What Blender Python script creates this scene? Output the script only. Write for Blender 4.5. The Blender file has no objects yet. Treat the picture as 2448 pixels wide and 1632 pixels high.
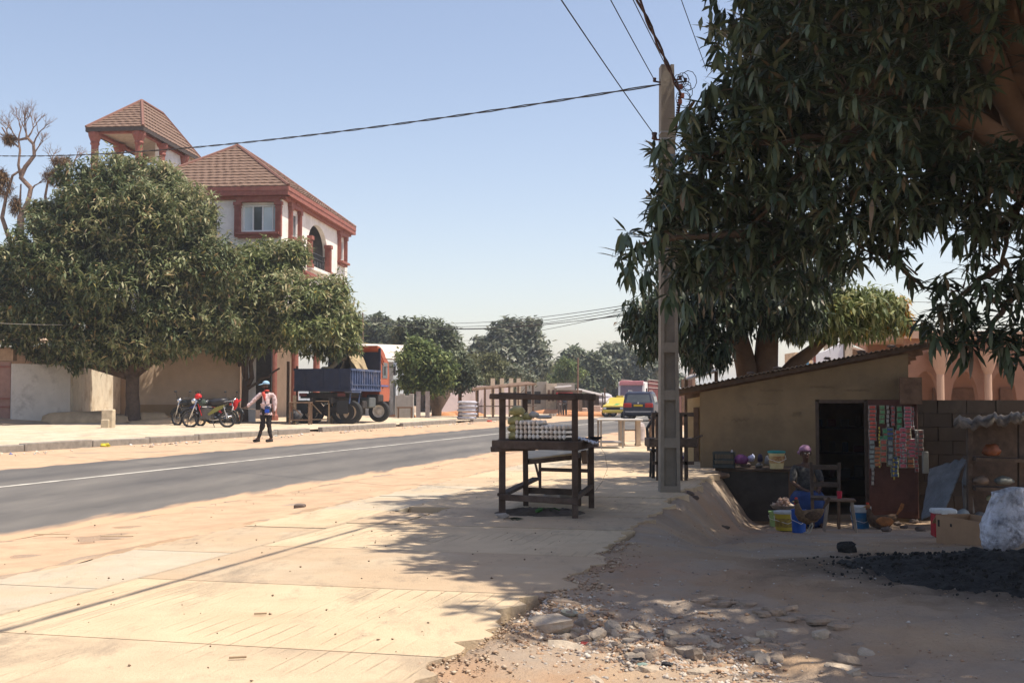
import bpy, bmesh, math, random
import numpy as np
from mathutils import Vector, Matrix, noise as mnoise
R0 = random.Random(7)
scn = bpy.context.scene
COL = scn.collection
pi = math.pi
# ---------------------------------------------------------------- camera
F = 2820.0
PITCH = math.atan(139 / F)
CZ = 1.2
cam_d = bpy.data.cameras.new('camera')
cam_d.sensor_width = 36.0
cam_d.lens = 36.0 * F / 2448
cam_d.clip_start = 0.1
cam_d.clip_end = 3000
cam = bpy.data.objects.new('camera', cam_d)
COL.objects.link(cam)
cam.location = (0, 0, CZ)
cam.rotation_euler = (pi / 2 + PITCH, 0, 0)
scn.camera = cam
# ---------------------------------------------------------------- light
SUN_EL, SUN_AZ = math.radians(65), math.radians(101.5)      # azimuth clockwise from +Y
world = bpy.data.worlds.new('World')
scn.world = world
world.use_nodes = True
wn = world.node_tree
for n_ in list(wn.nodes): wn.nodes.remove(n_)
sky = wn.nodes.new('ShaderNodeTexSky')
sky.sky_type = 'NISHITA'
sky.sun_disc = False
sky.sun_elevation = SUN_EL
sky.sun_rotation = SUN_AZ
sky.air_density = 1.0
sky.dust_density = 1.1
sky.ozone_density = 1.0
bg = wn.nodes.new('ShaderNodeBackground')
bg.inputs['Strength'].default_value = 0.14
wo = wn.nodes.new('ShaderNodeOutputWorld')
tint = wn.nodes.new('ShaderNodeMix'); tint.data_type = 'RGBA'; tint.blend_type = 'MULTIPLY'; tint.inputs['Factor'].default_value = 1
tint.inputs['B'].default_value = (1.09, .945, .885, 1)          # the camera's slightly pink white balance
wn.links.new(sky.outputs[0], tint.inputs['A']); wn.links.new(tint.outputs['Result'], bg.inputs['Color'])
wn.links.new(bg.outputs[0], wo.inputs['Surface'])
sun_d = bpy.data.lights.new('sun', 'SUN')
sun_d.energy = 4.5
sun_d.angle = math.radians(0.55)
sun_d.color = (1.0, 0.905, 0.765)
sun = bpy.data.objects.new('sun', sun_d)
COL.objects.link(sun)
SV = Vector((math.cos(SUN_EL) * math.sin(SUN_AZ), math.cos(SUN_EL) * math.cos(SUN_AZ), math.sin(SUN_EL)))
sun.rotation_euler = SV.to_track_quat('Z', 'Y').to_euler()
scn.view_settings.view_transform = 'Standard'
scn.view_settings.look = 'None'
scn.view_settings.exposure = 0.53
scn.view_settings.gamma = 1
scn.view_settings.use_curve_mapping = False
scn.render.engine = 'CYCLES'
scn.cycles.max_bounces = 6
scn.cycles.diffuse_bounces = 3
scn.cycles.glossy_bounces = 2
scn.cycles.transmission_bounces = 4
scn.cycles.transparent_max_bounces = 8
scn.cycles.use_denoising = True
# ---------------------------------------------------------------- photograph geometry -> world
def ray(px, py):
    u = (px - 1224) / F; v = (816 - py) / F
    return Vector((u, math.cos(PITCH) - v * math.sin(PITCH), math.sin(PITCH) + v * math.cos(PITCH)))
def G(px, py, z=0.0):
    d = ray(px, py); t = (z - CZ) / d.z
    return Vector((d.x * t, d.y * t, z))
def D(px, py, y):
    d = ray(px, py); t = y / d.y
    return Vector((d.x * t, y, CZ + d.z * t))
RX, RY = 0.249, 0.9685                       # road direction
def nt(x, y): return (-RY * x + RX * y, RX * x + RY * y)
def xy(n, t): return (-RY * n + RX * t, RX * n + RY * t)
def sstep(a, b, x):
    k = min(1.0, max(0.0, (x - a) / (b - a))); return k * k * (3 - 2 * k)
def fbm(x, y, s=1.0, seed=0.0):
    return mnoise.fractal(Vector((x * s, y * s, seed)), 1.0, 2.0, 4)
def bend(t):                                 # the road swings gently left far away
    return 0.0016 * max(0.0, t - 62) ** 2
def edge_n(t):                               # right-hand limit of the near pavement
    k = 1 - .75 * sstep(10, 12, t); e = 1.72 + k * (0.12 * math.sin(t * 1.7) + 0.05 * math.sin(t * 5.1 + 1))
    return e
def hground(x, y):
    n, t = nt(x, y)
    nb = n - bend(t)
    zl = -0.02 - 0.083 * max(0.0, min(y, 19.2) - 9.2) - .02 * sstep(7, 9.2, y)
    if nb < edge_n(t):
        d = edge_n(t) - nb
        w = 0.75 + 0.65 * sstep(13, 8, t) + 2.0 * sstep(6.6, 5, t) + 6.0 * sstep(24, 40, t)
        z = -0.012 + (zl + 0.012) * sstep(0.0, w, d) + 0.11 * sstep(0.05, .35, d) * sstep(1.2, .35, d) * sstep(11, 14, t) * 0
        b = 0.03 * fbm(x, y, 0.55, 3) + 0.022 * fbm(x, y, 2.3, 5)
        rough = 0.035 * fbm(x, y, 5.0, 9) * sstep(10.5, 8.0, y) 
        z += (b + rough) * sstep(0.0, 0.6, d) + (.07 * fbm(x, y, 1.9, 7) + .03 * fbm(x, y, 6, 2)) * sstep(.1, .45, d) * sstep(1.7, .8, d) * sstep(10, 12.5, t) * sstep(24, 20, t)
        # loose red soil bank next to the broken slab corner, foreground
        if y < 9:
            z += -0.05 * sstep(7.1, 6.4, t) * sstep(0.0, 0.25, d)
        return z
    if 3.7 < nb < 4.7 and 11.5 < t < 12.9: return -0.11 - .28 * sstep(3.7, 4.0, nb) * sstep(4.7, 4.4, nb) * sstep(11.5, 11.8, t) * sstep(12.9, 12.6, t)
    if nb < 5.35: return -0.11
    if nb < 7.1:  return -0.06 + 0.012 * fbm(x, y, 1.5, 2) + 0.05 * sstep(5.9, 5.4, nb)
    if nb < 14.6: return -0.10
    if nb < 18.0: return -0.055 + 0.015 * fbm(x, y, .8, 2)
    if nb < 18.2: return -0.05 
    z = 0.02
    z += 0.45 * sstep(29.5, 34, nb) + 0.05 * fbm(x, y, .4, 8) * sstep(28, 31, nb)
    return z
def GR(px, py):                              # where a sight line meets the uneven ground
    z = -0.3
    for _ in range(30):
        p = G(px, py, z); z = 0.5 * z + 0.5 * hground(p.x, p.y)
    p = G(px, py, z); return p
# ---------------------------------------------------------------- materials
MATS = {}
def nodes_of(m): return m.node_tree.nodes, m.node_tree.links
def mat(name, col, rough=0.85, var=0.18, scale=6.0, bump=0.25, bscale=None, metal=0.0, spec=0.3, col2=None, stain=None, stain_scale=1.2, stain_amt=0.5, alpha=None, bdist=0.01, detail=6):
    if name in MATS: return MATS[name]
    m = bpy.data.materials.new(name); m.use_nodes = True
    N, L = nodes_of(m)
    p = N['Principled BSDF']
    p.inputs['Roughness'].default_value = rough
    p.inputs['Metallic'].default_value = metal
    p.inputs['Specular IOR Level'].default_value = spec
    tc = N.new('ShaderNodeTexCoord')
    n1 = N.new('ShaderNodeTexNoise'); n1.inputs['Scale'].default_value = scale; n1.inputs['Detail'].default_value = detail
    n1.inputs['Roughness'].default_value = 0.62
    L.new(tc.outputs['Object'], n1.inputs['Vector'])
    rp = N.new('ShaderNodeValToRGB')
    c1 = [max(0, c * (1 - var)) for c in col]; c2 = list(col2) if col2 else [min(1, c * (1 + var)) for c in col]
    rp.color_ramp.elements[0].position = 0.33; rp.color_ramp.elements[0].color = (*c1, 1)
    rp.color_ramp.elements[1].position = 0.67; rp.color_ramp.elements[1].color = (*c2, 1)
    L.new(n1.outputs['Fac'], rp.inputs['Fac'])
    out = rp.outputs['Color']
    if stain:
        n2 = N.new('ShaderNodeTexNoise'); n2.inputs['Scale'].default_value = stain_scale; n2.inputs['Detail'].default_value = 8
        n2.inputs['Roughness'].default_value = 0.7
        L.new(tc.outputs['Object'], n2.inputs['Vector'])
        r2 = N.new('ShaderNodeValToRGB'); r2.color_ramp.elements[0].position = 0.48; r2.color_ramp.elements[1].position = 0.66
        r2.color_ramp.elements[1].color = (stain_amt,) * 3 + (1,)
        L.new(n2.outputs['Fac'], r2.inputs['Fac'])
        mx = N.new('ShaderNodeMix'); mx.data_type = 'RGBA'
        L.new(r2.outputs['Color'], mx.inputs['Factor']); L.new(out, mx.inputs['A']); mx.inputs['B'].default_value = (*stain, 1)
        out = mx.outputs['Result']
    L.new(out, p.inputs['Base Color'])
    if bump > 0:
        n3 = N.new('ShaderNodeTexNoise'); n3.inputs['Scale'].default_value = bscale or scale * 4; n3.inputs['Detail'].default_value = 5
        L.new(tc.outputs['Object'], n3.inputs['Vector'])
        b = N.new('ShaderNodeBump'); b.inputs['Strength'].default_value = bump; b.inputs['Distance'].default_value = bdist
        L.new(n3.outputs['Fac'], b.inputs['Height']); L.new(b.outputs['Normal'], p.inputs['Normal'])
    if alpha is not None: p.inputs['Alpha'].default_value = alpha
    MATS[name] = m
    return m
def leafmat(name, cols, rough=0.5, trans=0.25, spec=0.35):
    if name in MATS: return MATS[name]
    m = bpy.data.materials.new(name); m.use_nodes = True
    N, L = nodes_of(m); p = N['Principled BSDF']
    g = N.new('ShaderNodeNewGeometry'); rp = N.new('ShaderNodeValToRGB')
    el = rp.color_ramp.elements
    el[0].position = cols[0][0]; el[0].color = (*cols[0][1], 1)
    el[1].position = cols[-1][0]; el[1].color = (*cols[-1][1], 1)
    for pos, c in cols[1:-1]:
        e = el.new(pos); e.color = (*c, 1)
    L.new(g.outputs['Random Per Island'], rp.inputs['Fac'])
    L.new(rp.outputs['Color'], p.inputs['Base Color'])
    p.inputs['Roughness'].default_value = rough; p.inputs['Specular IOR Level'].default_value = spec
    tr = N.new('ShaderNodeBsdfTranslucent'); ms = N.new('ShaderNodeMixShader'); ms.inputs['Fac'].default_value = trans
    L.new(rp.outputs['Color'], tr.inputs['Color'])
    o = N['Material Output']
    L.new(p.outputs[0], ms.inputs[1]); L.new(tr.outputs[0], ms.inputs[2]); L.new(ms.outputs[0], o.inputs['Surface'])
    MATS[name] = m
    return m
# ---------------------------------------------------------------- mesh builder
ROOTS = {}
def root_of(o):
    while o.parent: o = o.parent
    return o
def rootM(o):
    if o is None: return Matrix.Identity(4)
    r = root_of(o)
    return Matrix.Translation(r.location) @ r.rotation_euler.to_matrix().to_4x4()
def thing(name, label, cat, loc=(0, 0, 0), rz=0.0, group=None):
    o = bpy.data.objects.new(name, None); COL.objects.link(o)
    o.empty_display_size = 0.2
    o.location = loc; o.rotation_euler = (0, 0, rz)
    o['label'] = label; o['category'] = cat
    if group: o['group'] = group
    return o
def tag(o, label=None, cat=None, group=None, kind=None):
    if label: o['label'] = label
    if cat: o['category'] = cat
    if group: o['group'] = group
    if kind: o['kind'] = kind
    return o
class MB:
    def __init__(s): s.v = []; s.f = []; s.m = []
    def add(s, vs, fs, mi=0, M=None):
        o = len(s.v)
        if M is not None: vs = [M @ Vector(v) for v in vs]
        s.v += [tuple(v) for v in vs]; s.f += [tuple(i + o for i in f) for f in fs]; s.m += [mi] * len(fs)
        return s
    def box(s, c, d, rz=0, M=None, mi=0, taper=1.0):
        x, y, z = d[0] / 2, d[1] / 2, d[2] / 2; k = taper
        vs = [(-x, -y, -z), (x, -y, -z), (x, y, -z), (-x, y, -z), (-x * k, -y * k, z), (x * k, -y * k, z), (x * k, y * k, z), (-x * k, y * k, z)]
        T = Matrix.Translation(c) @ Matrix.Rotation(rz, 4, 'Z')
        if M is not None: T = T @ M
        return s.add(vs, [(3, 2, 1, 0), (4, 5, 6, 7), (0, 1, 5, 4), (1, 2, 6, 5), (2, 3, 7, 6), (3, 0, 4, 7)], mi, T)
    def bbox(s, c, d, b=0.01, rz=0, M=None, mi=0):           # box with chamfered vertical + top edges
        x, y, z = d[0] / 2, d[1] / 2, d[2] / 2; b = min(b, x * .45, y * .45, z * .45)
        def ring(zz, q): return [(-x + q, -y + 0, zz), (x - q, -y, zz), (x, -y + q, zz), (x, y - q, zz), (x - q, y, zz), (-x + q, y, zz), (-x, y - q, zz), (-x, -y + q, zz)]
        def ringi(zz): 
            X, Y = x - b, y - b
            return [(-X + b, -Y, zz), (X - b, -Y, zz), (X, -Y + b, zz), (X, Y - b, zz), (X - b, Y, zz), (-X + b, Y, zz), (-X, Y - b, zz), (-X, -Y + b, zz)]
        vs = ringi(-z) + ring(-z + b, b) + ring(z - b, b) + ringi(z)
        fs = [tuple(range(7, -1, -1)), tuple(range(24, 32))]
        for k in range(3):
            for i in range(8):
                j = (i + 1) % 8; fs.append((k * 8 + i, k * 8 + j, k * 8 + 8 + j, k * 8 + 8 + i))
        T = Matrix.Translation(c) @ Matrix.Rotation(rz, 4, 'Z')
        if M is not None: T = T @ M
        return s.add(vs, fs, mi, T)
    def beam(s, a, b, w, h, up=(0, 0, 1), mi=0, bev=0.0):
        a, b = Vector(a), Vector(b); d = b - a; Ln = d.length; z = d.normalized()
        x = Vector(up).cross(z)
        if x.length < 1e-4: x = Vector((1, 0, 0)).cross(z)
        x.normalize(); y = z.cross(x)
        M = Matrix((( x.x, y.x, z.x, 0), (x.y, y.y, z.y, 0), (x.z, y.z, z.z, 0), (0, 0, 0, 1)))
        M = Matrix.Translation((a + b) / 2) @ M
        if bev > 0: return s.bbox((0, 0, 0), (w, h, Ln), bev, 0, None, mi) if False else s._bb(M, w, h, Ln, bev, mi)
        x_, y_, z_ = w / 2, h / 2, Ln / 2
        vs = [(-x_, -y_, -z_), (x_, -y_, -z_), (x_, y_, -z_), (-x_, y_, -z_), (-x_, -y_, z_), (x_, -y_, z_), (x_, y_, z_), (-x_, y_, z_)]
        return s.add(vs, [(3, 2, 1, 0), (4, 5, 6, 7), (0, 1, 5, 4), (1, 2, 6, 5), (2, 3, 7, 6), (3, 0, 4, 7)], mi, M)
    def _bb(s, M, w, h, L, b, mi):
        t = MB(); t.bbox((0, 0, 0), (w, h, L), b); return s.add(t.v, t.f, mi, M)
    def tube(s, pts, rads, n=8, mi=0, caps=True, squash=None):
        pts = [Vector(p) for p in pts]
        if not hasattr(rads, '__len__'): rads = [rads] * len(pts)
        vs = []; fs = []; px = None
        for i, p in enumerate(pts):
            if i == 0: d = pts[1] - p
            elif i == len(pts) - 1: d = p - pts[i - 1]
            else: d = pts[i + 1] - pts[i - 1]
            d = d.normalized() if d.length > 1e-9 else Vector((0, 0, 1))
            if px is None:
                px = d.orthogonal().normalized() if abs(d.z) < 0.95 else Vector((1, 0, 0))
            px = (px - d * px.dot(d)); px = px.normalized() if px.length > 1e-6 else d.orthogonal().normalized()
            py = d.cross(px)
            for k in range(n):
                a = 2 * pi * k / n
                vs.append(p + (px * math.cos(a) + py * math.sin(a) * (squash or 1)) * rads[i])
        for i in range(len(pts) - 1):
            for k in range(n):
                j = (k + 1) % n; fs.append((i * n + k, i * n + j, (i + 1) * n + j, (i + 1) * n + k))
        if caps:
            fs.append(tuple(range(n - 1, -1, -1))); o = (len(pts) - 1) * n; fs.append(tuple(o + k for k in range(n)))
        return s.add(vs, fs, mi)
    def lathe(s, prof, n=16, c=(0, 0, 0), M=None, mi=0, cap=True, wob=0.0):
        vs = []; fs = []
        for (r, z) in prof:
            for k in range(n):
                a = 2 * pi * k / n; rr = r * (1 + wob * math.sin(3 * a + z * 9))
                vs.append((rr * math.cos(a), rr * math.sin(a), z))
        for i in range(len(prof) - 1):
            for k in range(n):
                j = (k + 1) % n; fs.append((i * n + k, i * n + j, (i + 1) * n + j, (i + 1) * n + k))
        if cap:
            fs.append(tuple(range(n - 1, -1, -1))); o = (len(prof) - 1) * n; fs.append(tuple(o + k for k in range(n)))
        T = Matrix.Translation(c)
        if M is not None: T = T @ M
        return s.add(vs, fs, mi, T)
    def ell(s, c, r, nu=12, nv=8, M=None, mi=0, wob=0.0, seed=0.0, ws=2.0):
        vs = [(0, 0, -r[2])]; fs = []
        for i in range(1, nv):
            th = -pi / 2 + pi * i / nv
            for k in range(nu):
                a = 2 * pi * k / nu
                vs.append((r[0] * math.cos(th) * math.cos(a), r[1] * math.cos(th) * math.sin(a), r[2] * math.sin(th)))
        vs.append((0, 0, r[2]))
        if wob:
            vs = [Vector(v) * (1 + wob * mnoise.noise(Vector((v[0] / r[0] * ws + seed, v[1] / r[1] * ws, v[2] / r[2] * ws)))) for v in vs]
        for k in range(nu): fs.append((0, 1 + (k + 1) % nu, 1 + k))
        for i in range(nv - 2):
            for k in range(nu):
                j = (k + 1) % nu; a = 1 + i * nu; fs.append((a + k, a + j, a + nu + j, a + nu + k))
        e = len(vs) - 1; a = 1 + (nv - 2) * nu
        for k in range(nu): fs.append((a + k, a + (k + 1) % nu, e))
        T = Matrix.Translation(c)
        if M is not None: T = T @ M
        return s.add(vs, fs, mi, T)
    def prism(s, poly, z0, z1, M=None, mi=0):                 # poly: list of (x,y), ccw
        n = len(poly)
        vs = [(p[0], p[1], z0) for p in poly] + [(p[0], p[1], z1) for p in poly]
        fs = [tuple(range(n - 1, -1, -1)), tuple(range(n, 2 * n))]
        for i in range(n):
            j = (i + 1) % n; fs.append((i, j, n + j, n + i))
        return s.add(vs, fs, mi, M)
    def face(s, pts, mi=0): return s.add(pts, [tuple(range(len(pts)))], mi)
    def build(s, name, mats, parent=None, smooth=False, world=False, kind=None, label=None, cat=None, group=None, thick=None):
        me = bpy.data.meshes.new(name)
        vs = s.v
        if world and parent is not None:
            Mi = rootM(parent).inverted(); vs = [tuple(Mi @ Vector(v)) for v in vs]
        me.from_pydata(vs, [], s.f)
        if not isinstance(mats, (list, tuple)): mats = [mats]
        for m_ in mats: me.materials.append(m_)
        if len(mats) > 1: me.polygons.foreach_set('material_index', s.m)
        if smooth: me.polygons.foreach_set('use_smooth', [True] * len(me.polygons))
        me.update()
        o = bpy.data.objects.new(name, me); COL.objects.link(o)
        if parent: o.parent = parent
        if thick:
            md = o.modifiers.new('thickness', 'SOLIDIFY'); md.thickness = thick; md.offset = 0
        tag(o, label, cat, group, kind)
        return o
def kids(o): return [c for c in COL.objects if c.parent == o]
def copy_tree(o, parent=None, children=None):
    c = o.copy(); COL.objects.link(c); c.parent = parent
    for ch in list(o.children): copy_tree(ch, c)
    return c
def rotM(ax, ay, az):
    return Matrix.Rotation(az, 4, 'Z') @ Matrix.Rotation(ay, 4, 'Y') @ Matrix.Rotation(ax, 4, 'X')
def npmesh(name, V, quads, m, parent=None, smooth=False, world=False):
    """V (n,3) array, quads (k,4) array"""
    me = bpy.data.meshes.new(name)
    V = np.asarray(V, dtype=np.float64)
    if world and parent is not None:
        Mi = np.array(rootM(parent).inverted()); V = V @ Mi[:3, :3].T + Mi[:3, 3]
    nq = len(quads); k = quads.shape[1]
    me.vertices.add(len(V)); me.vertices.foreach_set('co', V.astype(np.float32).ravel())
    me.loops.add(nq * k); me.loops.foreach_set('vertex_index', quads.astype(np.int32).ravel())
    me.polygons.add(nq); me.polygons.foreach_set('loop_start', np.arange(0, nq * k, k, dtype=np.int32))
    me.polygons.foreach_set('loop_total', np.full(nq, k, dtype=np.int32))
    if smooth: me.polygons.foreach_set('use_smooth', np.ones(nq, dtype=bool))
    me.materials.append(m); me.update(calc_edges=True); me.validate()
    o = bpy.data.objects.new(name, me); COL.objects.link(o)
    if parent: o.parent = parent
    return o
# ---------------------------------------------------------------- foliage
def leaves(P, A, E, Ln, Wd, droop, segs, rng):
    """P (n,3) bases, A azimuth, E elevation, Ln length, Wd width, droop (rad along the leaf) -> verts, quads"""
    n = len(P)
    prof = {1: [(0, .0), (1, .0)], 2: [(0, .12), (.45, 1.0), (1, .04)], 3: [(0, .10), (.3, .95), (.68, .8), (1, .03)]}[segs]
    pos = P.copy(); el = E.copy(); out = []
    side = np.stack([-np.sin(A), np.cos(A), rng.uniform(-.5, .5, n)], 1)
    side /= np.linalg.norm(side, axis=1)[:, None]
    last = 0
    for (s, w) in prof:
        d = np.stack([np.cos(A) * np.cos(el), np.sin(A) * np.cos(el), np.sin(el)], 1)
        pos = pos + d * ((s - last) * Ln)[:, None]; last = s; el = el - droop / (len(prof) - 1)
        hw = (Wd * w / 2)[:, None]
        out.append(pos - side * hw); out.append(pos + side * hw)
    V = np.stack(out, 1).reshape(-1, 3)
    k = 2 * len(prof); base = (np.arange(n) * k)[:, None, None]
    q = np.array([[2 * i, 2 * i + 1, 2 * i + 3, 2 * i + 2] for i in range(len(prof) - 1)])[None]
    return V, (base + q).reshape(-1, 4)
def blob_points(blobs, dens, rng, shell=(0.7, 1.03), lowcut=-9, inner=0.12):
    """random points in the outer shells of ellipsoids, skipping what lies deep inside a neighbour"""
    out = []
    for (c, r) in blobs:
        area = 4 * pi * ((r[0] * r[1]) ** 1.6 / 3 + (r[0] * r[2]) ** 1.6 / 3 + (r[1] * r[2]) ** 1.6 / 3) ** (1 / 1.6)
        n = int(area * dens)
        d = rng.normal(size=(n, 3)); d /= np.linalg.norm(d, axis=1)[:, None]
        k = rng.uniform(shell[0], shell[1], n)
        inn = rng.random(n) < inner; k[inn] = rng.uniform(.2, shell[0], inn.sum())
        bump = 1 + .10 * np.sin(d[:, 0] * 5 + c[0]) * np.cos(d[:, 2] * 6 + c[1]) + .06 * np.sin(d[:, 1] * 11 + c[2])
        out.append(np.array(c) + d * np.array(r) * (k * bump)[:, None])
    P = np.concatenate(out); keep = np.ones(len(P), bool)
    for (c, r) in blobs:
        q = (((P - np.array(c)) / np.array(r)) ** 2).sum(1)
        keep &= (q > .36) | (rng.random(len(P)) < .12)
    P = P[keep]
    return P[P[:, 2] > lowcut]
def clumps(blobs, rng, k=9, f=(.28, .46), out=.82):
    res = []
    for (c, r) in blobs:
        res.append((c, tuple(q * .8 for q in r)))
        for _ in range(k):
            d = rng.normal(size=3); d /= np.linalg.norm(d); d[2] = abs(d[2]) * .9 if rng.random() < .6 else d[2]
            q = rng.uniform(*f); res.append((tuple(np.array(c) + d * np.array(r) * out), tuple(np.array(r) * q)))
    return res
def rosettes(P, per, L, W, rng, segs=2, el=(-1.2, .5), droop=.8, spread=.05):
    n = len(P); idx = np.repeat(np.arange(n), per); m = len(idx)
    A = (np.tile(np.arange(per), n) * 2.4 + np.repeat(rng.uniform(0, 6.28, n), per)) + rng.normal(0, .25, m)
    tilt = np.repeat(rng.uniform(-.35, .35, n), per)
    E = rng.uniform(el[0], el[1], m) + tilt * np.cos(A)
    Ln = L * rng.uniform(.5, 1.2, m); Wd = W * rng.uniform(.75, 1.2, m)
    Pb = P[idx] + rng.normal(0, spread, (m, 3))
    return leaves(Pb, A, E, Ln, Wd, droop * rng.uniform(.4, 1.3, m), segs, rng)
def crown(name, blobs, dens, per, L, W, m, parent, seed, segs=2, el=(-1.2, .5), droop=.8, spread=.05, shell=(.7, 1.03), lowcut=-9, kind='stuff', inner=.12, clump=0):
    rng = np.random.default_rng(seed)
    if clump: blobs = clumps(blobs, rng, clump)
    P = blob_points(blobs, dens, rng, shell, lowcut, inner)
    V, Q = rosettes(P, per, L, W, rng, segs, el, droop, spread)
    o = npmesh(name, V, Q, m, parent, world=True)
    if kind: o['kind'] = kind
    return o
def limb_path(a, b, sag=0.0, n=6, wob=0.08, seed=1):
    r = random.Random(seed); a, b = Vector(a), Vector(b); L = (b - a).length; out = []
    for i in range(n + 1):
        k = i / n; p = a.lerp(b, k); p.z += sag * 4 * k * (1 - k)
        if 0 < i < n: p += Vector((r.uniform(-1, 1), r.uniform(-1, 1), r.uniform(-1, 1))) * wob * L / n * 1.6
        out.append(p)
    return out
def limb(mb, a, b, r0, r1, sag=0, n=6, wob=.08, seed=1, sides=9):
    p = limb_path(a, b, sag, n, wob, seed); mb.tube(p, [r0 + (r1 - r0) * i / n for i in range(n + 1)], sides)
    return p
# ================================================================ materials of the setting
def ground_mat():
    m = bpy.data.materials.new('dirt'); m.use_nodes = True; N, L = nodes_of(m); p = N['Principled BSDF']
    p.inputs['Roughness'].default_value = .95; p.inputs['Specular IOR Level'].default_value = .15
    tc = N.new('ShaderNodeTexCoord')
    def nz(s, d=8, r=.62):
        n = N.new('ShaderNodeTexNoise'); n.inputs['Scale'].default_value = s; n.inputs['Detail'].default_value = d; n.inputs['Roughness'].default_value = r
        L.new(tc.outputs['Object'], n.inputs['Vector']); return n.outputs['Fac']
    def ramp(f, a, ca, b, cb):
        r = N.new('ShaderNodeValToRGB'); e = r.color_ramp.elements; e[0].position = a; e[0].color = (*ca, 1); e[1].position = b; e[1].color = (*cb, 1)
        L.new(f, r.inputs['Fac']); return r.outputs['Color']
    def mix(f, a, b):
        x = N.new('ShaderNodeMix'); x.data_type = 'RGBA'; L.new(f, x.inputs['Factor']); L.new(a, x.inputs['A']); L.new(b, x.inputs['B']); return x.outputs['Result']
    base = ramp(nz(.5), .35, (.35, .24, .155), .65, (.49, .355, .235))
    red = ramp(nz(3.0), .3, (.37, .22, .135), .7, (.47, .305, .20))
    grey = ramp(nz(1.7), .3, (.30, .235, .18), .7, (.42, .34, .265))
    c = mix(ramp(nz(.33, 5), .50, (0, 0, 0), .66, (1, 1, 1)), base, red)
    c = mix(ramp(nz(.8, 6), .42, (0, 0, 0), .60, (1, 1, 1)), c, grey)
    pebb = ramp(nz(38, 3), .66, (0, 0, 0), .72, (.8, .8, .8))
    pc = ramp(nz(9), .3, (.12, .09, .07), .7, (.5, .43, .35))
    c = mix(pebb, c, pc)
    # soot trodden into the soil round the charcoal heap
    q_ = GR(2450, 1362); mp = N.new('ShaderNodeMapping'); mp.inputs['Location'].default_value = (-q_.x / 2.1, -q_.y / 2.0, 0); mp.inputs['Scale'].default_value = (1 / 2.1, 1 / 2.0, 0); L.new(tc.outputs['Object'], mp.inputs['Vector'])
    ln = N.new('ShaderNodeVectorMath'); ln.operation = 'LENGTH'; L.new(mp.outputs[0], ln.inputs[0])
    ma = N.new('ShaderNodeMath'); ma.operation = 'MULTIPLY_ADD'; L.new(nz(1.6, 9, .7), ma.inputs[0]); ma.inputs[1].default_value = 1.1; L.new(ln.outputs['Value'], ma.inputs[2])
    ms = N.new('ShaderNodeMath'); ms.operation = 'MULTIPLY'; ms.inputs[1].default_value = .6; L.new(ma.outputs[0], ms.inputs[0])
    c = mix(ramp(ms.outputs[0], .62, (.88, .88, .88), .96, (0, 0, 0)), c, ramp(nz(14), .3, (.02, .018, .017), .7, (.06, .05, .045)))
    L.new(c, p.inputs['Base Color'])
    b = N.new('ShaderNodeBump'); b.inputs['Strength'].default_value = .7; b.inputs['Distance'].default_value = .03
    a = N.new('ShaderNodeMath'); a.operation = 'ADD'; L.new(nz(9, 10, .7), a.inputs[0]); L.new(nz(45, 5), a.inputs[1])
    L.new(a.outputs[0], b.inputs['Height']); L.new(b.outputs['Normal'], p.inputs['Normal'])
    return m
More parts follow.
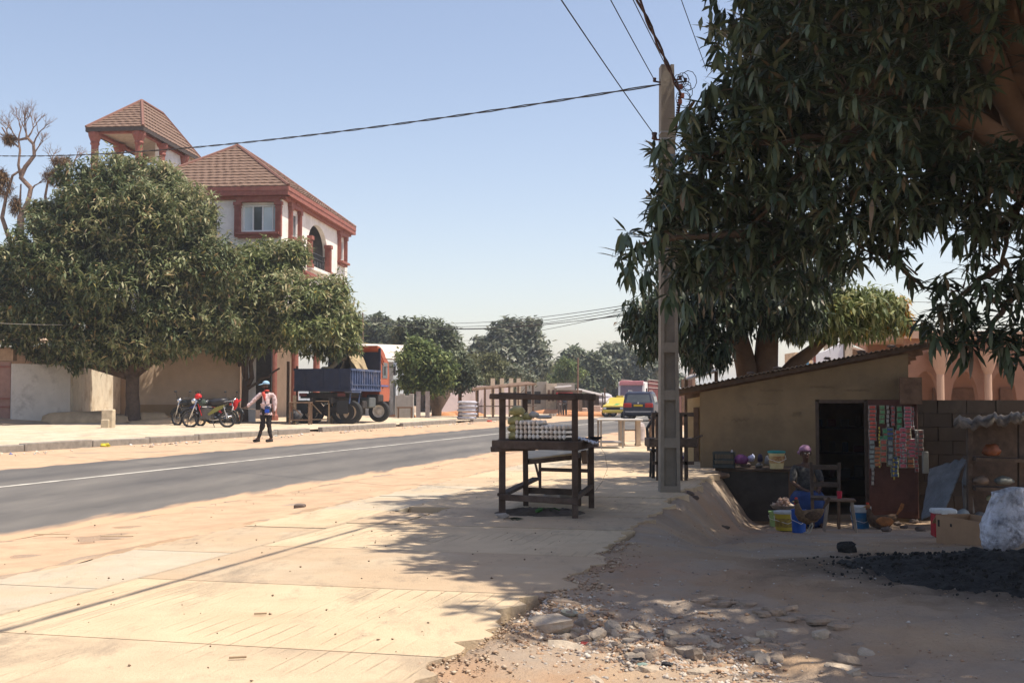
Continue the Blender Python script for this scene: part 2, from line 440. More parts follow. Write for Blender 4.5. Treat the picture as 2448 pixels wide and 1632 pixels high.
def concrete_mat(name, c1, c2, dust, grooves=True, dust_amt=.75, lo=.47, rot=0.0):
    m = bpy.data.materials.new(name); m.use_nodes = True; N, L = nodes_of(m); p = N['Principled BSDF']
    p.inputs['Roughness'].default_value = .9; p.inputs['Specular IOR Level'].default_value = .2
    tc = N.new('ShaderNodeTexCoord')
    def nz(s, d=8, r=.62, st=None):
        n = N.new('ShaderNodeTexNoise'); n.inputs['Scale'].default_value = s; n.inputs['Detail'].default_value = d; n.inputs['Roughness'].default_value = r
        if st:
            mp = N.new('ShaderNodeMapping'); mp.inputs['Rotation'].default_value = (0, 0, math.atan2(RX, RY)); mp.inputs['Scale'].default_value = st
            L.new(tc.outputs['Object'], mp.inputs['Vector']); L.new(mp.outputs[0], n.inputs['Vector'])
        else: L.new(tc.outputs['Object'], n.inputs['Vector'])
        return n.outputs['Fac']
    def ramp(f, a, ca, b, cb):
        r = N.new('ShaderNodeValToRGB'); e = r.color_ramp.elements; e[0].position = a; e[0].color = (*ca, 1); e[1].position = b; e[1].color = (*cb, 1)
        L.new(f, r.inputs['Fac']); return r.outputs['Color']
    def mix(f, a, b):
        x = N.new('ShaderNodeMix'); x.data_type = 'RGBA'; L.new(f, x.inputs['Factor']); L.new(a, x.inputs['A']); L.new(b, x.inputs['B']); return x.outputs['Result']
    base = ramp(nz(2.2, 9, .7), .35, c1, .65, c2)
    d = ramp(nz(3.5), .3, tuple(k * .86 for k in dust), .7, dust)
    c = mix(ramp(nz(.85, 9, .68), lo, (0, 0, 0), lo + .13, (dust_amt,) * 3), base, d)
    st = ramp(nz(1.1, 9, .75, (1.6, .5, 1)), .53, (0, 0, 0), .64, (.7,) * 3)
    drk = ramp(nz(5), .3, (c1[0] * .58, c1[1] * .6, c1[2] * .66), .7, (c1[0] * .74, c1[1] * .76, c1[2] * .8))
    c = mix(st, c, drk)
    bl = ramp(nz(.55, 10, .78, (1.2, .7, 1)), .56, (0, 0, 0), .62, (.8,) * 3)
    c = mix(bl, c, ramp(nz(4, 6, .7), .35, (c1[0] * .62, c1[1] * .64, c1[2] * .70), .65, (c1[0] * .8, c1[1] * .8, c1[2] * .82)))
    spk = ramp(nz(60, 2), .70, (0, 0, 0), .76, (.7,) * 3)
    c = mix(spk, c, drk)
    CC = c
    b = N.new('ShaderNodeBump'); b.inputs['Strength'].default_value = .55; b.inputs['Distance'].default_value = .02
    h = nz(55, 6, .7)
    if grooves:
        mp = N.new('ShaderNodeMapping'); mp.inputs['Rotation'].default_value = (0, 0, math.atan2(RX, RY)); L.new(tc.outputs['Object'], mp.inputs['Vector'])
        wv = N.new('ShaderNodeTexWave'); wv.wave_type = 'BANDS'; wv.bands_direction = 'X'; wv.inputs['Scale'].default_value = 2.9; wv.inputs['Distortion'].default_value = .7
        wv.inputs['Detail'].default_value = 3; wv.inputs['Detail Scale'].default_value = 1.2
        L.new(mp.outputs[0], wv.inputs['Vector'])
        r = N.new('ShaderNodeValToRGB'); r.color_ramp.elements[0].position = 0; r.color_ramp.elements[1].position = .12
        L.new(wv.outputs['Fac'], r.inputs['Fac'])
        pw = ramp(nz(.9, 7, .7), .47, (0, 0, 0), .58, (.9, .9, .9))
        gm = N.new('ShaderNodeMix'); gm.data_type = 'RGBA'; L.new(pw, gm.inputs['Factor']); gm.inputs['A'].default_value = (1, 1, 1, 1); L.new(r.outputs['Color'], gm.inputs['B'])
        a = N.new('ShaderNodeMath'); a.operation = 'ADD'; L.new(h, a.inputs[0]); L.new(gm.outputs['Result'], a.inputs[1]); h = a.outputs[0]
        x = N.new('ShaderNodeMix'); x.data_type = 'RGBA'; L.new(gm.outputs['Result'], x.inputs['Factor']); x.inputs['A'].default_value = (c1[0] * .86, c1[1] * .85, c1[2] * .84, 1); L.new(CC, x.inputs['B']); CC = x.outputs['Result']
    L.new(CC, p.inputs['Base Color'])
    L.new(h, b.inputs['Height']); L.new(b.outputs['Normal'], p.inputs['Normal'])
    return m
M_dirt = ground_mat()
M_conc = concrete_mat('concrete_paving', (.54, .42, .28), (.62, .485, .325), (.55, .405, .26), True, .6, .50)
M_concg = concrete_mat('grey_kerb_strip', (.46, .395, .30), (.54, .465, .355), (.54, .42, .285), False, .7, .47)
M_concs = concrete_mat('stained_paving', (.50, .39, .265), (.60, .47, .32), (.40, .315, .225), True, .75, .46)
M_conc2 = concrete_mat('sanded_concrete', (.44, .345, .24), (.53, .42, .295), (.52, .385, .255), False, .8, .42)
M_concfar = concrete_mat('far_paving', (.50, .42, .31), (.62, .52, .39), (.56, .41, .265), False, .75)
M_kerb = mat('kerb_concrete', (.23, .205, .175), .9, .2, 5, .4)
M_sand = mat('shoulder_sand', (.49, .345, .23), .95, .12, 3, .5, 40, spec=.1, stain=(.41, .275, .175), stain_scale=.5, stain_amt=.45)
def road_mat():
    m = bpy.data.materials.new('asphalt'); m.use_nodes = True; N, L = nodes_of(m); p = N['Principled BSDF']
    p.inputs['Roughness'].default_value = .8; p.inputs['Specular IOR Level'].default_value = .25
    tc = N.new('ShaderNodeTexCoord'); n = N.new('ShaderNodeTexNoise'); n.inputs['Scale'].default_value = .35; n.inputs['Detail'].default_value = 9; n.inputs['Roughness'].default_value = .7
    mp = N.new('ShaderNodeMapping'); mp.inputs['Rotation'].default_value = (0, 0, math.atan2(RX, RY)); mp.inputs['Scale'].default_value = (1.8, .35, 1)
    L.new(tc.outputs['Object'], mp.inputs['Vector']); L.new(mp.outputs[0], n.inputs['Vector'])
    r = N.new('ShaderNodeValToRGB'); e = r.color_ramp.elements
    e[0].position = .34; e[0].color = (.105, .099, .094, 1); e[1].position = .66; e[1].color = (.185, .170, .150, 1)
    L.new(n.outputs['Fac'], r.inputs['Fac'])
    tr = N.new('ShaderNodeAttribute'); tr.attribute_name = 'track'; nt_ = N.new('ShaderNodeTexNoise'); nt_.inputs['Scale'].default_value = .9; nt_.inputs['Detail'].default_value = 6; L.new(mp.outputs[0], nt_.inputs['Vector'])
    mt = N.new('ShaderNodeMath'); mt.operation = 'MULTIPLY'; L.new(tr.outputs['Fac'], mt.inputs[0]); L.new(nt_.outputs['Fac'], mt.inputs[1])
    xx_ = N.new('ShaderNodeMix'); xx_.data_type = 'RGBA'; L.new(mt.outputs[0], xx_.inputs['Factor']); L.new(r.outputs['Color'], xx_.inputs['A']); xx_.inputs['B'].default_value = (.075, .072, .07, 1)
    n9 = N.new('ShaderNodeTexNoise'); n9.inputs['Scale'].default_value = 1.1; n9.inputs['Detail'].default_value = 3; L.new(tc.outputs['Object'], n9.inputs['Vector']); r9 = N.new('ShaderNodeValToRGB'); r9.color_ramp.elements[0].position = .68; r9.color_ramp.elements[1].position = .74; r9.color_ramp.elements[1].color = (.45, .45, .45, 1); L.new(n9.outputs['Fac'], r9.inputs['Fac'])
    x9 = N.new('ShaderNodeMix'); x9.data_type = 'RGBA'; L.new(r9.outputs['Color'], x9.inputs['Factor']); L.new(xx_.outputs['Result'], x9.inputs['A']); x9.inputs['B'].default_value = (.06, .058, .055, 1)
    # drifted dust along both edges of the carriageway (distance across, from the mesh's own coordinate)
    at = N.new('ShaderNodeAttribute'); at.attribute_name = 'edge_dust'
    n2 = N.new('ShaderNodeTexNoise'); n2.inputs['Scale'].default_value = 1.6; n2.inputs['Detail'].default_value = 8; L.new(mp.outputs[0], n2.inputs['Vector'])
    a = N.new('ShaderNodeMath'); a.operation = 'MULTIPLY_ADD'; L.new(n2.outputs['Fac'], a.inputs[0]); a.inputs[1].default_value = .9; L.new(at.outputs['Fac'], a.inputs[2])
    r2 = N.new('ShaderNodeValToRGB'); r2.color_ramp.elements[0].position = .82; r2.color_ramp.elements[1].position = 1.15 if False else 1.0
    sb = N.new('ShaderNodeMath'); sb.operation = 'MULTIPLY'; sb.inputs[1].default_value = .78; L.new(a.outputs[0], sb.inputs[0])
    L.new(sb.outputs[0], r2.inputs['Fac'])
    mx = N.new('ShaderNodeMix'); mx.data_type = 'RGBA'; L.new(r2.outputs['Color'], mx.inputs['Factor']); L.new(x9.outputs['Result'], mx.inputs['A']); mx.inputs['B'].default_value = (.54, .36, .225, 1)
    L.new(mx.outputs['Result'], p.inputs['Base Color'])
    n3 = N.new('ShaderNodeTexNoise'); n3.inputs['Scale'].default_value = 60; L.new(tc.outputs['Object'], n3.inputs['Vector'])
    b = N.new('ShaderNodeBump'); b.inputs['Strength'].default_value = .4; b.inputs['Distance'].default_value = .006
    L.new(n3.outputs['Fac'], b.inputs['Height']); L.new(b.outputs['Normal'], p.inputs['Normal'])
    return m
M_road = road_mat()
M_line = mat('road_paint', (.58, .55, .48), .7, .15, 8, .2, stain=(.2, .19, .17), stain_scale=2.2, stain_amt=.85)
# ================================================================ ground sheet
def axis(segs):
    out = []
    for a, b, st in segs:
        k = max(1, int(round((b - a) / st))); out += [a + (b - a) * i / k for i in range(k)]
    out.append(segs[-1][1]); return out
gx = axis([(-900, -200, 100), (-200, -60, 20), (-60, -20, 2), (-20, -4, .6), (-4, 8, .09), (8, 14, .5), (14, 60, 4), (60, 200, 20), (200, 900, 100)])
gy = axis([(-300, -20, 40), (-20, 3, 1.2), (3, 13, .085), (13, 22, .15), (22, 32, .5), (32, 90, 2), (90, 200, 10), (200, 1500, 100)])
NX, NY = len(gx), len(gy)
gv = np.zeros((NX * NY, 3))
k = 0
for yy in gy:
    for xx in gx:
        gv[k] = (xx, yy, hground(xx, yy)); k += 1
i_, j_ = np.meshgrid(np.arange(NX - 1), np.arange(NY - 1)); a_ = (j_ * NX + i_).ravel()
ground = npmesh('ground', gv, np.stack([a_, a_ + 1, a_ + NX + 1, a_ + NX], 1), M_dirt, smooth=True)
tag(ground, 'bare sandy brown dirt ground sloping down towards the shop', kind='structure')
# ================================================================ ribbons along the road
def ribbon(name, n0, n1, z, m, t0=-60, t1=320, jag0=0, jag1=0, across=10, dust=False, step=None, zf=None):
    ts = axis([(t0, 0, 6), (0, 40, .5), (40, 110, 1.5), (110, t1, 6)]) if not step else axis([(t0, t1, step)])
    vs = []; at = []; tk = []
    for t in ts:
        a = n0 + jag0 * (fbm(t, 1, .35, n0) + .5 * fbm(t, 5, 1.6, n0)); b = n1 + jag1 * (fbm(t, 2, .35, n1) + .5 * fbm(t, 6, 1.6, n1))
        for k in range(across + 1):
            n = a + (b - a) * k / across
            x, y = xy(n + bend(t), t); vs.append((x, y, zf(n, t) if zf else z)); at.append(max(sstep(1.3, 0, n - n0), sstep(1.6, 0, n1 - n))); tk.append(max(math.exp(-((n - c_) / .34) ** 2) for c_ in (8.3, 9.9, 12.4, 13.9)))
    w = across + 1; q = []
    for i in range(len(ts) - 1):
        for k in range(across): q.append((i * w + k, (i + 1) * w + k, (i + 1) * w + k + 1, i * w + k + 1))
    o = npmesh(name, np.array(vs), np.array(q), m)
    o.data.flip_normals() if o.data.polygons[0].normal.z < 0 else None
    if dust:
        al = o.data.attributes.new('edge_dust', 'FLOAT', 'POINT'); al.data.foreach_set('value', at); al = o.data.attributes.new('track', 'FLOAT', 'POINT'); al.data.foreach_set('value', tk)
    return o
tag(ribbon('road', 7.0, 14.7, -.06, M_road, jag0=.22, jag1=.25, across=24, dust=True), 'grey asphalt road with sand drifted over both edges', kind='structure')
tag(ribbon('centre_line', 11.34, 11.47, -.055, M_line, across=1, t0=-60, t1=160), 'thin white centre line on the asphalt road', kind='structure')
tag(ribbon('near_sand_shoulder', 5.3, 7.3, 0, M_sand, jag0=.14, jag1=.28, across=8, zf=lambda n, t: -.052 + .012 * fbm(n, t, .9, 4) + .05 * sstep(6.0, 5.55, n) - .02 * sstep(5.5, 5.3, n) - .016 * sstep(6.6, 7.4, n)), 'orange sand shoulder between near pavement and road', kind='structure')
tag(ribbon('far_sand_shoulder', 14.3, 18.15, 0, M_sand, jag0=.3, across=8, zf=lambda n, t: -.048 + .014 * fbm(n, t, .8, 4) + .03 * sstep(17.2, 18.1, n) - .014 * sstep(14.9, 14.0, n)), 'orange sand shoulder beyond the road', kind='structure')
# ================================================================ near pavement: slabs
pav = bpy.data.objects.new('near_pavement', None); COL.objects.link(pav)
tag(pav, 'pale concrete slab pavement beside the dirt lot', kind='structure')
def slab(n0, n1, t0, t1, m, z=0, jr=0, jt0=0, jt1=0, jl=0, parent=pav, th=.09, bendit=True, rnd=R0):
    g = .007; pts = []
    def P(n, t):
        x, y = xy(n + (bend(t) if bendit else 0), t); return (x, y)
    K = 16 if (jr or jt0 or jt1 or jl) else 1
    def j(a, s): return a * (.6 * mnoise.noise(Vector((s * 1.3, 3.3, 1.3))) + .45 * mnoise.noise(Vector((s * 5.7, 4.2, 2.2))) + .2 * mnoise.noise(Vector((s * 17, 1.2, 7.2))))
    for i in range(K): s = i / K; pts.append(P(n0 + g + j(jr, t0 + s * (t1 - t0)), t0 + g + s * (t1 - t0 - 2 * g)))
    na, nb_ = n0 + g + j(jr, t1), n0 + g + j(jr, t0)
    for i in range(K): s = i / K; pts.append(P(na + s * (n1 - g - na), t1 - g + j(jt1, s * 3 + t1)))
    for i in range(K): s = i / K; pts.append(P(n1 - g + j(jl, t1 - s * 2 + 9), t1 - g - s * (t1 - t0 - 2 * g)))
    for i in range(K): s = i / K; pts.append(P(n1 - g + s * (nb_ - n1 + g), t0 + g + j(jt0, s * 3 + t0 + 5)))
    mb = MB(); mb.prism(pts[::-1], z - th, z)
    o = mb.build('slab', m, parent)
    # slight settling
    return o
T0 = 5.33 - 1.83 * 4
for i in range(46):
    t0 = T0 + 1.83 * i; t1 = t0 + 1.83
    dz = R0.uniform(-.003, .003)
    plain = (i == 5) or R0.random() < .3 and i > 6
    if i == 5: plain = True
    m1 = M_conc2 if plain else M_conc
    jr = .34 if 3 <= i < 12 else .12
    right = 1.62
    if i in (4,):      # the broken slab corner in the foreground
        slab(1.62, 4.46, t0, t1, m1, dz, jr=.34)
    elif i in (3,):
        slab(1.62, 4.46, t0, t1, M_concs, dz, jr=.34)
    elif i == 7:       # slab with a broken-out drain hole at its outer edge
        slab(right, 3.95, t0, t1, m1, dz, jr=jr, jl=.1); slab(3.95, 4.46, t0, t0 + 1.15, m1, dz, jt1=.1)
    else:
        slab(right, 4.46, t0, t1, m1, dz, jr=jr)
    slab(4.46, 5.36, t0 - .4, t1 - .4, (M_concg, M_concg, M_conc2, M_conc)[i % 4] if i != 3 else M_conc, dz - .012, jl=.13)
for ta, tb in ((-60, 10.6), (12.8, 320)): tag(ribbon('joint_sand', 2.15, 4.42, -.011, M_sand, t0=ta, t1=tb, across=2, step=1.5), 'sand trodden into the joints between pavement slabs', kind='structure')
M_dark = mat('dark_hollow', (.06, .045, .035), .95, .3, 6, .2)
# ================================================================ far pavement + kerb stones
tag(ribbon('far_pavement', 18.25, 29.8, .08, M_concfar, across=14, zf=lambda n, t: .08 + .02 * fbm(n, t, .3, 1) + .012 * (n - 18), jag1=.5), 'pale dusty concrete pavement on the far side of the road', kind='structure')
kerb = bpy.data.objects.new('far_kerb', None); COL.objects.link(kerb)
tag(kerb, 'broken run of grey kerb stones along the far pavement', kind='structure')
t = 16.0; ki = 0
gaps = [(36.9, 1.1), (45.0, .9), (54.6, 3.2), (62.2, 1.0), (66.0, .8), (70.5, 1.6), (79, 2.0)]
while t < 120:
    L_ = 2.7 if t < 60 else 3.6
    gp = next((g for a, g in gaps if a <= t < a + 2.0), None)
    mb = MB()
    a = xy(18.12 + bend(t), t + .02); b = xy(18.12 + bend(t + L_), t + L_ - .02)
    z0 = R0.uniform(-.01, .012)
    mb.beam((a[0], a[1], .02 + z0), (b[0], b[1], .02 + z0 + R0.uniform(-.03, .01)), .2, .29, bev=.02)
    mb.build('kerb_stone', M_kerb, kerb)
    t += L_ + (gp or 0)
# ================================================================ shared building materials
M_whitewall = mat('white_render', (.78, .75, .70), .9, .08, 2.5, .5, 30, stain=(.50, .46, .41), stain_scale=.8, stain_amt=.4)
M_redtrim = mat('red_trim_paint', (.27, .095, .072), .75, .18, 5, .2, stain=(.33, .17, .13), stain_scale=3, stain_amt=.5)
M_roof = mat('brown_roof_tile', (.185, .118, .085), .7, .14, 5, .2)
M_roofdk = mat('ridge_tile', (.20, .10, .075), .7, .14, 5, .2)
M_glass = mat('window_glass', (.58, .66, .68), .08, .1, 1, 0, spec=.6)
M_glassdk = mat('dark_window_glass', (.07, .08, .085), .08, .2, 1, 0, spec=.6)
M_frame = mat('white_window_frame', (.75, .75, .73), .5, .05, 6, 0)
M_fascia = mat('dark_fascia', (.07, .055, .05), .8)
M_beigewall = mat('beige_wall', (.50, .375, .27), .92, .08, 2, .4, 30)
M_plinth = mat('brown_plinth', (.34, .22, .12), .92, .12, 2, .4, 20)
M_iron = mat('black_ironwork', (.03, .03, .032), .55, .1)
M_void = mat('painted_interior_shade', (.035, .03, .028), .95, .3)  # near-black colour standing in for the shade inside openings
# ================================================================ three-storey house
house = thing('house', 'white house with brown tiled roofs, red trim and a rooftop pavilion, behind the left trees', 'house', (-11.4, 58, 0.1), math.radians(-5.7))
HZ = -0.1          # local z = world z - .1
def hz(z): return z + HZ
mb = MB()
W0 = .25
# right-hand wall (x=0), panels around the openings ; local y 0..13.4
def wallpanel(mb, y0, y1, z0, z1, x0=-W0, x1=0.0): mb.box(((x0 + x1) / 2, (y0 + y1) / 2, (hz(z0) + hz(z1)) / 2), (x1 - x0, y1 - y0, z1 - z0))
Z2, ZE = 5.6, 11.35
wallpanel(mb, 0, 1.45, Z2, ZE); wallpanel(mb, 1.45, 2.75, Z2, 9.45); wallpanel(mb, 1.45, 2.75, 10.75, ZE)
wallpanel(mb, 2.75, 4.8, Z2, ZE); wallpanel(mb, 8.85, 11.5, Z2, ZE); wallpanel(mb, 11.5, 12.7, Z2, 9.45); wallpanel(mb, 11.5, 12.7, 10.75, ZE)
wallpanel(mb, 12.7, 13.4, Z2, ZE); wallpanel(mb, 4.8, 8.85, Z2, 8.3)
# arch over the balcony
K = 14; r_, yc, zc = 2.02, 6.825, 9.55
for i in range(K):
    a0, a1 = pi * i / K, pi * (i + 1) / K
    p = [(yc + r_ * math.cos(a0), zc + 1.25 * math.sin(a0)), (yc + r_ * math.cos(a1), zc + 1.25 * math.sin(a1))]
    y0_, y1_ = p[0][0], p[1][0]
    vs = [(-W0, y0_, hz(p[0][1])), (-W0, y1_, hz(p[1][1])), (-W0, y1_, hz(ZE)), (-W0, y0_, hz(ZE)), (0, y0_, hz(p[0][1])), (0, y1_, hz(p[1][1])), (0, y1_, hz(ZE)), (0, y0_, hz(ZE))]
    mb.add(vs, [(0, 1, 2, 3), (7, 6, 5, 4), (0, 4, 5, 1), (2, 6, 7, 3)])
# front wall (y=0), x -11..-.25
def fpanel(mb, x0, x1, z0, z1, y0=0.0, y1=W0): mb.box(((x0 + x1) / 2, (y0 + y1) / 2, (hz(z0) + hz(z1)) / 2), (x1 - x0, y1 - y0, z1 - z0))
fpanel(mb, -2.0, -.252, Z2, 9.5); fpanel(mb, -2.0, -.252, 10.85, ZE); fpanel(mb, -3.3, -2.0, Z2, ZE)
fpanel(mb, -5.2, -3.3, Z2, 7.9); fpanel(mb, -5.2, -3.3, 10.9, ZE); fpanel(mb, -11, -5.2, Z2, ZE)
mb.box((-5.6, 13.55, hz((Z2 + ZE) / 2)), (11.2, .25, ZE - Z2)); mb.box((-11.1, 6.7, hz((Z2 + ZE) / 2)), (.25, 13.4, ZE - Z2))
mb.build('wall', M_whitewall, house)
mb = MB(); mb.box((-5.6, 6.7, hz(Z2 - .15)), (11.4, 13.9, .3)); mb.box((-5.6, 6.8, hz(8.28)), (10.6, 12.8, .12)); mb.box((-5.6, 6.8, hz(ZE - .06)), (10.7, 13, .1))
mb.build('floor_slab', M_whitewall, house)
# ground storey, set back, with a beige street wall
mb = MB(); mb.box((-6.9, 7.2, hz(2.8)), (7.6, 11.6, 5.2)); mb.build('ground_storey_wall', M_beigewall, house)
p_ = rootM(house).inverted() @ D(620, 900, 57.6); mb = MB(); mb.box((p_.x, p_.y, 2.3), (1.25, .12, 3.4)); mb.build('entrance_shade_panel', M_void, house)  # dark box before the wall, doorway shade put into its colour
for (x_, y_) in ((-.5, .5), (-.5, 4.3), (-.5, 8.6), (-.5, 12.6), (-2.4, .5)):
    mb = MB(); mb.lathe([(.27, 0), (.27, .25), (.2, .35), (.18, 4.7), (.28, 4.95), (.32, 5.15)], 14, (x_, y_, .05)); mb.build('column', M_redtrim, house, smooth=False)
# small windows with ornate surround, on the right wall
def orn_window_r(yc, w=1.3, z0=9.45, z1=10.75):
    mb = MB(); x = -.06
    for yy in (yc - w / 2 + .05, yc + w / 2 - .05): mb.box((x, yy, hz((z0 + z1) / 2)), (.08, .09, z1 - z0 - .01))
    for zz in (z0 + .06, z1 - .06): mb.box((x, yc, hz(zz)), (.08, w - .2, .09))
    mb.box((x, yc, hz((z0 + z1) / 2)), (.06, .06, z1 - z0 - .2))
    fr = mb.build('window', M_frame, house)
    g = MB(); g.box((-.12, yc, hz((z0 + z1) / 2)), (.03, w - .15, z1 - z0 - .15)); g.build('pane', M_glassdk, fr)
    t_ = MB()
    for yy in (yc - w / 2 - .18, yc + w / 2 + .18):
        t_.box((.08, yy, hz((z0 + z1) / 2)), (.16, .26, z1 - z0 + .1)); t_.box((.1, yy, hz(z1 + .08)), (.24, .36, .16))
        for q in (-.07, 0, .07): t_.box((.175, yy + q, hz((z0 + z1) / 2)), (.03, .035, z1 - z0 - .1))
    t_.box((.1, yc, hz(z1 + .27)), (.22, w + .85, .2)); t_.box((.12, yc, hz(z1 + .42)), (.28, w * .62, .14)); t_.box((.13, yc, hz(z1 + .54)), (.28, w * .3, .12))
    t_.build('window_surround', M_redtrim, house)
    s_ = MB(); s_.box((.16, yc, hz(z0 - .12)), (.34, w + .7, .12)); s_.box((.09, yc, hz(z0 - .24)), (.2, w + .5, .12)); s_.build('sill', M_redtrim, fr)
orn_window_r(2.1); orn_window_r(12.1, 1.2)
# front window with pediment and fluted pilasters
mb = MB(); z0, z1 = 9.5, 10.85
for xx in (-1.95, -1.48, -.98, -.47, -.3): mb.box((xx, .1, hz((z0 + z1) / 2)), (.07, .08, z1 - z0))
for zz in (z0 + .05, z1 - .05): mb.box((-1.12, .1, hz(zz)), (1.6, .07, .08))
fr = mb.build('window', M_frame, house)
for (a, b, m_) in ((-1.92, -1.5, M_glass), (-1.45, -1.0, M_glassdk), (-.95, -.5, M_glass), (-.45, -.32, M_glass)):
    g = MB(); g.box(((a + b) / 2, .15, hz((z0 + z1) / 2)), (b - a, .03, z1 - z0 - .12)); g.build('pane', m_, fr)
t_ = MB()
for xx in (-2.2, -.12):
    t_.box((xx, -.1, hz((z0 + z1) / 2 - .1)), (.3, .2, z1 - z0 + .3)); t_.box((xx, -.12, hz(z1 + .04)), (.4, .28, .16)); t_.box((xx, -.12, hz(z1 - .14)), (.35, .24, .05))
    for q in (-.09, -.03, .03, .09): t_.box((xx + q, -.21, hz((z0 + z1) / 2 - .1)), (.028, .03, z1 - z0 + .1))
t_.box((-1.16, -.11, hz(z1 + .2)), (2.2, .26, .17)); t_.box((-1.16, -.13, hz(z1 + .33)), (2.35, .3, .09))
t_.prism([(-.52, 0), (.52, 0), (.36, .13), (.17, .2), (0, .3), (-.17, .2), (-.36, .13)], 0, .3, Matrix.Translation((-1.16, .02, hz(z1 + .36))) @ rotM(pi / 2, 0, 0))
t_.build('window_surround', M_redtrim, house)
s_ = MB(); s_.box((-1.16, -.16, hz(z0 - .1)), (2.2, .34, .12)); s_.box((-1.16, -.1, hz(z0 - .24)), (2.0, .22, .16)); s_.build('sill', M_redtrim, fr)
# dark panel in the arched opening partly behind the tree, its shade painted
mb = MB(); mb.box((-4.25, .3, hz(9.4)), (1.9, .05, 3.0)); mb.build('arch_shade_panel', M_void, house)
# balcony: recess, columns, railing, tiled canopy
mb = MB(); mb.box((-1.9, 6.8, hz(9.8)), (.1, 4.6, 3.1)); mb.build('balcony_back_wall', mat('shaded_recess_grey', (.12, .11, .105), .9), house)  # recess walls darkened, balcony shade put into their colour
for yy in (9.0, 4.7): mb = MB(); mb.box((-1.0, yy, hz(9.8)), (1.7, .1, 3.1)); mb.build('balcony_side_wall', mat('shaded_recess_grey', (.12, .11, .105), .9), house)
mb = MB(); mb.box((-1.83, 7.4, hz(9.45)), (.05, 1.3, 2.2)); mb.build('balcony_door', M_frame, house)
for yy in (4.85, 8.85):
    mb = MB(); mb.box((.06, yy, hz(9.0)), (.3, .34, 1.5)); mb.box((.08, yy, hz(9.85)), (.4, .46, .2)); mb.box((.08, yy, hz(8.35)), (.4, .44, .2))
    for q in (-.1, -.03, .04, .11): mb.box((.22, yy + q, hz(9.0)), (.03, .035, 1.4))
    mb.build('balcony_column', M_redtrim, house)
mb = MB()
for k in range(22): mb.box((-.1, 5.1 + k * .165, hz(8.8)), (.03, .03, .85))
for zz in (8.42, 8.95, 9.22): mb.box((-.1, 6.85, hz(zz)), (.05, 3.7, .05))
for k in range(6):
    mb.lathe([(.13, -.015), (.16, -.015), (.16, .015), (.13, .015)], 12, (-.1, 5.4 + k * .58, hz(8.68)), rotM(0, pi / 2, 0))
mb.build('railing', M_iron, house)
mb = MB(); mb.box((-.05, 6.85, hz(8.25)), (.6, 4.3, .18)); mb.build('balcony_floor', M_whitewall, house)
mb = MB()
for k in range(6): mb.add([(0.02, 2.4, hz(8.05 - k * .07)), (0.02, 5.2, hz(8.05 - k * .07)), (.2 + .12 * k, 5.3, hz(7.98 - k * .07)), (.2 + .12 * k, 2.3, hz(7.98 - k * .07)), (0.02, 2.4, hz(7.97 - k * .07)), (0.02, 5.2, hz(7.97 - k * .07)), (.2 + .12 * k, 5.3, hz(7.92 - k * .07)), (.2 + .12 * k, 2.3, hz(7.92 - k * .07))], [(0, 1, 2, 3), (7, 6, 5, 4), (3, 2, 6, 7), (0, 3, 7, 4), (1, 0, 4, 5), (2, 1, 5, 6)])
mb.build('tiled_canopy', M_redtrim, house)
# red cornice under the eaves
mb = MB(); mb.box((.2, 6.8, hz(11.45)), (.5, 14.3, .4)); mb.box((.1, 6.8, hz(11.18)), (.24, 13.9, .14)); mb.box((-5.4, -.2, hz(11.45)), (11.7, .5, .4)); mb.box((-5.4, -.1, hz(11.18)), (11.3, .22, .14))
mb.build('cornice', M_redtrim, house)
def tiled_roof(par, ex0, ex1, ey0, ey1, ze, ridge_a, ridge_b, zr, step=.37, fm=None):
    """hip roof over the rectangle, with separate tile courses; ridge_a, ridge_b are (x,y)"""
    A, B = Vector((ridge_a[0], ridge_a[1], zr)), Vector((ridge_b[0], ridge_b[1], zr))
    c = [Vector((ex0, ey0, ze)), Vector((ex1, ey0, ze)), Vector((ex1, ey1, ze)), Vector((ex0, ey1, ze))]
    planes = [(c[0], c[1], A, A), (c[1], c[2], B, A), (c[2], c[3], B, B), (c[3], c[0], A, B)]
    for (p, q, r, s) in planes:
        nrm = (q - p).cross((s + r) / 2 - p).normalized()
        if nrm.z < 0: nrm = -nrm
        h = ((s + r) / 2 - (p + q) / 2).length; K = max(4, int(h / step))
        for k in range(K):
            a, b = k / K, (k + 1) / K + .012
            l0, r0_ = p.lerp(s, a), q.lerp(r, a); l1, r1_ = p.lerp(s, min(1, b)), q.lerp(r, min(1, b))
            n = max(2, int((r0_ - l0).length / .2)); vs = []; fs = []
            for i in range(n + 1):
                u = i / n; wv = .022 * math.sin(i * pi / 1.0 + .6) + .008 * R0.uniform(-1, 1)
                lo = l0.lerp(r0_, u) + nrm * (.06 + wv); hi = l1.lerp(r1_, u) + nrm * (.012 + wv * .5)
                vs += [lo - nrm * .07, lo, hi]
            for i in range(n):
                o = i * 3; fs += [(o, o + 3, o + 4, o + 1), (o + 1, o + 4, o + 5, o + 2)]
            mb = MB(); mb.add(vs, fs); mb.build('tile_course', M_roof, par)
    mb = MB(); up = Vector((0, 0, .05))
    for (p, q) in ((c[0], A), (c[1], A), (c[2], B), (c[3], B), (A, B)):
        mb.tube([p + up, q + up], .09, 6)
    mb.build('ridge_cap', M_roofdk, par)
    mb = MB()
    for i in range(4):
        p, q = c[i], c[(i + 1) % 4]; mb.beam(p - Vector((0, 0, .1)), q - Vector((0, 0, .1)), .06, .2)
    mb.build('fascia', fm or M_fascia, par)
    mb = MB(); mb.box(((ex0 + ex1) / 2, (ey0 + ey1) / 2, ze - .06), (ex1 - ex0 - .1, ey1 - ey0 - .1, .05)); mb.build('soffit', mat('soffit_board', (.45, .35, .25), .8), par)
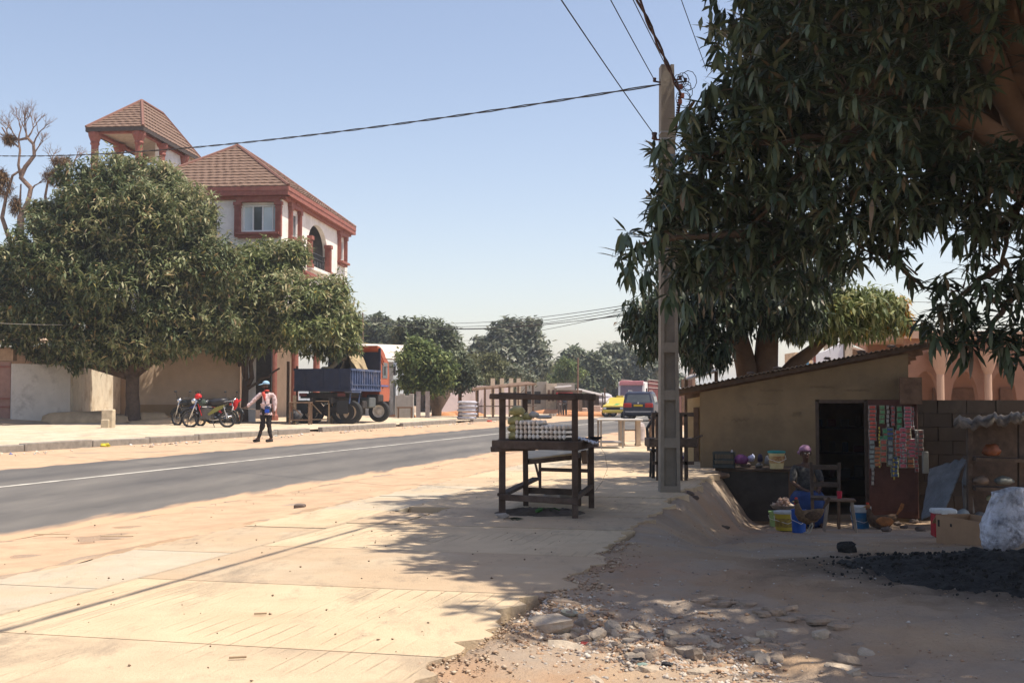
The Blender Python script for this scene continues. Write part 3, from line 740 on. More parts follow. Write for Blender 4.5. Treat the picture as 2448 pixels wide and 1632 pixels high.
tiled_roof(house, -7.95, .45, -.45, 13.9, hz(11.68), (-3.75, 4.3), (-3.75, 10.2), hz(14.75), fm=M_redtrim)
# rooftop pavilion
px0 = -8.2 + 0.0
pcx, pcy = None, None
def toloc(v): return house.matrix_basis.inverted() @ v
cnr = rootM(house).inverted() @ Vector((-19.6, 62, 15.67))
tiled_roof(house, cnr.x - 3.15, cnr.x, cnr.y, cnr.y + 8.4, cnr.z, (cnr.x - 1.55, cnr.y + 3.4), (cnr.x - 1.55, cnr.y + 6.4), cnr.z + 2.25, .34)
for (dx, dy) in ((-.35, .35), (-2.8, .35), (-.35, 3.4), (-2.8, 3.4), (-.35, 6.6), (-2.8, 6.6)):
    mb = MB(); mb.lathe([(.3, 0), (.3, .3), (.2, .4), (.19, 2.1), (.25, 2.2), (.22, 2.3), (.34, 2.62), (.36, 2.8)], 14, (cnr.x + dx, cnr.y + dy, cnr.z - 3.0)); mb.build('pavilion_column', M_redtrim, house)
mb = MB()
for (a, b) in (((-.35, .35), (-.35, 6.6)), ((-2.8, .35), (-2.8, 6.6)), ((-.35, .35), (-2.8, .35))):
    mb.beam((cnr.x + a[0], cnr.y + a[1], cnr.z - .19), (cnr.x + b[0], cnr.y + b[1], cnr.z - .19), .22, .14)
mb.build('pavilion_beam', M_redtrim, house)
mb = MB(); mb.box((cnr.x - .5, cnr.y + 5.6, cnr.z - 1.6), (.2, 5.0, 3.0)); mb.box((cnr.x - 2.7, cnr.y + 6.0, cnr.z - 1.9), (.2, 4.0, 2.4)); mb.box((cnr.x - 1.6, cnr.y + 3.6, cnr.z - 3.1), (3.2, 7.0, .2)); mb.box((cnr.x - 1.6, cnr.y + 3.6, (cnr.z - 3.2) / 2 + 5.6), (3.0, 6.8, cnr.z - 3.2 - 11.2)); mb.build('pavilion_base', M_whitewall, house)
# ================================================================ boundary walls on the left
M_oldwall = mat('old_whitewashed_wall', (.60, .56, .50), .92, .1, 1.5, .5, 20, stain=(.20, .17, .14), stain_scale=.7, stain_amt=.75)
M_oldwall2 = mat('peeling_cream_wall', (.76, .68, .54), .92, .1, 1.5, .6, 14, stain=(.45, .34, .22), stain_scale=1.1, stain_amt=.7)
def vwall(name, label, a, b, z0, z1, m, th=.2, cat='wall', cap=None):
    t_ = thing(name, label, cat, (a[0], a[1], z0)); mb = MB()
    mb.beam((a[0], a[1], (z0 + z1) / 2), (b[0], b[1], (z0 + z1) / 2), th, z1 - z0, up=(0, 0, 1))
    mb.build('wall_panel', m, t_, world=True)
    if cap is not None:
        mb = MB(); mb.beam((a[0], a[1], z1 + .04), (b[0], b[1], z1 + .04), th + .08, .08); mb.build('coping', cap, t_, world=True)
    return t_
pa, pb = D(28, 900, 50), D(167, 900, 51.5)
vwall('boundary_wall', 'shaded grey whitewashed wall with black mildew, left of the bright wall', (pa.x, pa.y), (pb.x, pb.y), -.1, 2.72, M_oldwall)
pc = D(169, 900, 51.8); pd = D(345, 900, 66)
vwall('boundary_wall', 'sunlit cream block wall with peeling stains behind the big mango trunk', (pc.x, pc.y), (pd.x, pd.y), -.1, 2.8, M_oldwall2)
pe = D(328, 900, 54); pf = D(573, 900, 55.5)
hw = thing('boundary_wall', 'tall beige street wall with a brown plinth behind the motorbikes', 'wall', (pe.x, pe.y, 0))
mb = MB(); mb.beam((pe.x, pe.y, 3.1), (pf.x, pf.y, 3.1), .25, 4.6); mb.build('wall_panel', M_beigewall, hw, world=True)
mb = MB(); mb.beam((pe.x, pe.y - .05, .4), (pf.x, pf.y - .05, .4), .42, 1.15); mb.build('plinth', M_plinth, hw, world=True)
mb = MB(); mb.beam((pf.x + .15, pf.y - .02, 2.7), (pf.x + .65, pf.y + .3, 2.7), .3, 5.3); mb.build('corner_pier', M_whitewall, hw, world=True)
gt = thing('gate', 'brown pink metal gate at the left edge beside the grey wall', 'gate', (D(0, 900, 50).x, 50, 0))
M_gate = mat('pink_brown_metal', (.30, .17, .13), .6, .12, 4, .1)
ga, gb = D(-60, 900, 50.2), D(27, 900, 50.2)
for i in range(3):
    x0 = ga.x + (gb.x - ga.x) * i / 3; x1 = ga.x + (gb.x - ga.x) * (i + 1) / 3
    mb = MB(); mb.box(((x0 + x1) / 2, 50.2, 1.5), (x1 - x0 - .03, .06, 2.6)); mb.build('gate_panel', M_gate, gt, world=True)
for zz in (.9, 1.25, 2.6):
    mb = MB(); mb.box(((ga.x + gb.x) / 2, 50.13, zz), (gb.x - ga.x, .06, .05)); mb.build('rail', M_redtrim, gt, world=True)
mb = MB(); mb.box(((ga.x + gb.x) / 2, 50.3, 3.1), (gb.x - ga.x + .2, .4, .5)); mb.build('lintel', mat('brown_render', (.36, .24, .15), .9), gt, world=True)
# low house roof above the gate
lh = thing('low_house', 'low brown rendered house behind the gate at the left edge', 'house', (D(20, 900, 58).x, 58, .3))
q0, q1 = D(-200, 800, 58), D(105, 800, 58)
mb = MB(); mb.box(((q0.x + q1.x) / 2, 61, 2.0), (q1.x - q0.x, 6, 3.6)); mb.build('wall', mat('brown_render', (.36, .24, .15), .9), lh, world=True)
mb = MB(); mb.add([(q0.x, 57.6, 4.1), (q1.x + .2, 57.6, 4.1), (q1.x + .2, 64.4, 4.9), (q0.x, 64.4, 4.9), (q0.x, 57.6, 3.95), (q1.x + .2, 57.6, 3.95), (q1.x + .2, 64.4, 4.75), (q0.x, 64.4, 4.75)], [(0, 1, 2, 3), (7, 6, 5, 4), (0, 4, 5, 1), (1, 5, 6, 2), (2, 6, 7, 3), (3, 7, 4, 0)]); mb.build('roof', mat('pale_clay_roof', (.58, .42, .30), .8), lh, world=True)
# soil mounds and culvert blocks at the verge
M_mud = mat('packed_soil', (.50, .36, .22), .95, .15, 3, .6, 12)
for (pxx, pyy, dd, rx, rz_, lab) in ((215, 975, 51, 2.3, .55, 'low tan soil bank in front of the cream wall, left of the mango trunk'), (356, 985, 52, 1.0, .5, 'rounded sandy soil heap just right of the mango trunk'), (405, 995, 50.5, 1.6, .28, 'flat reddish soil heap between the mango trunk and the motorbikes')):
    p = D(pxx, pyy, dd); mb = MB(); mb.ell((p.x, p.y, .15), (rx, 1.1, rz_), 20, 10, wob=.35, seed=pxx)
    tag(mb.build('soil_heap', M_mud, smooth=True), lab, 'soil heap')
p = G(259, 1026, .1)
mb = MB(); mb.bbox((p.x, p.y, .47), (.42, .35, .75), .03); mb.bbox((p.x - .05, p.y - .2, .3), (.3, .12, .35), .03)
tag(mb.build('concrete_stub', mat('worn_block', (.48, .40, .28), .9, .2, 6, .5)), 'short worn concrete stub standing on the far pavement left of the mango trunk', 'post')
# ================================================================ the shop shack on the right
M_mudwall = mat('ochre_mud_plaster', (.205, .152, .09), .95, .18, 1.4, .8, 20, stain=(.125, .095, .062), stain_scale=.8, stain_amt=.8)
M_yellow = mat('yellow_plaster', (.62, .45, .24), .9, .1, 2, .4, stain=(.42, .28, .15), stain_scale=1.5, stain_amt=.6)
M_tin = mat('weathered_tin', (.42, .38, .34), .55, .18, 3, .15, metal=.35, stain=(.22, .12, .07), stain_scale=1.6, stain_amt=.75)
M_wood = mat('dark_weathered_wood', (.085, .062, .048), .9, .3, 9, .5, 30)
M_oldwood = mat('brown_wood', (.16, .10, .065), .88, .28, 8, .4)
S1 = Vector((3.34, 21.0, 0)); SD = Vector((.9685, -.249, 0)); SL = 3.53; SB = Vector((.249, .9685, 0))
def sp(s, d=0, z=0): return Vector((S1.x + SD.x * s + SB.x * d, S1.y + SD.y * s + SB.y * d, z))
SRZ = math.atan2(SD.y, SD.x)
shack = thing('shop_shack', 'low ochre mud plastered shop shack with a sloping tin roof and an open doorway', 'shop', (S1.x, S1.y, -.85), SRZ)
SM = rootM(shack)
# local frame: x along the front (s), y back, z up from -.85
def lz(z): return z + .85
ds0, ds1 = 1.985, 2.86            # doorway
top = lambda s: 1.33 + (1.99 - 1.33) * s / SL
zd = 1.2
def wallpoly(mb, s0, s1, z0, zt0, zt1, d0=0, d1=.22):
    vs = [(s0, d0, lz(z0)), (s1, d0, lz(z0)), (s1, d0, lz(zt1)), (s0, d0, lz(zt0)), (s0, d1, lz(z0)), (s1, d1, lz(z0)), (s1, d1, lz(zt1)), (s0, d1, lz(zt0))]
    mb.add(vs, [(0, 1, 2, 3), (7, 6, 5, 4), (0, 4, 5, 1), (1, 5, 6, 2), (2, 6, 7, 3), (3, 7, 4, 0)])
mb = MB(); wallpoly(mb, 0, ds0, -1.1, top(0), top(ds0)); wallpoly(mb, ds0, ds1, zd, top(ds0), top(ds1)); wallpoly(mb, ds1, SL, -1.1, top(ds1), top(SL))
mb.build('front_wall', M_mudwall, shack)
mb = MB(); mb.add([(0, .22, lz(-1.1)), (0, 4.5, lz(-1.1)), (0, 4.5, lz(1.3)), (0, .22, lz(1.33)), (.2, .22, lz(-1.1)), (.2, 4.5, lz(-1.1)), (.2, 4.5, lz(1.3)), (.2, .22, lz(1.33))], [(3, 2, 1, 0), (4, 5, 6, 7), (0, 1, 5, 4), (1, 2, 6, 5), (2, 3, 7, 6), (3, 0, 4, 7)])
mb.add([(SL - .2, .22, lz(-1.1)), (SL - .2, 4.5, lz(-1.1)), (SL - .2, 4.5, lz(1.95)), (SL - .2, .22, lz(1.99)), (SL, .22, lz(-1.1)), (SL, 4.5, lz(-1.1)), (SL, 4.5, lz(1.95)), (SL, .22, lz(1.99))], [(3, 2, 1, 0), (4, 5, 6, 7), (0, 1, 5, 4), (1, 2, 6, 5), (2, 3, 7, 6), (3, 0, 4, 7)])
mb.box((SL / 2, 4.6, lz(.1)), (SL, .2, 2.4)); mb.build('side_wall', M_mudwall, shack)
mb = MB(); mb.box((SL / 2, 2.4, .0), (SL - .45, 4.2, .1)); mb.build('floor', M_dirt, shack)
# projecting sunlit yellow room on the street side
a = rootM(shack).inverted() @ Vector((D(1641, 1000, 23).x, 23, 0))
mb = MB(); mb.box((a.x + .75, a.y + 1.5, lz(.1)), (1.5, 2.6, 2.4)); mb.build('side_room', M_yellow, shack)
mb = MB(); mb.box((a.x + .17, a.y + .17, lz(.3)), (.1, .04, 1.5)); mb.build('shutter', M_oldwood, shack)
# tin roof sheets
def tin_sheet(par, s0, s1, zf, y0, y1, m=M_tin, amp=.014, pitch=.076, rag=.05, fallback=.05, name='roof_sheet', sub=None):
    n = max(4, int((s1 - s0) / pitch * 4)); vs = []; fs = []
    ya = y0 + R0.uniform(-rag, rag); yb = y1 + R0.uniform(-rag, rag)
    for i in range(n + 1):
        s = s0 + (s1 - s0) * i / n; w = amp * math.cos((s - s0) / pitch * 2 * pi)
        vs += [(s, ya, zf(s, ya) + w), (s, yb, zf(s, yb) + w)]
    for i in range(n): fs.append((2 * i, 2 * i + 2, 2 * i + 3, 2 * i + 1))
    mb = MB(); mb.add(vs, fs); return mb.build(name, m, par, thick=.004)
zr = lambda s, y: lz(1.45 + (1.99 - 1.33) / SL * s * 1.0 - .03 * y) 
for i in range(5):
    s0 = -.42 + i * .86; tin_sheet(shack, s0, s0 + .9, lambda s, y, i=i: zr(s, y) + (.006 * (i % 2)), -.24, 2.6); tin_sheet(shack, s0, s0 + .9, lambda s, y, i=i: zr(s, y) - .015 + (.006 * (i % 2)), 2.45, 5.4)
mb = MB()
for y_ in (.1, 1.6, 3.1, 4.5): mb.beam((-.4, y_, zr(-.4, y_) - .07), (3.9, y_, zr(3.9, y_) - .07), .06, .09)
mb.build('roof_pole', M_oldwood, shack)
mb = MB(); mb.beam((-.42, -.12, zr(-.42, 0) - .05), (3.95, -.12, zr(3.95, 0) - .05), .03, .07); mb.build('fascia_board', M_wood, shack)
# things weighing the roof edge down
M_darkst = mat('dark_stone', (.13, .10, .085), .9, .3, 8, .5)
M_stone = mat('grey_stone', (.30, .27, .24), .9, .2, 8, .5)
for i, (s, r) in enumerate(((.9, .06), (1.35, .07), (2.2, .06), (2.75, .08), (3.25, .07))):
    mb = MB(); mb.ell(SM @ Vector((s, -.1, zr(s, 0) + .05)), (r * 1.1, r * .8, r * .4), 9, 6, wob=.6, seed=i)
    tag(mb.build('roof_stone', M_darkst, smooth=True), ['first stone from the left weighing down the shack roof edge', 'second stone from the left on the shack roof edge', 'middle stone on the shack roof edge above the doorway', 'stone on the shack roof edge above the hanging sachets', 'rightmost stone on the shack roof edge'][i], 'stone')
mb = MB()
for s_ in (ds0 + .03, ds1 - .03): mb.box((s_, .1, lz(.15)), (.06, .2, 2.05))
mb.box(((ds0 + ds1) / 2, .1, lz(1.17)), (ds1 - ds0 - .13, .2, .06)); mb.build('door_frame', M_wood, shack)
# dim shelves with goods inside the doorway
sf = thing('shop_shelf', 'dark shelves with goods dimly seen inside the shop doorway', 'shelf', SM @ Vector((2.45, 3.2, 0)), SRZ)
for z_ in (.5, 1.0, 1.5): mb = MB(); mb.box((0, 0, z_), (1.5, .35, .04)); mb.build('board', M_wood, sf)
for k in range(18): mb = MB(); h_ = R0.uniform(.12, .28); mb.bbox((-.65 + (k % 6) * .25, -.03, .52 + .5 * (k // 6) + h_ / 2), (R0.uniform(.1, .19), .14, h_), .01); mb.build('goods', mat('goods_tone_%s' % 'abcd'[k % 4], ((.10, .08, .06), (.03, .05, .10), (.12, .03, .03), (.09, .09, .08))[k % 4], .6), sf)
# faded charcoal scribbles on the plaster
M_scrib = mat('charcoal_scribble', (.11, .085, .055), .95, .2, 12, 0)
def scribble(s0, s1, zc, amp, n, name='scribble'):
    mb = MB(); pts = []
    for i in range(n + 1):
        k = i / n; pts.append((s0 + (s1 - s0) * k + R0.uniform(-.01, .01), -.004, lz(zc + amp * (1 if i % 2 else -1) * R0.uniform(.3, 1))))
    mb.tube(pts, .004, 4, squash=.3); mb.build(name, M_scrib, shack)
scribble(1.05, 1.45, 1.36, .022, 26); scribble(1.9, 2.3, 1.42, .025, 26); scribble(1.0, 1.35, 1.12, .03, 9); scribble(.55, .85, .85, .05, 7); scribble(1.6, 1.75, .95, .06, 6); scribble(2.5, 2.9, 1.36, .02, 14)
# open metal door leaf beside the doorway, folded against the wall
M_rust = mat('rust_red_metal', (.11, .05, .038), .7, .22, 5, .3)
mb = MB(); mb.bbox((3.26, -.07, lz(.2)), (.8, .05, 2.0), .01); dl = mb.build('door', M_rust, shack)
mb = MB()
for zz in (-.7, .2, 1.1): mb.box((3.26, -.1, lz(zz)), (.78, .02, .06))
for ss in (2.9, 3.62): mb.box((ss, -.1, lz(.2)), (.05, .02, 1.9))
mb.build('door_frame', M_rust, dl)
mb = MB(); mb.box((3.55, -.14, lz(1.35)), (.35, .3, .45)); mb.build('beam_end', M_oldwood, shack)
# ================================================================ compound wall right of the shack
cw0, cw1 = sp(SL + .0, .3), Vector((13.5, 19.6, 0))
M_darkwall = mat('dark_block_wall', (.10, .078, .06), .95, .15, 2, .5, 16, stain=(.07, .05, .04), stain_scale=1, stain_amt=.6)
cwt = thing('compound_wall', 'dark earthen block wall running right from the shack', 'wall', (cw0.x, cw0.y, -.9))
mb = MB(); mb.beam((cw0.x, cw0.y + .03, .14), (cw1.x, cw1.y + .03, .14), .1, 2.06); mb.build('mortar_core', mat('dark_mortar', (.045, .035, .028), .95), cwt, world=True)
rows, nb = 9, 14
for r in range(rows):
    for b in range(nb + 1):
        off = .5 if r % 2 else 0
        k0, k1 = max(0, (b - off) / nb), min(1, (b + 1 - off) / nb)
        if k1 - k0 < .01: continue
        p, q = cw0.lerp(cw1, k0), cw0.lerp(cw1, k1); d = (q - p).normalized()
        z = -.9 + r * .233 + .116; mb = MB(); j = R0.uniform(-.012, .012)
        mb.beam(p + d * .006 + Vector((0, j, z)), q - d * .006 + Vector((0, j, z)), .2, .225); mb.build('block', M_darkwall, cwt, world=True)
# ================================================================ pink arcaded building behind the compound wall
M_pink = mat('salmon_plaster', (.30, .165, .11), .9, .12, 2, .35)
M_pinkl = mat('pale_salmon_trim', (.48, .32, .235), .9, .08, 2, .3)
pk = thing('arcade_building', 'salmon pink building with arches and pale pillars behind the dark wall', 'building', (12, 33, -.8))
x0, x1, yy = D(2165, 900, 33).x, D(2620, 900, 33).x, 33.0
mb = MB(); mb.box(((x0 + x1) / 2, 36.6, 1.2), (x1 - x0, .2, 4.2)); mb.build('back_wall', M_pink, pk, world=True)
nA = 5; w = (x1 - x0) / nA; mb = MB()
for i in range(nA):
    c = x0 + w * (i + .5); r = w * .36
    mb.box((c - w / 2 + (w / 2 - r) / 2, yy, .5), (w / 2 - r, .25, 2.8)); mb.box((c + w / 2 - (w / 2 - r) / 2, yy, .5), (w / 2 - r, .25, 2.8))
    K = 12
    for k in range(K):
        a0, a1 = pi * k / K, pi * (k + 1) / K
        A = (c + r * math.cos(a0), 1.1 + .9 * math.sin(a0)); B = (c + r * math.cos(a1), 1.1 + .9 * math.sin(a1)); zt = 2.9
        A0 = (A[0], A[1]); 
        vs = [(A[0], yy - .124, A[1]), (B[0], yy - .124, B[1]), (B[0], yy - .124, zt), (A[0], yy - .124, zt), (A[0], yy + .124, A[1]), (B[0], yy + .124, B[1]), (B[0], yy + .124, zt), (A[0], yy + .124, zt)]
        mb.add(vs, [(0, 1, 2, 3), (7, 6, 5, 4), (0, 4, 5, 1), (2, 6, 7, 3)])
    mb.box((c - w / 2 + (w / 2 - r) / 2, yy, 2.4), (w / 2 - r, .249, 1.0)); mb.box((c + w / 2 - (w / 2 - r) / 2, yy, 2.4), (w / 2 - r, .249, 1.0))
mb.build('arcade', M_pink, pk, world=True)
for pxx in (2248, 2362):
    c = D(pxx, 900, 32.6); mb = MB(); mb.lathe([(.1, -.9), (.1, 1.9), (.16, 2.05), (.3, 2.5), (.33, 2.55)], 14, (c.x, c.y, 0)); mb.build('pillar', M_pinkl, pk, world=True)
for pxx in (2260, 2318, 2420):
    c = D(pxx, 900, 36.4); mb = MB(); mb.box((c.x, 36.45, .6), (.75, .08, 1.9)); mb.build('doorway', mat('brown_door', (.16, .09, .06), .8), pk, world=True)
mb = MB(); mb.box(((x0 + x1) / 2, 34.8, 3.0), (x1 - x0 + .3, 4.2, .2)); mb.build('roof_slab', M_pinkl, pk, world=True)
# ================================================================ white gabled house and small roofs beyond the shack
M_white = mat('white_paint', (.74, .74, .76), .8, .04, 2, .15)
wh = thing('gabled_house', 'white gable wall with a cream chimney block rising above the shack roof', 'house', (D(2000, 900, 42).x, 42, -.8))
poly = [D(1948, 960, 42), D(2016, 960, 42), D(2016, 816, 42), D(1975, 838, 42), D(1948, 846, 42)]
mb = MB(); mb.prism([(p.x, p.z) for p in poly], 0, .3, Matrix.Translation((0, 42.3, 0)) @ rotM(pi / 2, 0, 0)); mb.build('gable_wall', M_white, wh, world=True)
c = D(2025, 840, 42.1); mb = MB(); mb.box((c.x + .02, 43.4, c.z - .3), (.26, 2.9, 1.4)); mb.build('end_pier', mat('cream_block', (.55, .45, .34), .9), wh, world=True)
a, b = D(2030, 838, 44), D(2075, 852, 41); mb = MB(); mb.beam(a, b, .25, .3); mb.build('roof_edge', M_oldwood, wh, world=True)
a, b = D(2040, 866, 44), D(2180, 866, 44); mb = MB(); mb.box(((a.x + b.x) / 2, 44, .3), (b.x - a.x, .3, 3.4)); mb.build('side_wall', M_white, wh, world=True)
oh = thing('tall_house', 'terracotta roof corner and pale yellow wall of a house behind the second mango', 'house', (D(2060, 800, 55).x, 55, -.8))
a, b = D(1945, 900, 55), D(1900, 900, 55); mb = MB(); mb.box(((a.x + b.x) / 2, 56, 1.3), (a.x - b.x, 2, 4.2)); mb.build('wall', mat('pale_yellow_wall', (.66, .50, .33), .9), oh, world=True)
a, b = D(2040, 795, 55), D(2112, 828, 53); mb = MB(); mb.beam(a, b, 1.6, .5, up=(0, 0, 1)); mb.build('roof', mat('terracotta_roof', (.45, .25, .17), .8), oh, world=True)
bp = thing('blue_post', 'blue painted metal post with brown rungs above the shack roof', 'metal frame', (D(1928, 900, 38).x, 38, -.8))
a = D(1928, 838, 38); mb = MB(); mb.beam((a.x, 38, -.8), (a.x, 38, a.z), .12, .12); mb.beam((a.x, 38, a.z - .1), D(1952, 818, 38), .05, .05); mb.build('post', mat('blue_paint', (.10, .25, .38), .6), bp, world=True)
a = D(1948, 838, 38); mb = MB(); mb.beam((a.x, 38.05, -.8), (a.x, 38.05, a.z), .07, .07)
for k in range(4): q = D(1930, 848 + k * 11, 38); mb.beam((q.x, 38.03, q.z), (a.x, 38.03, q.z), .04, .04)
mb.build('rung', M_redtrim, bp, world=True)
p = D(1653, 880, 60); q = D(1653, 800, 60); mb = MB(); mb.tube([(p.x, 60, 0), (q.x, 60, q.z + 1)], [.2, .17], 8); tag(mb.build('wooden_pole', mat('brown_pole', (.18, .11, .08), .9)), 'brown pole standing behind the shack, right of the utility pole', 'pole')
# stall roof seen behind pole (brown tin)
st = thing('lean_to', 'brown tin lean-to roof rising behind the shack', 'shelter', (D(1660, 900, 27).x, 27, -.6))
a, b, c, d = D(1640, 908, 26), D(1712, 888, 25.5), D(1712, 880, 29), D(1640, 900, 29)
mb = MB(); mb.face([a, b, c, d]); mb.build('roof', M_tin, st, world=True, thick=.04)
mb = MB()
for p in (a, b, c, d): mb.beam((p.x, p.y, -.7), (p.x, p.y, p.z), .07, .07)
mb.build('post', M_oldwood, st, world=True)
# ================================================================ trees
M_bark = mat('mango_bark', (.115, .08, .058), .95, .25, 6, .8, 14, bdist=.03)
M_barkred = mat('smooth_red_bark', (.20, .125, .08), .9, .2, 3, .6, 12, bdist=.02)
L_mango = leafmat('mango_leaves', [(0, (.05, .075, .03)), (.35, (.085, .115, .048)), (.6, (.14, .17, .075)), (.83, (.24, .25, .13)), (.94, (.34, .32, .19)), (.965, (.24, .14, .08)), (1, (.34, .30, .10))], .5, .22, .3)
L_mango2 = leafmat('bright_mango_leaves', [(0, (.08, .11, .04)), (.4, (.16, .20, .075)), (.75, (.27, .30, .13)), (.93, (.38, .38, .20)), (1, (.46, .36, .08))], .5, .28, .3)
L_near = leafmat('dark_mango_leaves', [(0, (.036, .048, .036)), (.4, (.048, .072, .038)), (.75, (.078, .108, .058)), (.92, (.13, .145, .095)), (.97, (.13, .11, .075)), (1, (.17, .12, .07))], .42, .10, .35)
L_dusty_lit = leafmat('dusty_lit_mango_leaves', [(0, (.13, .165, .07)), (.4, (.22, .25, .12)), (.8, (.38, .38, .22)), (1, (.50, .38, .22))], .5, .3, .3)  # outer sprays, sunlight on the clumps put into a paler leaf colour
L_orange = leafmat('rusty_new_leaves', [(0, (.35, .16, .04)), (.5, (.45, .24, .06)), (1, (.50, .34, .10))], .5, .3)
L_far = leafmat('dusty_far_leaves', [(0, (.07, .09, .055)), (.5, (.12, .145, .085)), (.85, (.19, .21, .13)), (1, (.26, .26, .18))], .6, .2, .2)
L_far2 = leafmat('bright_far_leaves', [(0, (.07, .10, .035)), (.5, (.12, .165, .055)), (.85, (.22, .27, .10)), (1, (.34, .36, .16))], .55, .25, .2)
L_grey = leafmat('grey_green_leaves', [(0, (.09, .11, .075)), (.5, (.17, .195, .135)), (.85, (.28, .29, .22)), (1, (.38, .38, .30))], .6, .2, .2)
def blobs_px(lst):
    """(px, py, depth, rx, ry, rz): clump centres measured from the photograph, radii in metres"""
    out = []
    for (px, py, d, rx, ry, rz_) in lst:
        p = D(px, py, d); out.append(((p.x, p.y, p.z), (rx, ry, rz_)))
    return out
def branches(name, base, blobs, m, root, r0=.3, fork=.35, seed=1, trunk_r=None, n=None, hmin=None):
    mb = MB(); b = Vector(base); r = random.Random(seed)
    cz = min(c[2] for c, _ in blobs)
    top_ = Vector((b.x + r.uniform(-.1, .1), b.y, b.z + (fork if fork > 1.2 else max(1.2, fork * 4))))
    p = limb_path(b, top_, 0, 5, .05, seed); rr = [r0 * 1.45, r0 * 1.1, r0, r0 * .96, r0 * .95, r0 * .97]
    mb.tube(p, rr, 12)
    tr = mb.build('trunk', m, root, smooth=True, world=True)
    mb = MB()
    for i, (c, rad) in enumerate(blobs[:n] if n else blobs):
        c = Vector(c); mid = top_.lerp(c, .55) + Vector((0, 0, -.1 * (c - top_).length))
        q = [top_ - Vector((0, 0, r0 * .5)), top_.lerp(mid, .5) + Vector((r.uniform(-.1, .1), 0, 0)), mid, c.lerp(mid, .4), c]
        mb.tube(q, [r0 * .55, r0 * .42, r0 * .3, r0 * .2, r0 * .08], 7)
    if len(mb.v): mb.build('limb', m, root, smooth=True, world=True)
    return tr
# ---- large round mango at the left
t1 = D(318, 1015, 51); t1.z = .1
tree = thing('mango_tree', 'largest round mango tree on the left, crown over pale walls, one thick dark trunk', 'tree', t1)
B1 = blobs_px([(300, 520, 51, 2.7, 2.7, 2.6), (200, 600, 51, 2.9, 2.8, 2.6), (375, 565, 50, 2.2, 2.6, 2.3), (120, 690, 50, 2.3, 2.5, 2.0), (40, 720, 51, 2.4, 2.4, 2.0), (300, 700, 49, 3.0, 2.6, 2.3), (440, 680, 50, 2.2, 2.4, 2.2),
    (210, 780, 49.5, 2.2, 2.3, 1.6), (400, 790, 49.5, 2.2, 2.3, 1.5), (310, 820, 50, 2.5, 2.4, 1.15), (480, 760, 50.5, 1.5, 2, 1.5), (100, 800, 51, 1.5, 2, 1.2), (-60, 740, 52, 2.6, 2.6, 2.2), (435, 615, 51.5, 1.4, 2, 1.4), (245, 470, 51.5, 1.9, 2, 1.7), (350, 455, 52, 1.7, 2, 1.5), (150, 540, 52, 1.4, 1.8, 1.4), (-10, 640, 52, 1.2, 1.8, 1.2)])
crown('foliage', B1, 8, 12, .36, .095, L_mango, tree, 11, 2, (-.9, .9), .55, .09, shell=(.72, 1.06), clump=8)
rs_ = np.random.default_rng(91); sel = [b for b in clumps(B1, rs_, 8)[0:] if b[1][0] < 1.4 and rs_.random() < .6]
crown('lit_tone_sprays', sel, 5, 11, .36, .09, L_dusty_lit, tree, 13, 2, (-.5, 1.1), .8, .1, shell=(.95, 1.2), inner=0)  # paler leaves paint the sunlit clumps onto the crown
branches('trunk', t1, B1, M_bark, tree, .30, 2.2, 3)
# ---- smaller mango right of it
t2 = D(583, 1012, 55); t2.z = .12
tree = thing('mango_tree', 'lighter green mango with a slim forked trunk between the walking man and the motorbikes', 'tree', t2)
B2 = blobs_px([(640, 640, 54.5, 1.4, 1.6, 1.3), (585, 700, 54, 1.9, 2.0, 1.6), (680, 730, 53.5, 2.0, 2.0, 1.5), (755, 735, 54, 1.2, 1.6, 1.15), (797, 705, 54.5, .75, 1.3, .85), (800, 760, 54, 1.05, 1.6, 1.1), (740, 800, 53.5, 1.7, 1.8, 1.1), (620, 790, 54, 1.9, 2.0, 1.2), (540, 760, 54.5, 1.5, 1.8, 1.4), (825, 820, 53.6, .7, 1.1, .8), (690, 620, 54.5, .9, 1.3, .9), (560, 830, 54.5, 1.1, 1.4, .7)])
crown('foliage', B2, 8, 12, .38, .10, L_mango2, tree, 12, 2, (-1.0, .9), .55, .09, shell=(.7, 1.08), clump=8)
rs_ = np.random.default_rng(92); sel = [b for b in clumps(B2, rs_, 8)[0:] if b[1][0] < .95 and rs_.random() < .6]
crown('lit_tone_sprays', sel, 6, 11, .38, .09, L_dusty_lit, tree, 14, 2, (-.5, 1.1), .8, .1, shell=(.95, 1.25), inner=0)  # sunlit clumps again painted with the paler leaves
mb = MB(); f = D(588, 905, 55)
mb.tube([t2 + Vector((0, 0, -.1)), t2 + Vector((.02, 0, .8)), f], [.22, .165, .15], 10)
mb.build('trunk', M_bark, tree, smooth=True, world=True)
for (a, b, r0, r1, sd) in (((590, 925), (628, 760), .13, .05, 2), ((588, 905), (566, 800), .12, .05, 3), ((590, 915), (600, 760), .1, .04, 4), ((585, 935), (668, 880), .07, .04, 5), ((573, 875), (560, 835), .07, .03, 6), ((600, 860), (700, 790), .07, .03, 7)):
    mb = MB(); limb(mb, D(a[0], a[1], 55), D(b[0], b[1], 54.6), r0, r1, 0, 6, .12, sd); mb.build('limb', M_bark, tree, smooth=True, world=True)
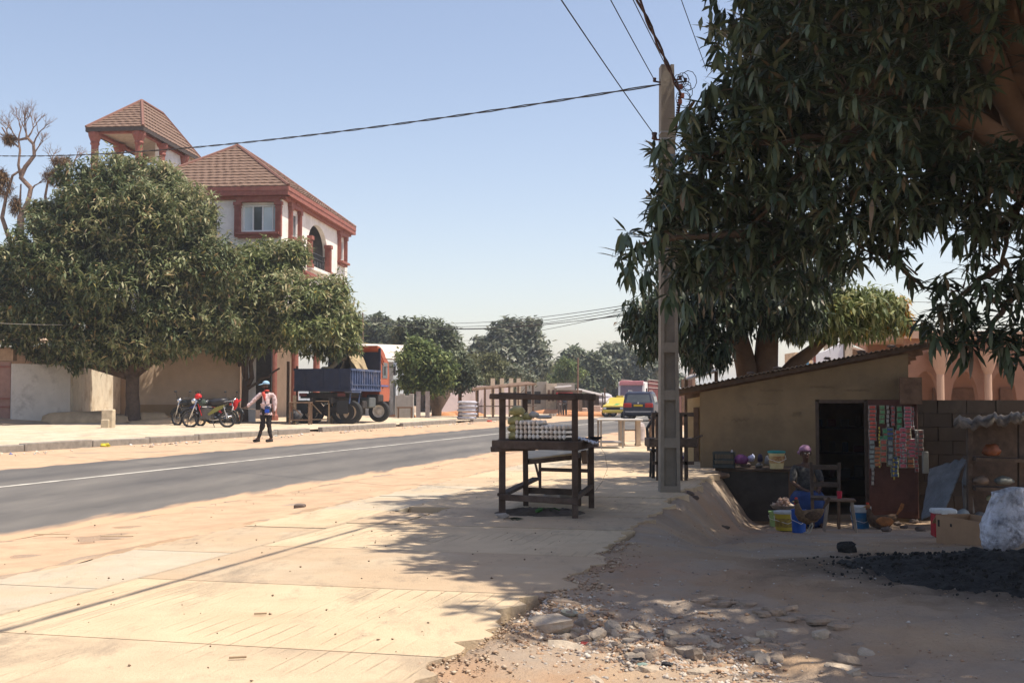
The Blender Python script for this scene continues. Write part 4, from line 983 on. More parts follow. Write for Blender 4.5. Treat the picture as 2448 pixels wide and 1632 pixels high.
# ---- near mango over the dirt lot (trunk just outside the right edge)
near = thing('mango_tree', 'huge dark mango tree overhanging the dirt lot and the pole from the right edge', 'tree', (4.95, 9.6, -.3))
NB = blobs_px([
    (1915, 30, 9.5, .36, .8, .45), (1990, 60, 9.5, .8, 1.2, .8), (2200, 60, 9.2, .9, 1.2, .8), (1800, 180, 9.6, .24, .6, .32), (1850, 240, 9.4, .48, .8, .45), (1735, 310, 9.6, .30, .5, .32), (1650, 385, 9.7, .33, .5, .30),
    (1760, 400, 9.5, .55, .8, .5), (1900, 350, 9.2, .7, 1.0, .6), (2050, 250, 9.0, .8, 1.0, .7), (2100, 430, 9.2, .8, 1.1, .6), (1960, 500, 9.3, .7, 1.0, .55), (1790, 520, 9.6, .65, .9, .45), (1640, 500, 9.9, .30, .5, .33),
    (1640, 590, 9.8, .34, .5, .24), (1545, 590, 9.9, .22, .35, .17), (1500, 600, 9.9, .10, .16, .10), (1740, 640, 9.8, .50, .7, .30), (1880, 615, 9.5, .55, .8, .27), (2020, 560, 9.3, .55, .8, .26), (2120, 510, 9.3, .45, .8, .24), (1700, 460, 9.7, .45, .6, .4),
    (2300, 470, 9.1, .55, .8, .35), (2420, 500, 9.0, .5, .8, .45), (2400, 610, 9.0, .32, .5, .40), (2300, 700, 9.0, .28, .4, .18), (2400, 730, 8.9, .33, .5, .33), (2262, 780, 9.0, .17, .3, .22), (2330, 800, 9.0, .27, .35, .2), (2420, 830, 8.9, .25, .4, .13), (2440, 500, 9.2, .4, .5, .4),
    (2360, 100, 10.6, .5, 1.0, .45), (2440, 30, 10.8, .8, 1.2, .6), (2225, 240, 9.9, .45, .8, .45), (2450, 260, 11, .7, .8, .5), (2205, 670, 9.2, .08, .2, .08)])
NBhi = [((3.5, 9.5, 6.2), (1.5, 2.0, .9)), ((2.6, 9.0, 6.1), (.9, 1.2, .7)), ((3.0, 11.3, 6.9), (1.2, 1.4, .7)), ((3.2, 13.3, 7.4), (1.2, 1.4, .7)), ((3.4, 7.9, 5.9), (1.1, 1.1, .6)), ((5.5, 9.0, 6.2), (2.6, 2.6, 1.3)), ((4.2, 12.0, 5.6), (2.2, 2.4, 1.0)), ((6.6, 11.5, 6.3), (2.6, 2.6, 1.3)), ((7.4, 8.2, 5.2), (2.2, 2.6, 1.3)), ((4.7, 6.6, 5.1), (1.2, 1.3, .6)), ((6.2, 5.2, 5.0), (2.2, 1.9, 1.0)), 
        ((4.4, 14.6, 7.2), (1.7, 1.6, .8)), ((6.3, 14.8, 5.8), (2.2, 1.9, 1.0)),  ((8.6, 13.6, 5.6), (2.2, 2.4, 1.2)), ((9.3, 9.2, 5.6), (2.2, 2.4, 1.2)), ((3.9, 8.2, 5.1), (1.3, 1.4, .7)), ((4.6, 4.6, 4.6), (1.1, 1.2, .6)), ((8.3, 5.6, 4.8), (1.8, 1.8, .9)), ((4.9, 16.6, 5.4), (1.8, 1.5, .8)), ((7.6, 17.2, 5.4), (2.2, 1.5, .9)), ((5.0, 7.0, 6.8), (2.2, 2.2, 1.0)), ((6.8, 6.6, 7.0), (2.2, 2.2, 1.0)), ((6.5, 9.5, 7.6), (2.6, 2.6, 1.0)), ((5.8, 13.0, 7.2), (2.6, 2.4, 1.0)), ((8.8, 12.0, 7.4), (2.6, 2.6, 1.0)), ((10.5, 6.5, 5.6), (2.2, 2.4, 1.2)), ((5.0, 3.2, 4.6), (1.3, 1.0, .7)), ((7.0, 2.8, 5.0), (1.6, 1.2, .8)), ((8.0, 15.5, 7.0), (2.6, 2.4, 1.0))]
rng = np.random.default_rng(5)
Pn = blob_points(clumps(NB, rng, 4, (.3, .5), .85), 21, rng, (.55, 1.08), -9, .3)
V, Q = rosettes(Pn, 12, .185, .037, rng, 3, (-1.1, .85), .55, .015)
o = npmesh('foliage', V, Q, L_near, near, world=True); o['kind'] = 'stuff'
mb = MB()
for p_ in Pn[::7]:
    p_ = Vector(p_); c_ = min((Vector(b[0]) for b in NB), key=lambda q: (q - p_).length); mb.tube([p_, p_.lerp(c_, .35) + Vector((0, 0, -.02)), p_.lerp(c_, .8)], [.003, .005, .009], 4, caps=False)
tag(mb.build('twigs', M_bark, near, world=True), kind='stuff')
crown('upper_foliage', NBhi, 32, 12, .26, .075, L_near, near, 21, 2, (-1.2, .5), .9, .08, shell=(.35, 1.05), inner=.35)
# single leaves one can pick out along the outline, 300 of them on shared meshes
lm = []
for kd in range(3):
    r_ = np.random.default_rng(40 + kd)
    v, q = leaves(np.zeros((1, 3)), np.zeros(1), np.array([.1 - .25 * kd]), np.array([.215]), np.array([.046]), np.array([.7 + .35 * kd]), 3, r_)
    tmp = npmesh('leaf', v, q, L_near); me_ = tmp.data; bpy.data.objects.remove(tmp); lm.append(me_)
Mi = rootM(near).inverted(); spots = []
for (px, py) in ((1492, 566), (1500, 640), (1520, 585), (1545, 655), (1565, 560), (1588, 340), (1600, 420), (1640, 262), (1690, 200), (1720, 120), (1770, 60), (1570, 480), (1600, 700), (1640, 730), (1780, 300), (1880, 180), (1960, 420), (2080, 330), (2220, 320), (2290, 560), (2240, 800), (2300, 830), (2400, 840)):
    spots.append(D(px, py, 9.05 + R0.uniform(-.25, .2)))
cnt = 0
for sidx, c in enumerate(spots):
    for k in range(13):
        if cnt >= 300: break
        o = bpy.data.objects.new('leaf', lm[R0.randrange(3)]); COL.objects.link(o); o.parent = near
        A = k * 2.4 + sidx; off = Vector((R0.uniform(-.03, .03), R0.uniform(-.03, .03), R0.uniform(-.04, .04)))
        o.matrix_local = Mi @ Matrix.Translation(c + off) @ rotM(R0.uniform(-.4, .4), R0.uniform(.1, .9), A) @ Matrix.Scale(R0.uniform(.75, 1.15), 4); cnt += 1
mb = MB(); base = Vector((4.95, 9.6, -.6))
mb.tube([base, base + Vector((-.02, 0, .8)), base + Vector((-.1, 0, 1.9)), base + Vector((-.12, .1, 3.0))], [.46, .34, .30, .30], 14); mb.build('trunk', M_barkred, near, smooth=True, world=True)
P1, P2 = D(2275, 285, 9.2), D(2470, 425, 9.0)
mb = MB(); pts = [D(2560, 560, 9.3), D(2480, 425, 9.1), D(2400, 345, 9.1), D(2330, 295, 9.15), D(2265, 275, 9.25), D(2180, 240, 9.4), D(2060, 180, 9.6)]
mb.tube(pts, [.2, .115, .105, .10, .09, .065, .03], 12); mb.build('limb', M_barkred, near, smooth=True, world=True)
mb = MB(); pts = [D(2620, 420, 9.5), D(2500, 240, 9.5), D(2440, 150, 9.5), D(2410, 60, 9.5), D(2380, -120, 9.6)]
mb.tube(pts, [.22, .12, .10, .09, .08], 12); mb.build('limb', M_barkred, near, smooth=True, world=True)
mb = MB(); pts = [D(2500, 240, 9.5), D(2430, 190, 9.5), D(2370, 205, 9.55), D(2300, 160, 9.6)]
mb.tube(pts, [.12, .08, .06, .03], 10); mb.build('limb', M_barkred, near, smooth=True, world=True)
for i, (a, b) in enumerate((((2265, 275), (1960, 330)), ((2180, 240), (1850, 220)), ((1960, 330), (1640, 380)), ((2060, 300), (1780, 560)), ((1780, 560), (1520, 585)), ((2330, 295), (2100, 560)), ((2100, 600), (2210, 690)), ((2440, 480), (2390, 640)), ((2390, 640), (2280, 720)), ((2440, 700), (2330, 830)))):
    mb = MB(); limb(mb, D(a[0], a[1], 9.4), D(b[0], b[1], 9.5), .035, .012, .02, 7, .12, 50 + i, 6); mb.build('branch', M_bark, near, smooth=True, world=True)
for i, (c, r) in enumerate(NBhi[:12]):
    mb = MB(); limb(mb, base + Vector((-.12, .1, 2.9)), c, .16, .04, .2, 6, .1, 80 + i, 7); mb.build('limb', M_barkred, near, smooth=True, world=True)
# ---- second mango behind the shack
t3 = D(1795, 900, 25.5); t3.z = -.7
tree = thing('mango_tree', 'second mango tree rising behind the shack with a forked reddish trunk', 'tree', t3)
B3 = blobs_px([(1545, 760, 24.5, .50, 1.1, .48), (1550, 800, 24.5, .38, .9, .42), (1600, 740, 24.5, .7, 1.3, .6), (1650, 780, 24.5, .6, 1.2, .55), (1700, 720, 24, 1.0, 1.5, .9), (1680, 830, 24, .5, 1.0, .35), (1700, 845, 23.8, .35, .7, .25), (1830, 715, 24, 1.1, 1.6, .62), (1895, 745, 24, .6, 1.1, .42), (1760, 600, 25, 1.8, 2, 1.5), (1880, 620, 25, 1.4, 2, 1.1)])
B3b = blobs_px([(1955, 735, 24.6, .6, 1.0, .36), (2010, 735, 25.2, .8, 1.1, .40), (2080, 735, 25.4, .65, 1.0, .42), (2115, 765, 25.5, .40, .7, .28), (1985, 780, 25, .5, .9, .22), (2050, 778, 25.2, .4, .8, .2), (1925, 780, 24.6, .4, .8, .24)])
B3hi = [((7.0, 20.6, 6.4), (2.2, 1.6, 1.2)), ((9.2, 19.4, 5.8), (2.4, 1.8, 1.3)), ((6.2, 20.0, 5.9), (1.8, 1.8, 1.0)), ((4.8, 21.8, 5.2), (1.6, 1.8, 1.0)), ((11.2, 18.8, 5.8), (2.2, 1.8, 1.2))]
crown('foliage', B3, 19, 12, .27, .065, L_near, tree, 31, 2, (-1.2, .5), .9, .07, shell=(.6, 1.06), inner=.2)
crown('lit_tone_foliage', B3b, 26, 12, .27, .07, L_mango2, tree, 32, 2, (-1.1, .6), .9, .06, shell=(.6, 1.08))  # brighter leaves than the main crown, sunlight put into the colour
crown('new_leaves', blobs_px([(2142, 745, 25.5, .26, .35, .30), (2160, 772, 25.5, .18, .25, .17)]), 60, 10, .24, .07, L_orange, tree, 33, 2, (-1.1, .3), .9, .05, shell=(.5, 1.1))
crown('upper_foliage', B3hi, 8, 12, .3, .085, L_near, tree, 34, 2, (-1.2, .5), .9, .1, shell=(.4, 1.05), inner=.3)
for (pts, rr) in (([(1798, 960), (1785, 880), (1765, 800), (1740, 720)], [.28, .24, .2, .12]), ([(1825, 960), (1830, 880), (1835, 800), (1860, 690)], [.3, .27, .24, .15]), ([(1850, 930), (1900, 870), (1945, 835), (1985, 800)], [.2, .16, .13, .08]), ([(1770, 830), (1700, 790), (1620, 760), (1560, 760)], [.1, .07, .05, .02])):
    mb = MB(); mb.tube([D(x, y, 25.4) for x, y in pts], rr, 10); mb.build('trunk' if rr[0] > .25 else 'limb', M_barkred, tree, smooth=True, world=True)
# ---- trees far along the street
def ftree(label, blobs, m, base, r0, dens, L=.5, W=.26, per=7, seed=1, name='tree', dr=.5, mt=M_bark, trunk=True, shell=(.7, 1.07)):
    bb = blobs_px(blobs); b = D(*base); b.z = 0 if base[2] < 400 else 0
    root = thing(name, label, 'tree', b)
    crown('foliage', bb, dens * .6, per, L, W, m, root, seed, 2, (-1.0, .9), dr, .14, shell=shell, clump=7)
    if trunk: branches('trunk', b, bb, mt, root, r0, 1.6, seed)
    return root
ftree('broad dark round tree far behind the white roofed house', [(860, 790, 125, 2.4, 2.4, 1.5), (905, 785, 125, 2.6, 2.4, 1.5), (930, 810, 124, 2, 2, 1.4), (880, 830, 124, 3, 2.4, 1.2)], L_far, (890, 990, 125), .35, 5, .75, .34, seed=61)
ftree('large dark green tree behind the row of small street trees', [(985, 795, 95, 1.5, 2, 1.2), (1030, 800, 95, 1.9, 2, 1.3), (1065, 830, 95, 1.4, 2, 1.3), (1000, 850, 94, 1.8, 2, 1.5), (960, 820, 95, 1.1, 1.5, 1.2), (1050, 870, 94, 1.6, 1.8, 1.2)], L_far, (1010, 990, 95), .3, 9, .55, .24, seed=62)
ftree('bright green young mango right of the dump truck cab', [(1000, 840, 71, 1.1, 1.2, .8), (1040, 870, 71, 1.1, 1.2, .9), (980, 870, 71, 1.1, 1.3, 1.0), (1065, 890, 71, .75, 1, .65), (985, 910, 71, .9, 1.1, .6), (1040, 915, 71, .9, 1.1, .55)], L_far2, (985, 988, 71), .13, 22, .36, .14, 8, 63, mt=mat('red_brown_trunk', (.20, .085, .05), .9), trunk=True)
ftree('small dark green street tree just left above the stack of sacks', [(1085, 870, 74, .8, 1.0, .7), (1115, 885, 74, .8, 1.0, .75), (1125, 912, 74, .55, .8, .45), (1090, 915, 74, .8, .9, .5), (1060, 905, 75, .6, .8, .6)], L_far, (1100, 988, 74), .12, 24, .34, .15, 8, 64, mt=mat('red_brown_trunk', (.20, .085, .05), .9))
ftree('tall grey green tree with ragged branches in the middle of the skyline', [(1245, 790, 132, 2.2, 2.4, 1.6), (1210, 800, 132, 2.0, 2.2, 1.5), (1175, 830, 131, 2.2, 2.2, 1.7), (1275, 830, 131, 1.9, 2.2, 1.8), (1220, 850, 130, 2.6, 2.4, 1.9), (1145, 850, 131, 1.6, 2, 1.5), (1290, 880, 130, 1.6, 2, 1.3), (1240, 895, 130, 2.4, 2.2, 1.5)], L_grey, (1235, 985, 131), .35, 5.5, .75, .36, 7, 65, shell=(.6, 1.15))
ftree('feathery olive acacia leaning behind the wooden stall frames', [(1150, 860, 100, 1.5, 1.2, .6), (1195, 880, 100, 1.6, 1.2, .6), (1170, 905, 99, 1.5, 1.2, .5), (1215, 905, 99, 1.1, 1, .5)], leafmat('olive_feather_leaves', [(0, (.08, .085, .03)), (.6, (.13, .14, .05)), (1, (.20, .20, .09))], .6, .2), (1180, 980, 100), .12, 16, .4, .09, 9, 66)
ftree('pale leaved bush growing out of the unfinished wall', [(1235, 890, 92, .7, .7, .5), (1270, 905, 92, .5, .6, .35), (1215, 920, 92, .5, .6, .4)], L_grey, (1240, 980, 92), .06, 18, .38, .18, 6, 67)
ftree('small light green feathery tree under the far skyline', [(1350, 880, 118, 1.3, 1.2, .9), (1375, 895, 118, 1.0, 1.2, .7), (1335, 905, 118, .9, 1.1, .6)], L_far2, (1352, 980, 118), .12, 12, .45, .12, 8, 68)
ftree('brown green tree behind the light green one, far centre', [(1365, 850, 150, 1.8, 1.8, 1.1), (1400, 870, 150, 1.7, 1.8, 1.3), (1345, 870, 150, 1.4, 1.6, 1.1)], L_far, (1372, 980, 150), .25, 5, .8, .36, 6, 69)
ftree('dark green tree left of the white lorry', [(1420, 870, 140, 1.9, 1.8, 1.4), (1440, 905, 139, 2.2, 1.8, 1.5), (1400, 915, 139, 1.6, 1.6, 1.2), (1415, 940, 138, 1.6, 1.6, 1.0)], L_far, (1425, 985, 140), .25, 6, .7, .34, 6, 70)
ftree('pale green leafy tree rising behind the white lorry', [(1475, 840, 150, 2.0, 2.2, 1.3), (1510, 860, 150, 2.2, 2.2, 1.6), (1475, 885, 149, 2.6, 2.4, 1.7), (1550, 885, 150, 2.4, 2.4, 1.6), (1530, 915, 149, 2.2, 2.2, 1.4), (1450, 860, 150, 1.3, 1.4, 1.0)], L_grey, (1490, 985, 150), .3, 5.5, .75, .36, 7, 71, shell=(.6, 1.12))
ftree('yellow green crown seen through the gap above the right end of the shack roof', [(2170, 825, 60, 1.3, 1.3, .6), (2200, 815, 60, 1.1, 1.2, .6), (2130, 835, 60, .9, 1, .45)], L_far2, (2170, 960, 60), .15, 16, .4, .16, 7, 72)
# low dark shrubbery behind the street, one mass
bl = []
for k in range(16):
    p = D(1120 + k * 32, 935 - 14 * (k % 3), 160); bl.append(((p.x, p.y, p.z), (4.2, 3, 2.6)))
for k in range(10):
    p = D(820 + k * 36, 930 - 12 * (k % 2), 140); bl.append(((p.x, p.y, p.z), (3.8, 3, 2.4)))
o = crown('far_bushes', bl, 1.6, 7, .9, .42, L_far, None, 90, 2, (-1, .9), .5, .2); tag(o, 'low dark belt of far bushes closing the end of the street', kind='stuff')
# ---- bare tree with nests, upper left
M_bare = mat('pale_bare_bark', (.24, .165, .125), .9, .3, 4, .9, 9, bdist=.05)
bt = thing('bare_tree', 'leafless tree with twisted pale limbs and bundles of nests at the left edge', 'tree', (D(50, 950, 60).x, 60, .3))
def path60(*pp, d=60): return [D(x, y, d) for x, y in pp]
for pts, rr in ((path60((55, 900), (45, 640), (50, 520), (68, 480), (74, 450), (50, 425), (60, 400), (82, 372), (80, 345), (66, 330)), [.3, .24, .19, .13, .13, .12, .12, .1, .08, .07]),
                (path60((50, 425), (44, 395), (48, 360), (44, 335)), [.08, .07, .06, .05]), (path60((45, 640), (5, 520), (15, 470), (30, 420), (60, 400)), [.14, .11, .08, .07, .05]), (path60((52, 560), (48, 480), (50, 440)), [.08, .06, .04])):
    mb = MB(); mb.tube(pts, rr, 8); mb.build('limb' if rr[0] < .25 else 'trunk', M_bare, bt, smooth=True, world=True)
rt = random.Random(3); mb = MB()
def twig(p, d, L, r, dep):
    q = p + d * L; mid = p.lerp(q, .5) + Vector((rt.uniform(-.1, .1), rt.uniform(-.1, .1), rt.uniform(-.05, .08))) * L
    mb.tube([p, mid, q], [r, r * .8, r * .6], 4, caps=False)
    if dep > 0:
        for _ in range(3 if dep > 1 else 2):
            e = (d + Vector((rt.uniform(-.8, .8), rt.uniform(-.8, .8), rt.uniform(-.25, .6)))).normalized(); twig(q, e, L * rt.uniform(.55, .85), r * .55, dep - 1)
for (x, y, dx, dz, L) in ((66, 330, -.3, 1, .55), (66, 330, .5, 1, .6), (44, 335, -.6, .9, .6), (44, 335, .1, 1, .6), (82, 372, .5, 1, .5), (80, 345, .4, .8, .6), (20, 330, -.3, .9, .5), (44, 352, -1, .7, .7), (62, 335, 0, 1, .7), (15, 470, -.5, .8, .5), (78, 450, .8, .6, .4), (60, 520, .9, .5, .5), (130, 400, -.4, .8, .45), (175, 395, .3, 1, .4), (100, 520, .6, .9, .5)):
    twig(D(x, y, 60), Vector((dx, rt.uniform(-.3, .3), dz)).normalized(), L, .05, 4)
mb.tube(path60((66, 330), (44, 335), (20, 330), (5, 305)), [.07, .06, .05, .04], 6); mb.tube(path60((120, 560), (108, 470), (118, 415), (140, 395)), [.09, .07, .06, .03], 6)
tag(mb.build('twigs', M_bare, bt, world=True), kind='stuff')
M_nest = mat('brown_nest', (.22, .14, .07), .95, .3, 4, .8)
rng = np.random.default_rng(77)
for (x, y, rx, rz_) in ((10, 445, .42, .6), (2, 420, .3, .35), (22, 332, .28, .2), (150, 386, .55, .26), (128, 420, .5, .45), (37, 490, .25, .5)):
    p = D(x, y, 60); P = rng.normal(size=(240, 3)); P /= np.linalg.norm(P, axis=1)[:, None]; P = np.array(p) + P * np.array([rx, rx, rz_]) * rng.uniform(.5, 1, (240, 1))
    V, Q = rosettes(P, 4, .34, .035, rng, 2, (-1, 1), .6, .04); npmesh('nest', V, Q, M_nest, bt, world=True)
# ================================================================ utility pole
M_pole = mat('pole_concrete', (.26, .23, .19), .92, .16, 4, .5, 18, stain=(.20, .17, .14), stain_scale=1.5, stain_amt=.5)
pb_ = G(1600, 1175, 0)
pole = thing('utility_pole', 'weathered concrete utility pole with recessed panels standing on the near pavement', 'utility pole', pb_, math.radians(2))
H = 5.62; w0, w1, d0 = .262, .17, .2
def pw(z): return w0 + (w1 - w0) * z / H
mb = MB()
for s in (-1, 1):
    n = 2
    vs = []
    for z in (-.3, H):
        x1_ = s * pw(z) / 2; x0_ = s * (pw(z) / 2 - .045); vs += [(x0_, -d0 / 2, z), (x1_, -d0 / 2, z), (x1_, d0 / 2, z), (x0_, d0 / 2, z)]
    fs = [(0, 1, 5, 4), (1, 2, 6, 5), (2, 3, 7, 6), (3, 0, 4, 7), (3, 2, 1, 0), (4, 5, 6, 7)]
    if s < 0: fs = [f[::-1] for f in fs]
    mb.add(vs, fs)
zs = [-.3, .3, .40, 1.0, 1.10, 1.66, 1.76, 2.3, 2.42]
z = .12
for k in range(7):
    zz = .02 + k * .62; mb.box((0, 0, zz), (pw(zz) - .088, d0 - .006, .13))
mb.box((0, 0, 4.75), (pw(4.75) - .07, d0 - .004, 1.72))
mb.build('shaft', M_pole, pole)
mb = MB(); mb.add([(-pw(0) / 2 + .04, -.035, -.2), (pw(0) / 2 - .04, -.035, -.2), (pw(4.2) / 2 - .04, -.035, 4.2), (-pw(4.2) / 2 + .04, -.035, 4.2), (-pw(0) / 2 + .04, .035, -.2), (pw(0) / 2 - .04, .035, -.2), (pw(4.2) / 2 - .04, .035, 4.2), (-pw(4.2) / 2 + .04, .035, 4.2)], [(0, 1, 2, 3), (7, 6, 5, 4)]); mb.build('web', M_pole, pole)
M_steel = mat('galvanised_steel', (.5, .5, .5), .4, .1, 10, 0, metal=.8)
M_cable = mat('black_cable', (.035, .03, .03), .6, .1)
M_ins = mat('brown_insulator', (.09, .05, .05), .3)
zb = 4.63
for zz in (zb, zb + .09):
    mb = MB(); ww = pw(zz) + .012; mb.box((0, 0, zz), (ww, d0 + .012, .022)); mb.build('steel_band', M_steel, pole)
mb = MB(); mb.lathe([(.02, -.05), (.04, -.04), (.03, 0), (.04, .04), (.02, .05)], 10, (-.17, -.02, zb + .05)); mb.beam((-.17, -.02, zb), (-.08, -.02, zb), .02, .02); mb.build('insulator', M_ins, pole, smooth=True)
for (x, z_) in ((-.17, 5.42), (-.02, 5.66), (.17, 5.45), (.24, 5.42)):
    mb = MB(); mb.lathe([(.012, -.03), (.026, -.02), (.02, .0), (.026, .02), (.012, .03)], 10, (x, -.06, z_)); mb.beam((x, -.06, z_ - .02), (x * .4, 0, z_ - .02), .018, .018); mb.build('insulator', M_ins, pole, smooth=True)
mb = MB(); rk = random.Random(9)
for k in range(9):
    c = Vector((.2 + rk.uniform(-.06, .08), -.08 + rk.uniform(-.03, .03), 5.28 + rk.uniform(-.16, .14))); pts = []
    r = rk.uniform(.04, .11); ph = rk.uniform(0, 6)
    for i in range(12):
        a = ph + i * .62; pts.append(c + Vector((math.cos(a) * r, rk.uniform(-.015, .015), math.sin(a) * r * 1.2)))
    mb.tube(pts, .005, 5, caps=False)
mb.build('cable_loops', M_cable, pole)
mb = MB()
for (x, z_) in ((.17, 5.32), (.19, 5.2), (.16, 5.12)): mb.bbox((x, -.1, z_), (.05, .05, .07), .01)
mb.build('clamp', mat('rusty_clamp', (.22, .08, .06), .7), pole)
def PX(x, z): return rootM(pole) @ Vector((x, -.05, z))
def wire(label, pts, r, sag=0, twist=0, n=28, m=M_cable, name='power_line', group='cables strung from the utility pole'):
    mb = MB(); P = [Vector(p) for p in pts]; out = []
    for i in range(len(P) - 1):
        for k in range(n): s = k / n; q = P[i].lerp(P[i + 1], s); q.z -= sag * 4 * s * (1 - s); out.append(q)
    out.append(P[-1])
    if twist:
        for ph in (0, pi):
            mb.tube([q + Vector((math.cos(i * 1.1 + ph) * twist, 0, math.sin(i * 1.1 + ph) * twist)) for i, q in enumerate(out)], r, 5)
    else: mb.tube(out, r, 5)
    o = mb.build(name, m, None, smooth=True); tag(o, label, 'cable', group); return o
back = Vector((-RX, -RY, 0)) / math.hypot(RX, RY)
def behind(p, L=26, dz=.1): q = p + back * L; q.z = p.z + dz; return q
a = PX(-.17, zb + .05); wire('single wire ending at the insulator on the pole band, leftmost of the overhead wires', [a, behind(a)], .006, .25)
a = PX(-.17, 5.42); wire('thin wire from the left bracket at the pole head, second from left overhead', [a, behind(a, dz=.15)], .006, .2)
a = PX(-.04, 5.66); wire('thin wire reaching the very top of the pole', [a, behind(a, dz=.0)], .006, .2)
a = PX(.17, 5.25); wire('thick twisted reddish bundle of cables passing the pole head', [a + Vector((.03, 1.2, -.5)), a, behind(a, 26, .25)], .014, .1, .016, 90, mat('bundled_cable', (.07, .035, .035), .6))
a = D(1690, 170, 15.9); wire('thin wire right of the pole that disappears into the mango leaves', [a, behind(a)], .005, .2)
# service drop crossing the street to the left
a = PX(-.1, 5.36); b = D(-260, 352, 46)
wire('twisted service cable sagging right across the sky to the left edge', [a, b], .009, .62, .012, 150)
a = D(-40, 770, 46); b = D(150, 776, 47); wire('thin grey wire in front of the big left mango crown', [a, b], .008, .03, m=mat('grey_wire', (.35, .33, .3), .6))
# bundle of lines crossing the street in the distance
for i, (ya, yb, sg) in enumerate(((752, 712, .9), (754, 716, 1.05), (757, 722, 1.1), (760, 736, .95), (764, 741, .8))):
    a = D(868, ya, 105); b = D(1640, yb - 8, 42)
    wire(['topmost', 'second', 'third', 'fourth', 'lowest'][i] + ' of the five thin lines sagging over the far street', [a, b], .014, sg, n=30, name='distant_line', group='thin lines crossing the far street')
a = D(1090, 815, 110); b = D(1600, 722, 42); wire('single slanting line below the five over the far street', [a, b], .014, .3, name='distant_line')
mb = MB(); p = D(867, 990, 105); q = D(867, 750, 105); mb.tube([(p.x, p.y, 0), (q.x, q.y, q.z + .1)], [.10, .07], 7)
tag(mb.build('far_pole', mat('brown_pole', (.18, .11, .08), .9)), 'thin dark pole above the white roof behind the dump truck', 'pole')
mb = MB(); p = D(1380, 990, 90); q = D(1382, 855, 90); mb.tube([(p.x, p.y, 0), (q.x, q.y, q.z)], [.09, .06], 7)
tag(mb.build('far_pole', mat('brown_pole', (.18, .11, .08), .9)), 'thin brown pole in front of the light green far tree', 'pole')
a, b = D(2110, 716, 30), D(2230, 722, 30); wire('thin wire seen in the gap between the two right mango trees', [a, b], .006, .02)
# ================================================================ middle distance, left side of the street
M_redsoil = mat('red_soil', (.50, .24, .12), .95, .15, 3, .6)
M_lav = mat('lavender_wall', (.46, .38, .38), .9, .08, 2, .3, stain=(.36, .28, .26), stain_scale=.8, stain_amt=.6)
M_block = mat('grey_blockwork', (.33, .29, .25), .92, .1, 3, .4)
M_tinw = mat('pale_tin_roof', (.66, .60, .52), .55, .08, 2, .1, metal=.1)
wr = thing('shed_house', 'house with a pale tin roof directly behind the orange truck cab', 'house', (D(900, 980, 76).x, 76, 0))
a, b, c, d = D(845, 852, 74), D(958, 860, 74), D(968, 826, 78), D(846, 822, 78)
mb = MB(); mb.face([a, b, c, d]); mb.build('roof', M_tinw, wr, world=True, thick=.08)
mb = MB(); mb.box(((a.x + b.x) / 2 - .4, 77.2, 1.8), (b.x - a.x - .3, 4.5, 3.6)); mb.build('wall', mat('pale_blue_wall', (.50, .54, .58), .9), wr, world=True)
q = D(955, 900, 74); mb = MB(); mb.box((q.x, 75, 1.9), (.12, 3.0, 3.0)); mb.build('door', mat('pale_blue_wall', (.50, .54, .58), .9), wr, world=True)
# corrugated fence sheets
cf = thing('tin_fence', 'grey corrugated tin fence panels right of the truck cab', 'fence', (D(965, 985, 69).x, 69, .1))
for k in range(4):
    a = D(945 + k * 11, 985, 69); mb = MB(); n = 12; vs = []; fs = []
    for i in range(n + 1):
        x = a.x + .27 * i / n; y = 69 + .03 * math.cos(i * pi / 1.5); vs += [(x, y, 0), (x, y, 1.45 + .1 * (k % 2))]
    for i in range(n): fs.append((2 * i, 2 * i + 2, 2 * i + 3, 2 * i + 1))
    mb.add(vs, fs); mb.build('tin_sheet', mat('grey_tin', (.40, .38, .36), .6, .12, 4, .1), cf, world=True, thick=.01)
mb = MB()
for px in (1000, 1022): a = D(px, 985, 70); mb.beam((a.x, 70, 0), (a.x, 70, 1.7), .25, .25)
tag(mb.build('square_post', mat('grey_post', (.30, .26, .25), .9)), 'pair of squat grey square posts under the bright green mango', 'post')
a = D(968, 985, 68); mb = MB(); mb.box((a.x, 68, .75), (.9, .5, .08)); tb = thing('small_table', 'little brown wooden table by the corrugated tin fence', 'table', (a.x, 68, .1)); mb.build('top', M_oldwood, tb, world=True)
for dx in (-.38, .38):
    for dy in (-.2, .2): mb = MB(); mb.beam((a.x + dx, 68 + dy, .05), (a.x + dx, 68 + dy, .72), .06, .06); mb.build('leg', M_oldwood, tb, world=True)
lw = thing('lavender_wall', 'pale lavender rendered yard wall behind the stack of sacks', 'wall', (D(1090, 985, 82).x, 82, 0))
a, b = D(1050, 985, 82), D(1215, 985, 86); mb = MB(); mb.beam((a.x, a.y, 1.15), (b.x, b.y, 1.15), .2, 2.1); mb.build('wall_panel', M_lav, lw, world=True)
a = D(1045, 990, 77); mb = MB(); mb.lathe([(.28, -.1), (.35, .5), (.75, 1.5), (.6, 2.2), (.2, 2.6)], 9, (a.x, 77, 0), wob=.2)
tag(mb.build('tree_stump', M_bark, smooth=True), 'dark flaring tree stump under the small street trees', 'stump')
for i, (px, d, w, h) in enumerate(((960, 73, 1.4, .3), (1110, 79, 1.6, .5), (1060, 78, 1.0, .4), (1390, 90, 2.4, .3), (1330, 93, 2.2, .45))):
    a = D(px, 985, d); mb = MB(); mb.ell((a.x, d, 0), (w, .8, h), 14, 8, wob=.3, seed=i)
    tag(mb.build('soil_heap', M_redsoil, smooth=True), ['low red soil heap left of the bright green mango', 'red soil heap against the lavender wall', 'small red soil heap by the dark stump', 'red soil spoil on the far verge by the shacks', 'red brick rubble heap before the unfinished house'][i], 'soil heap')
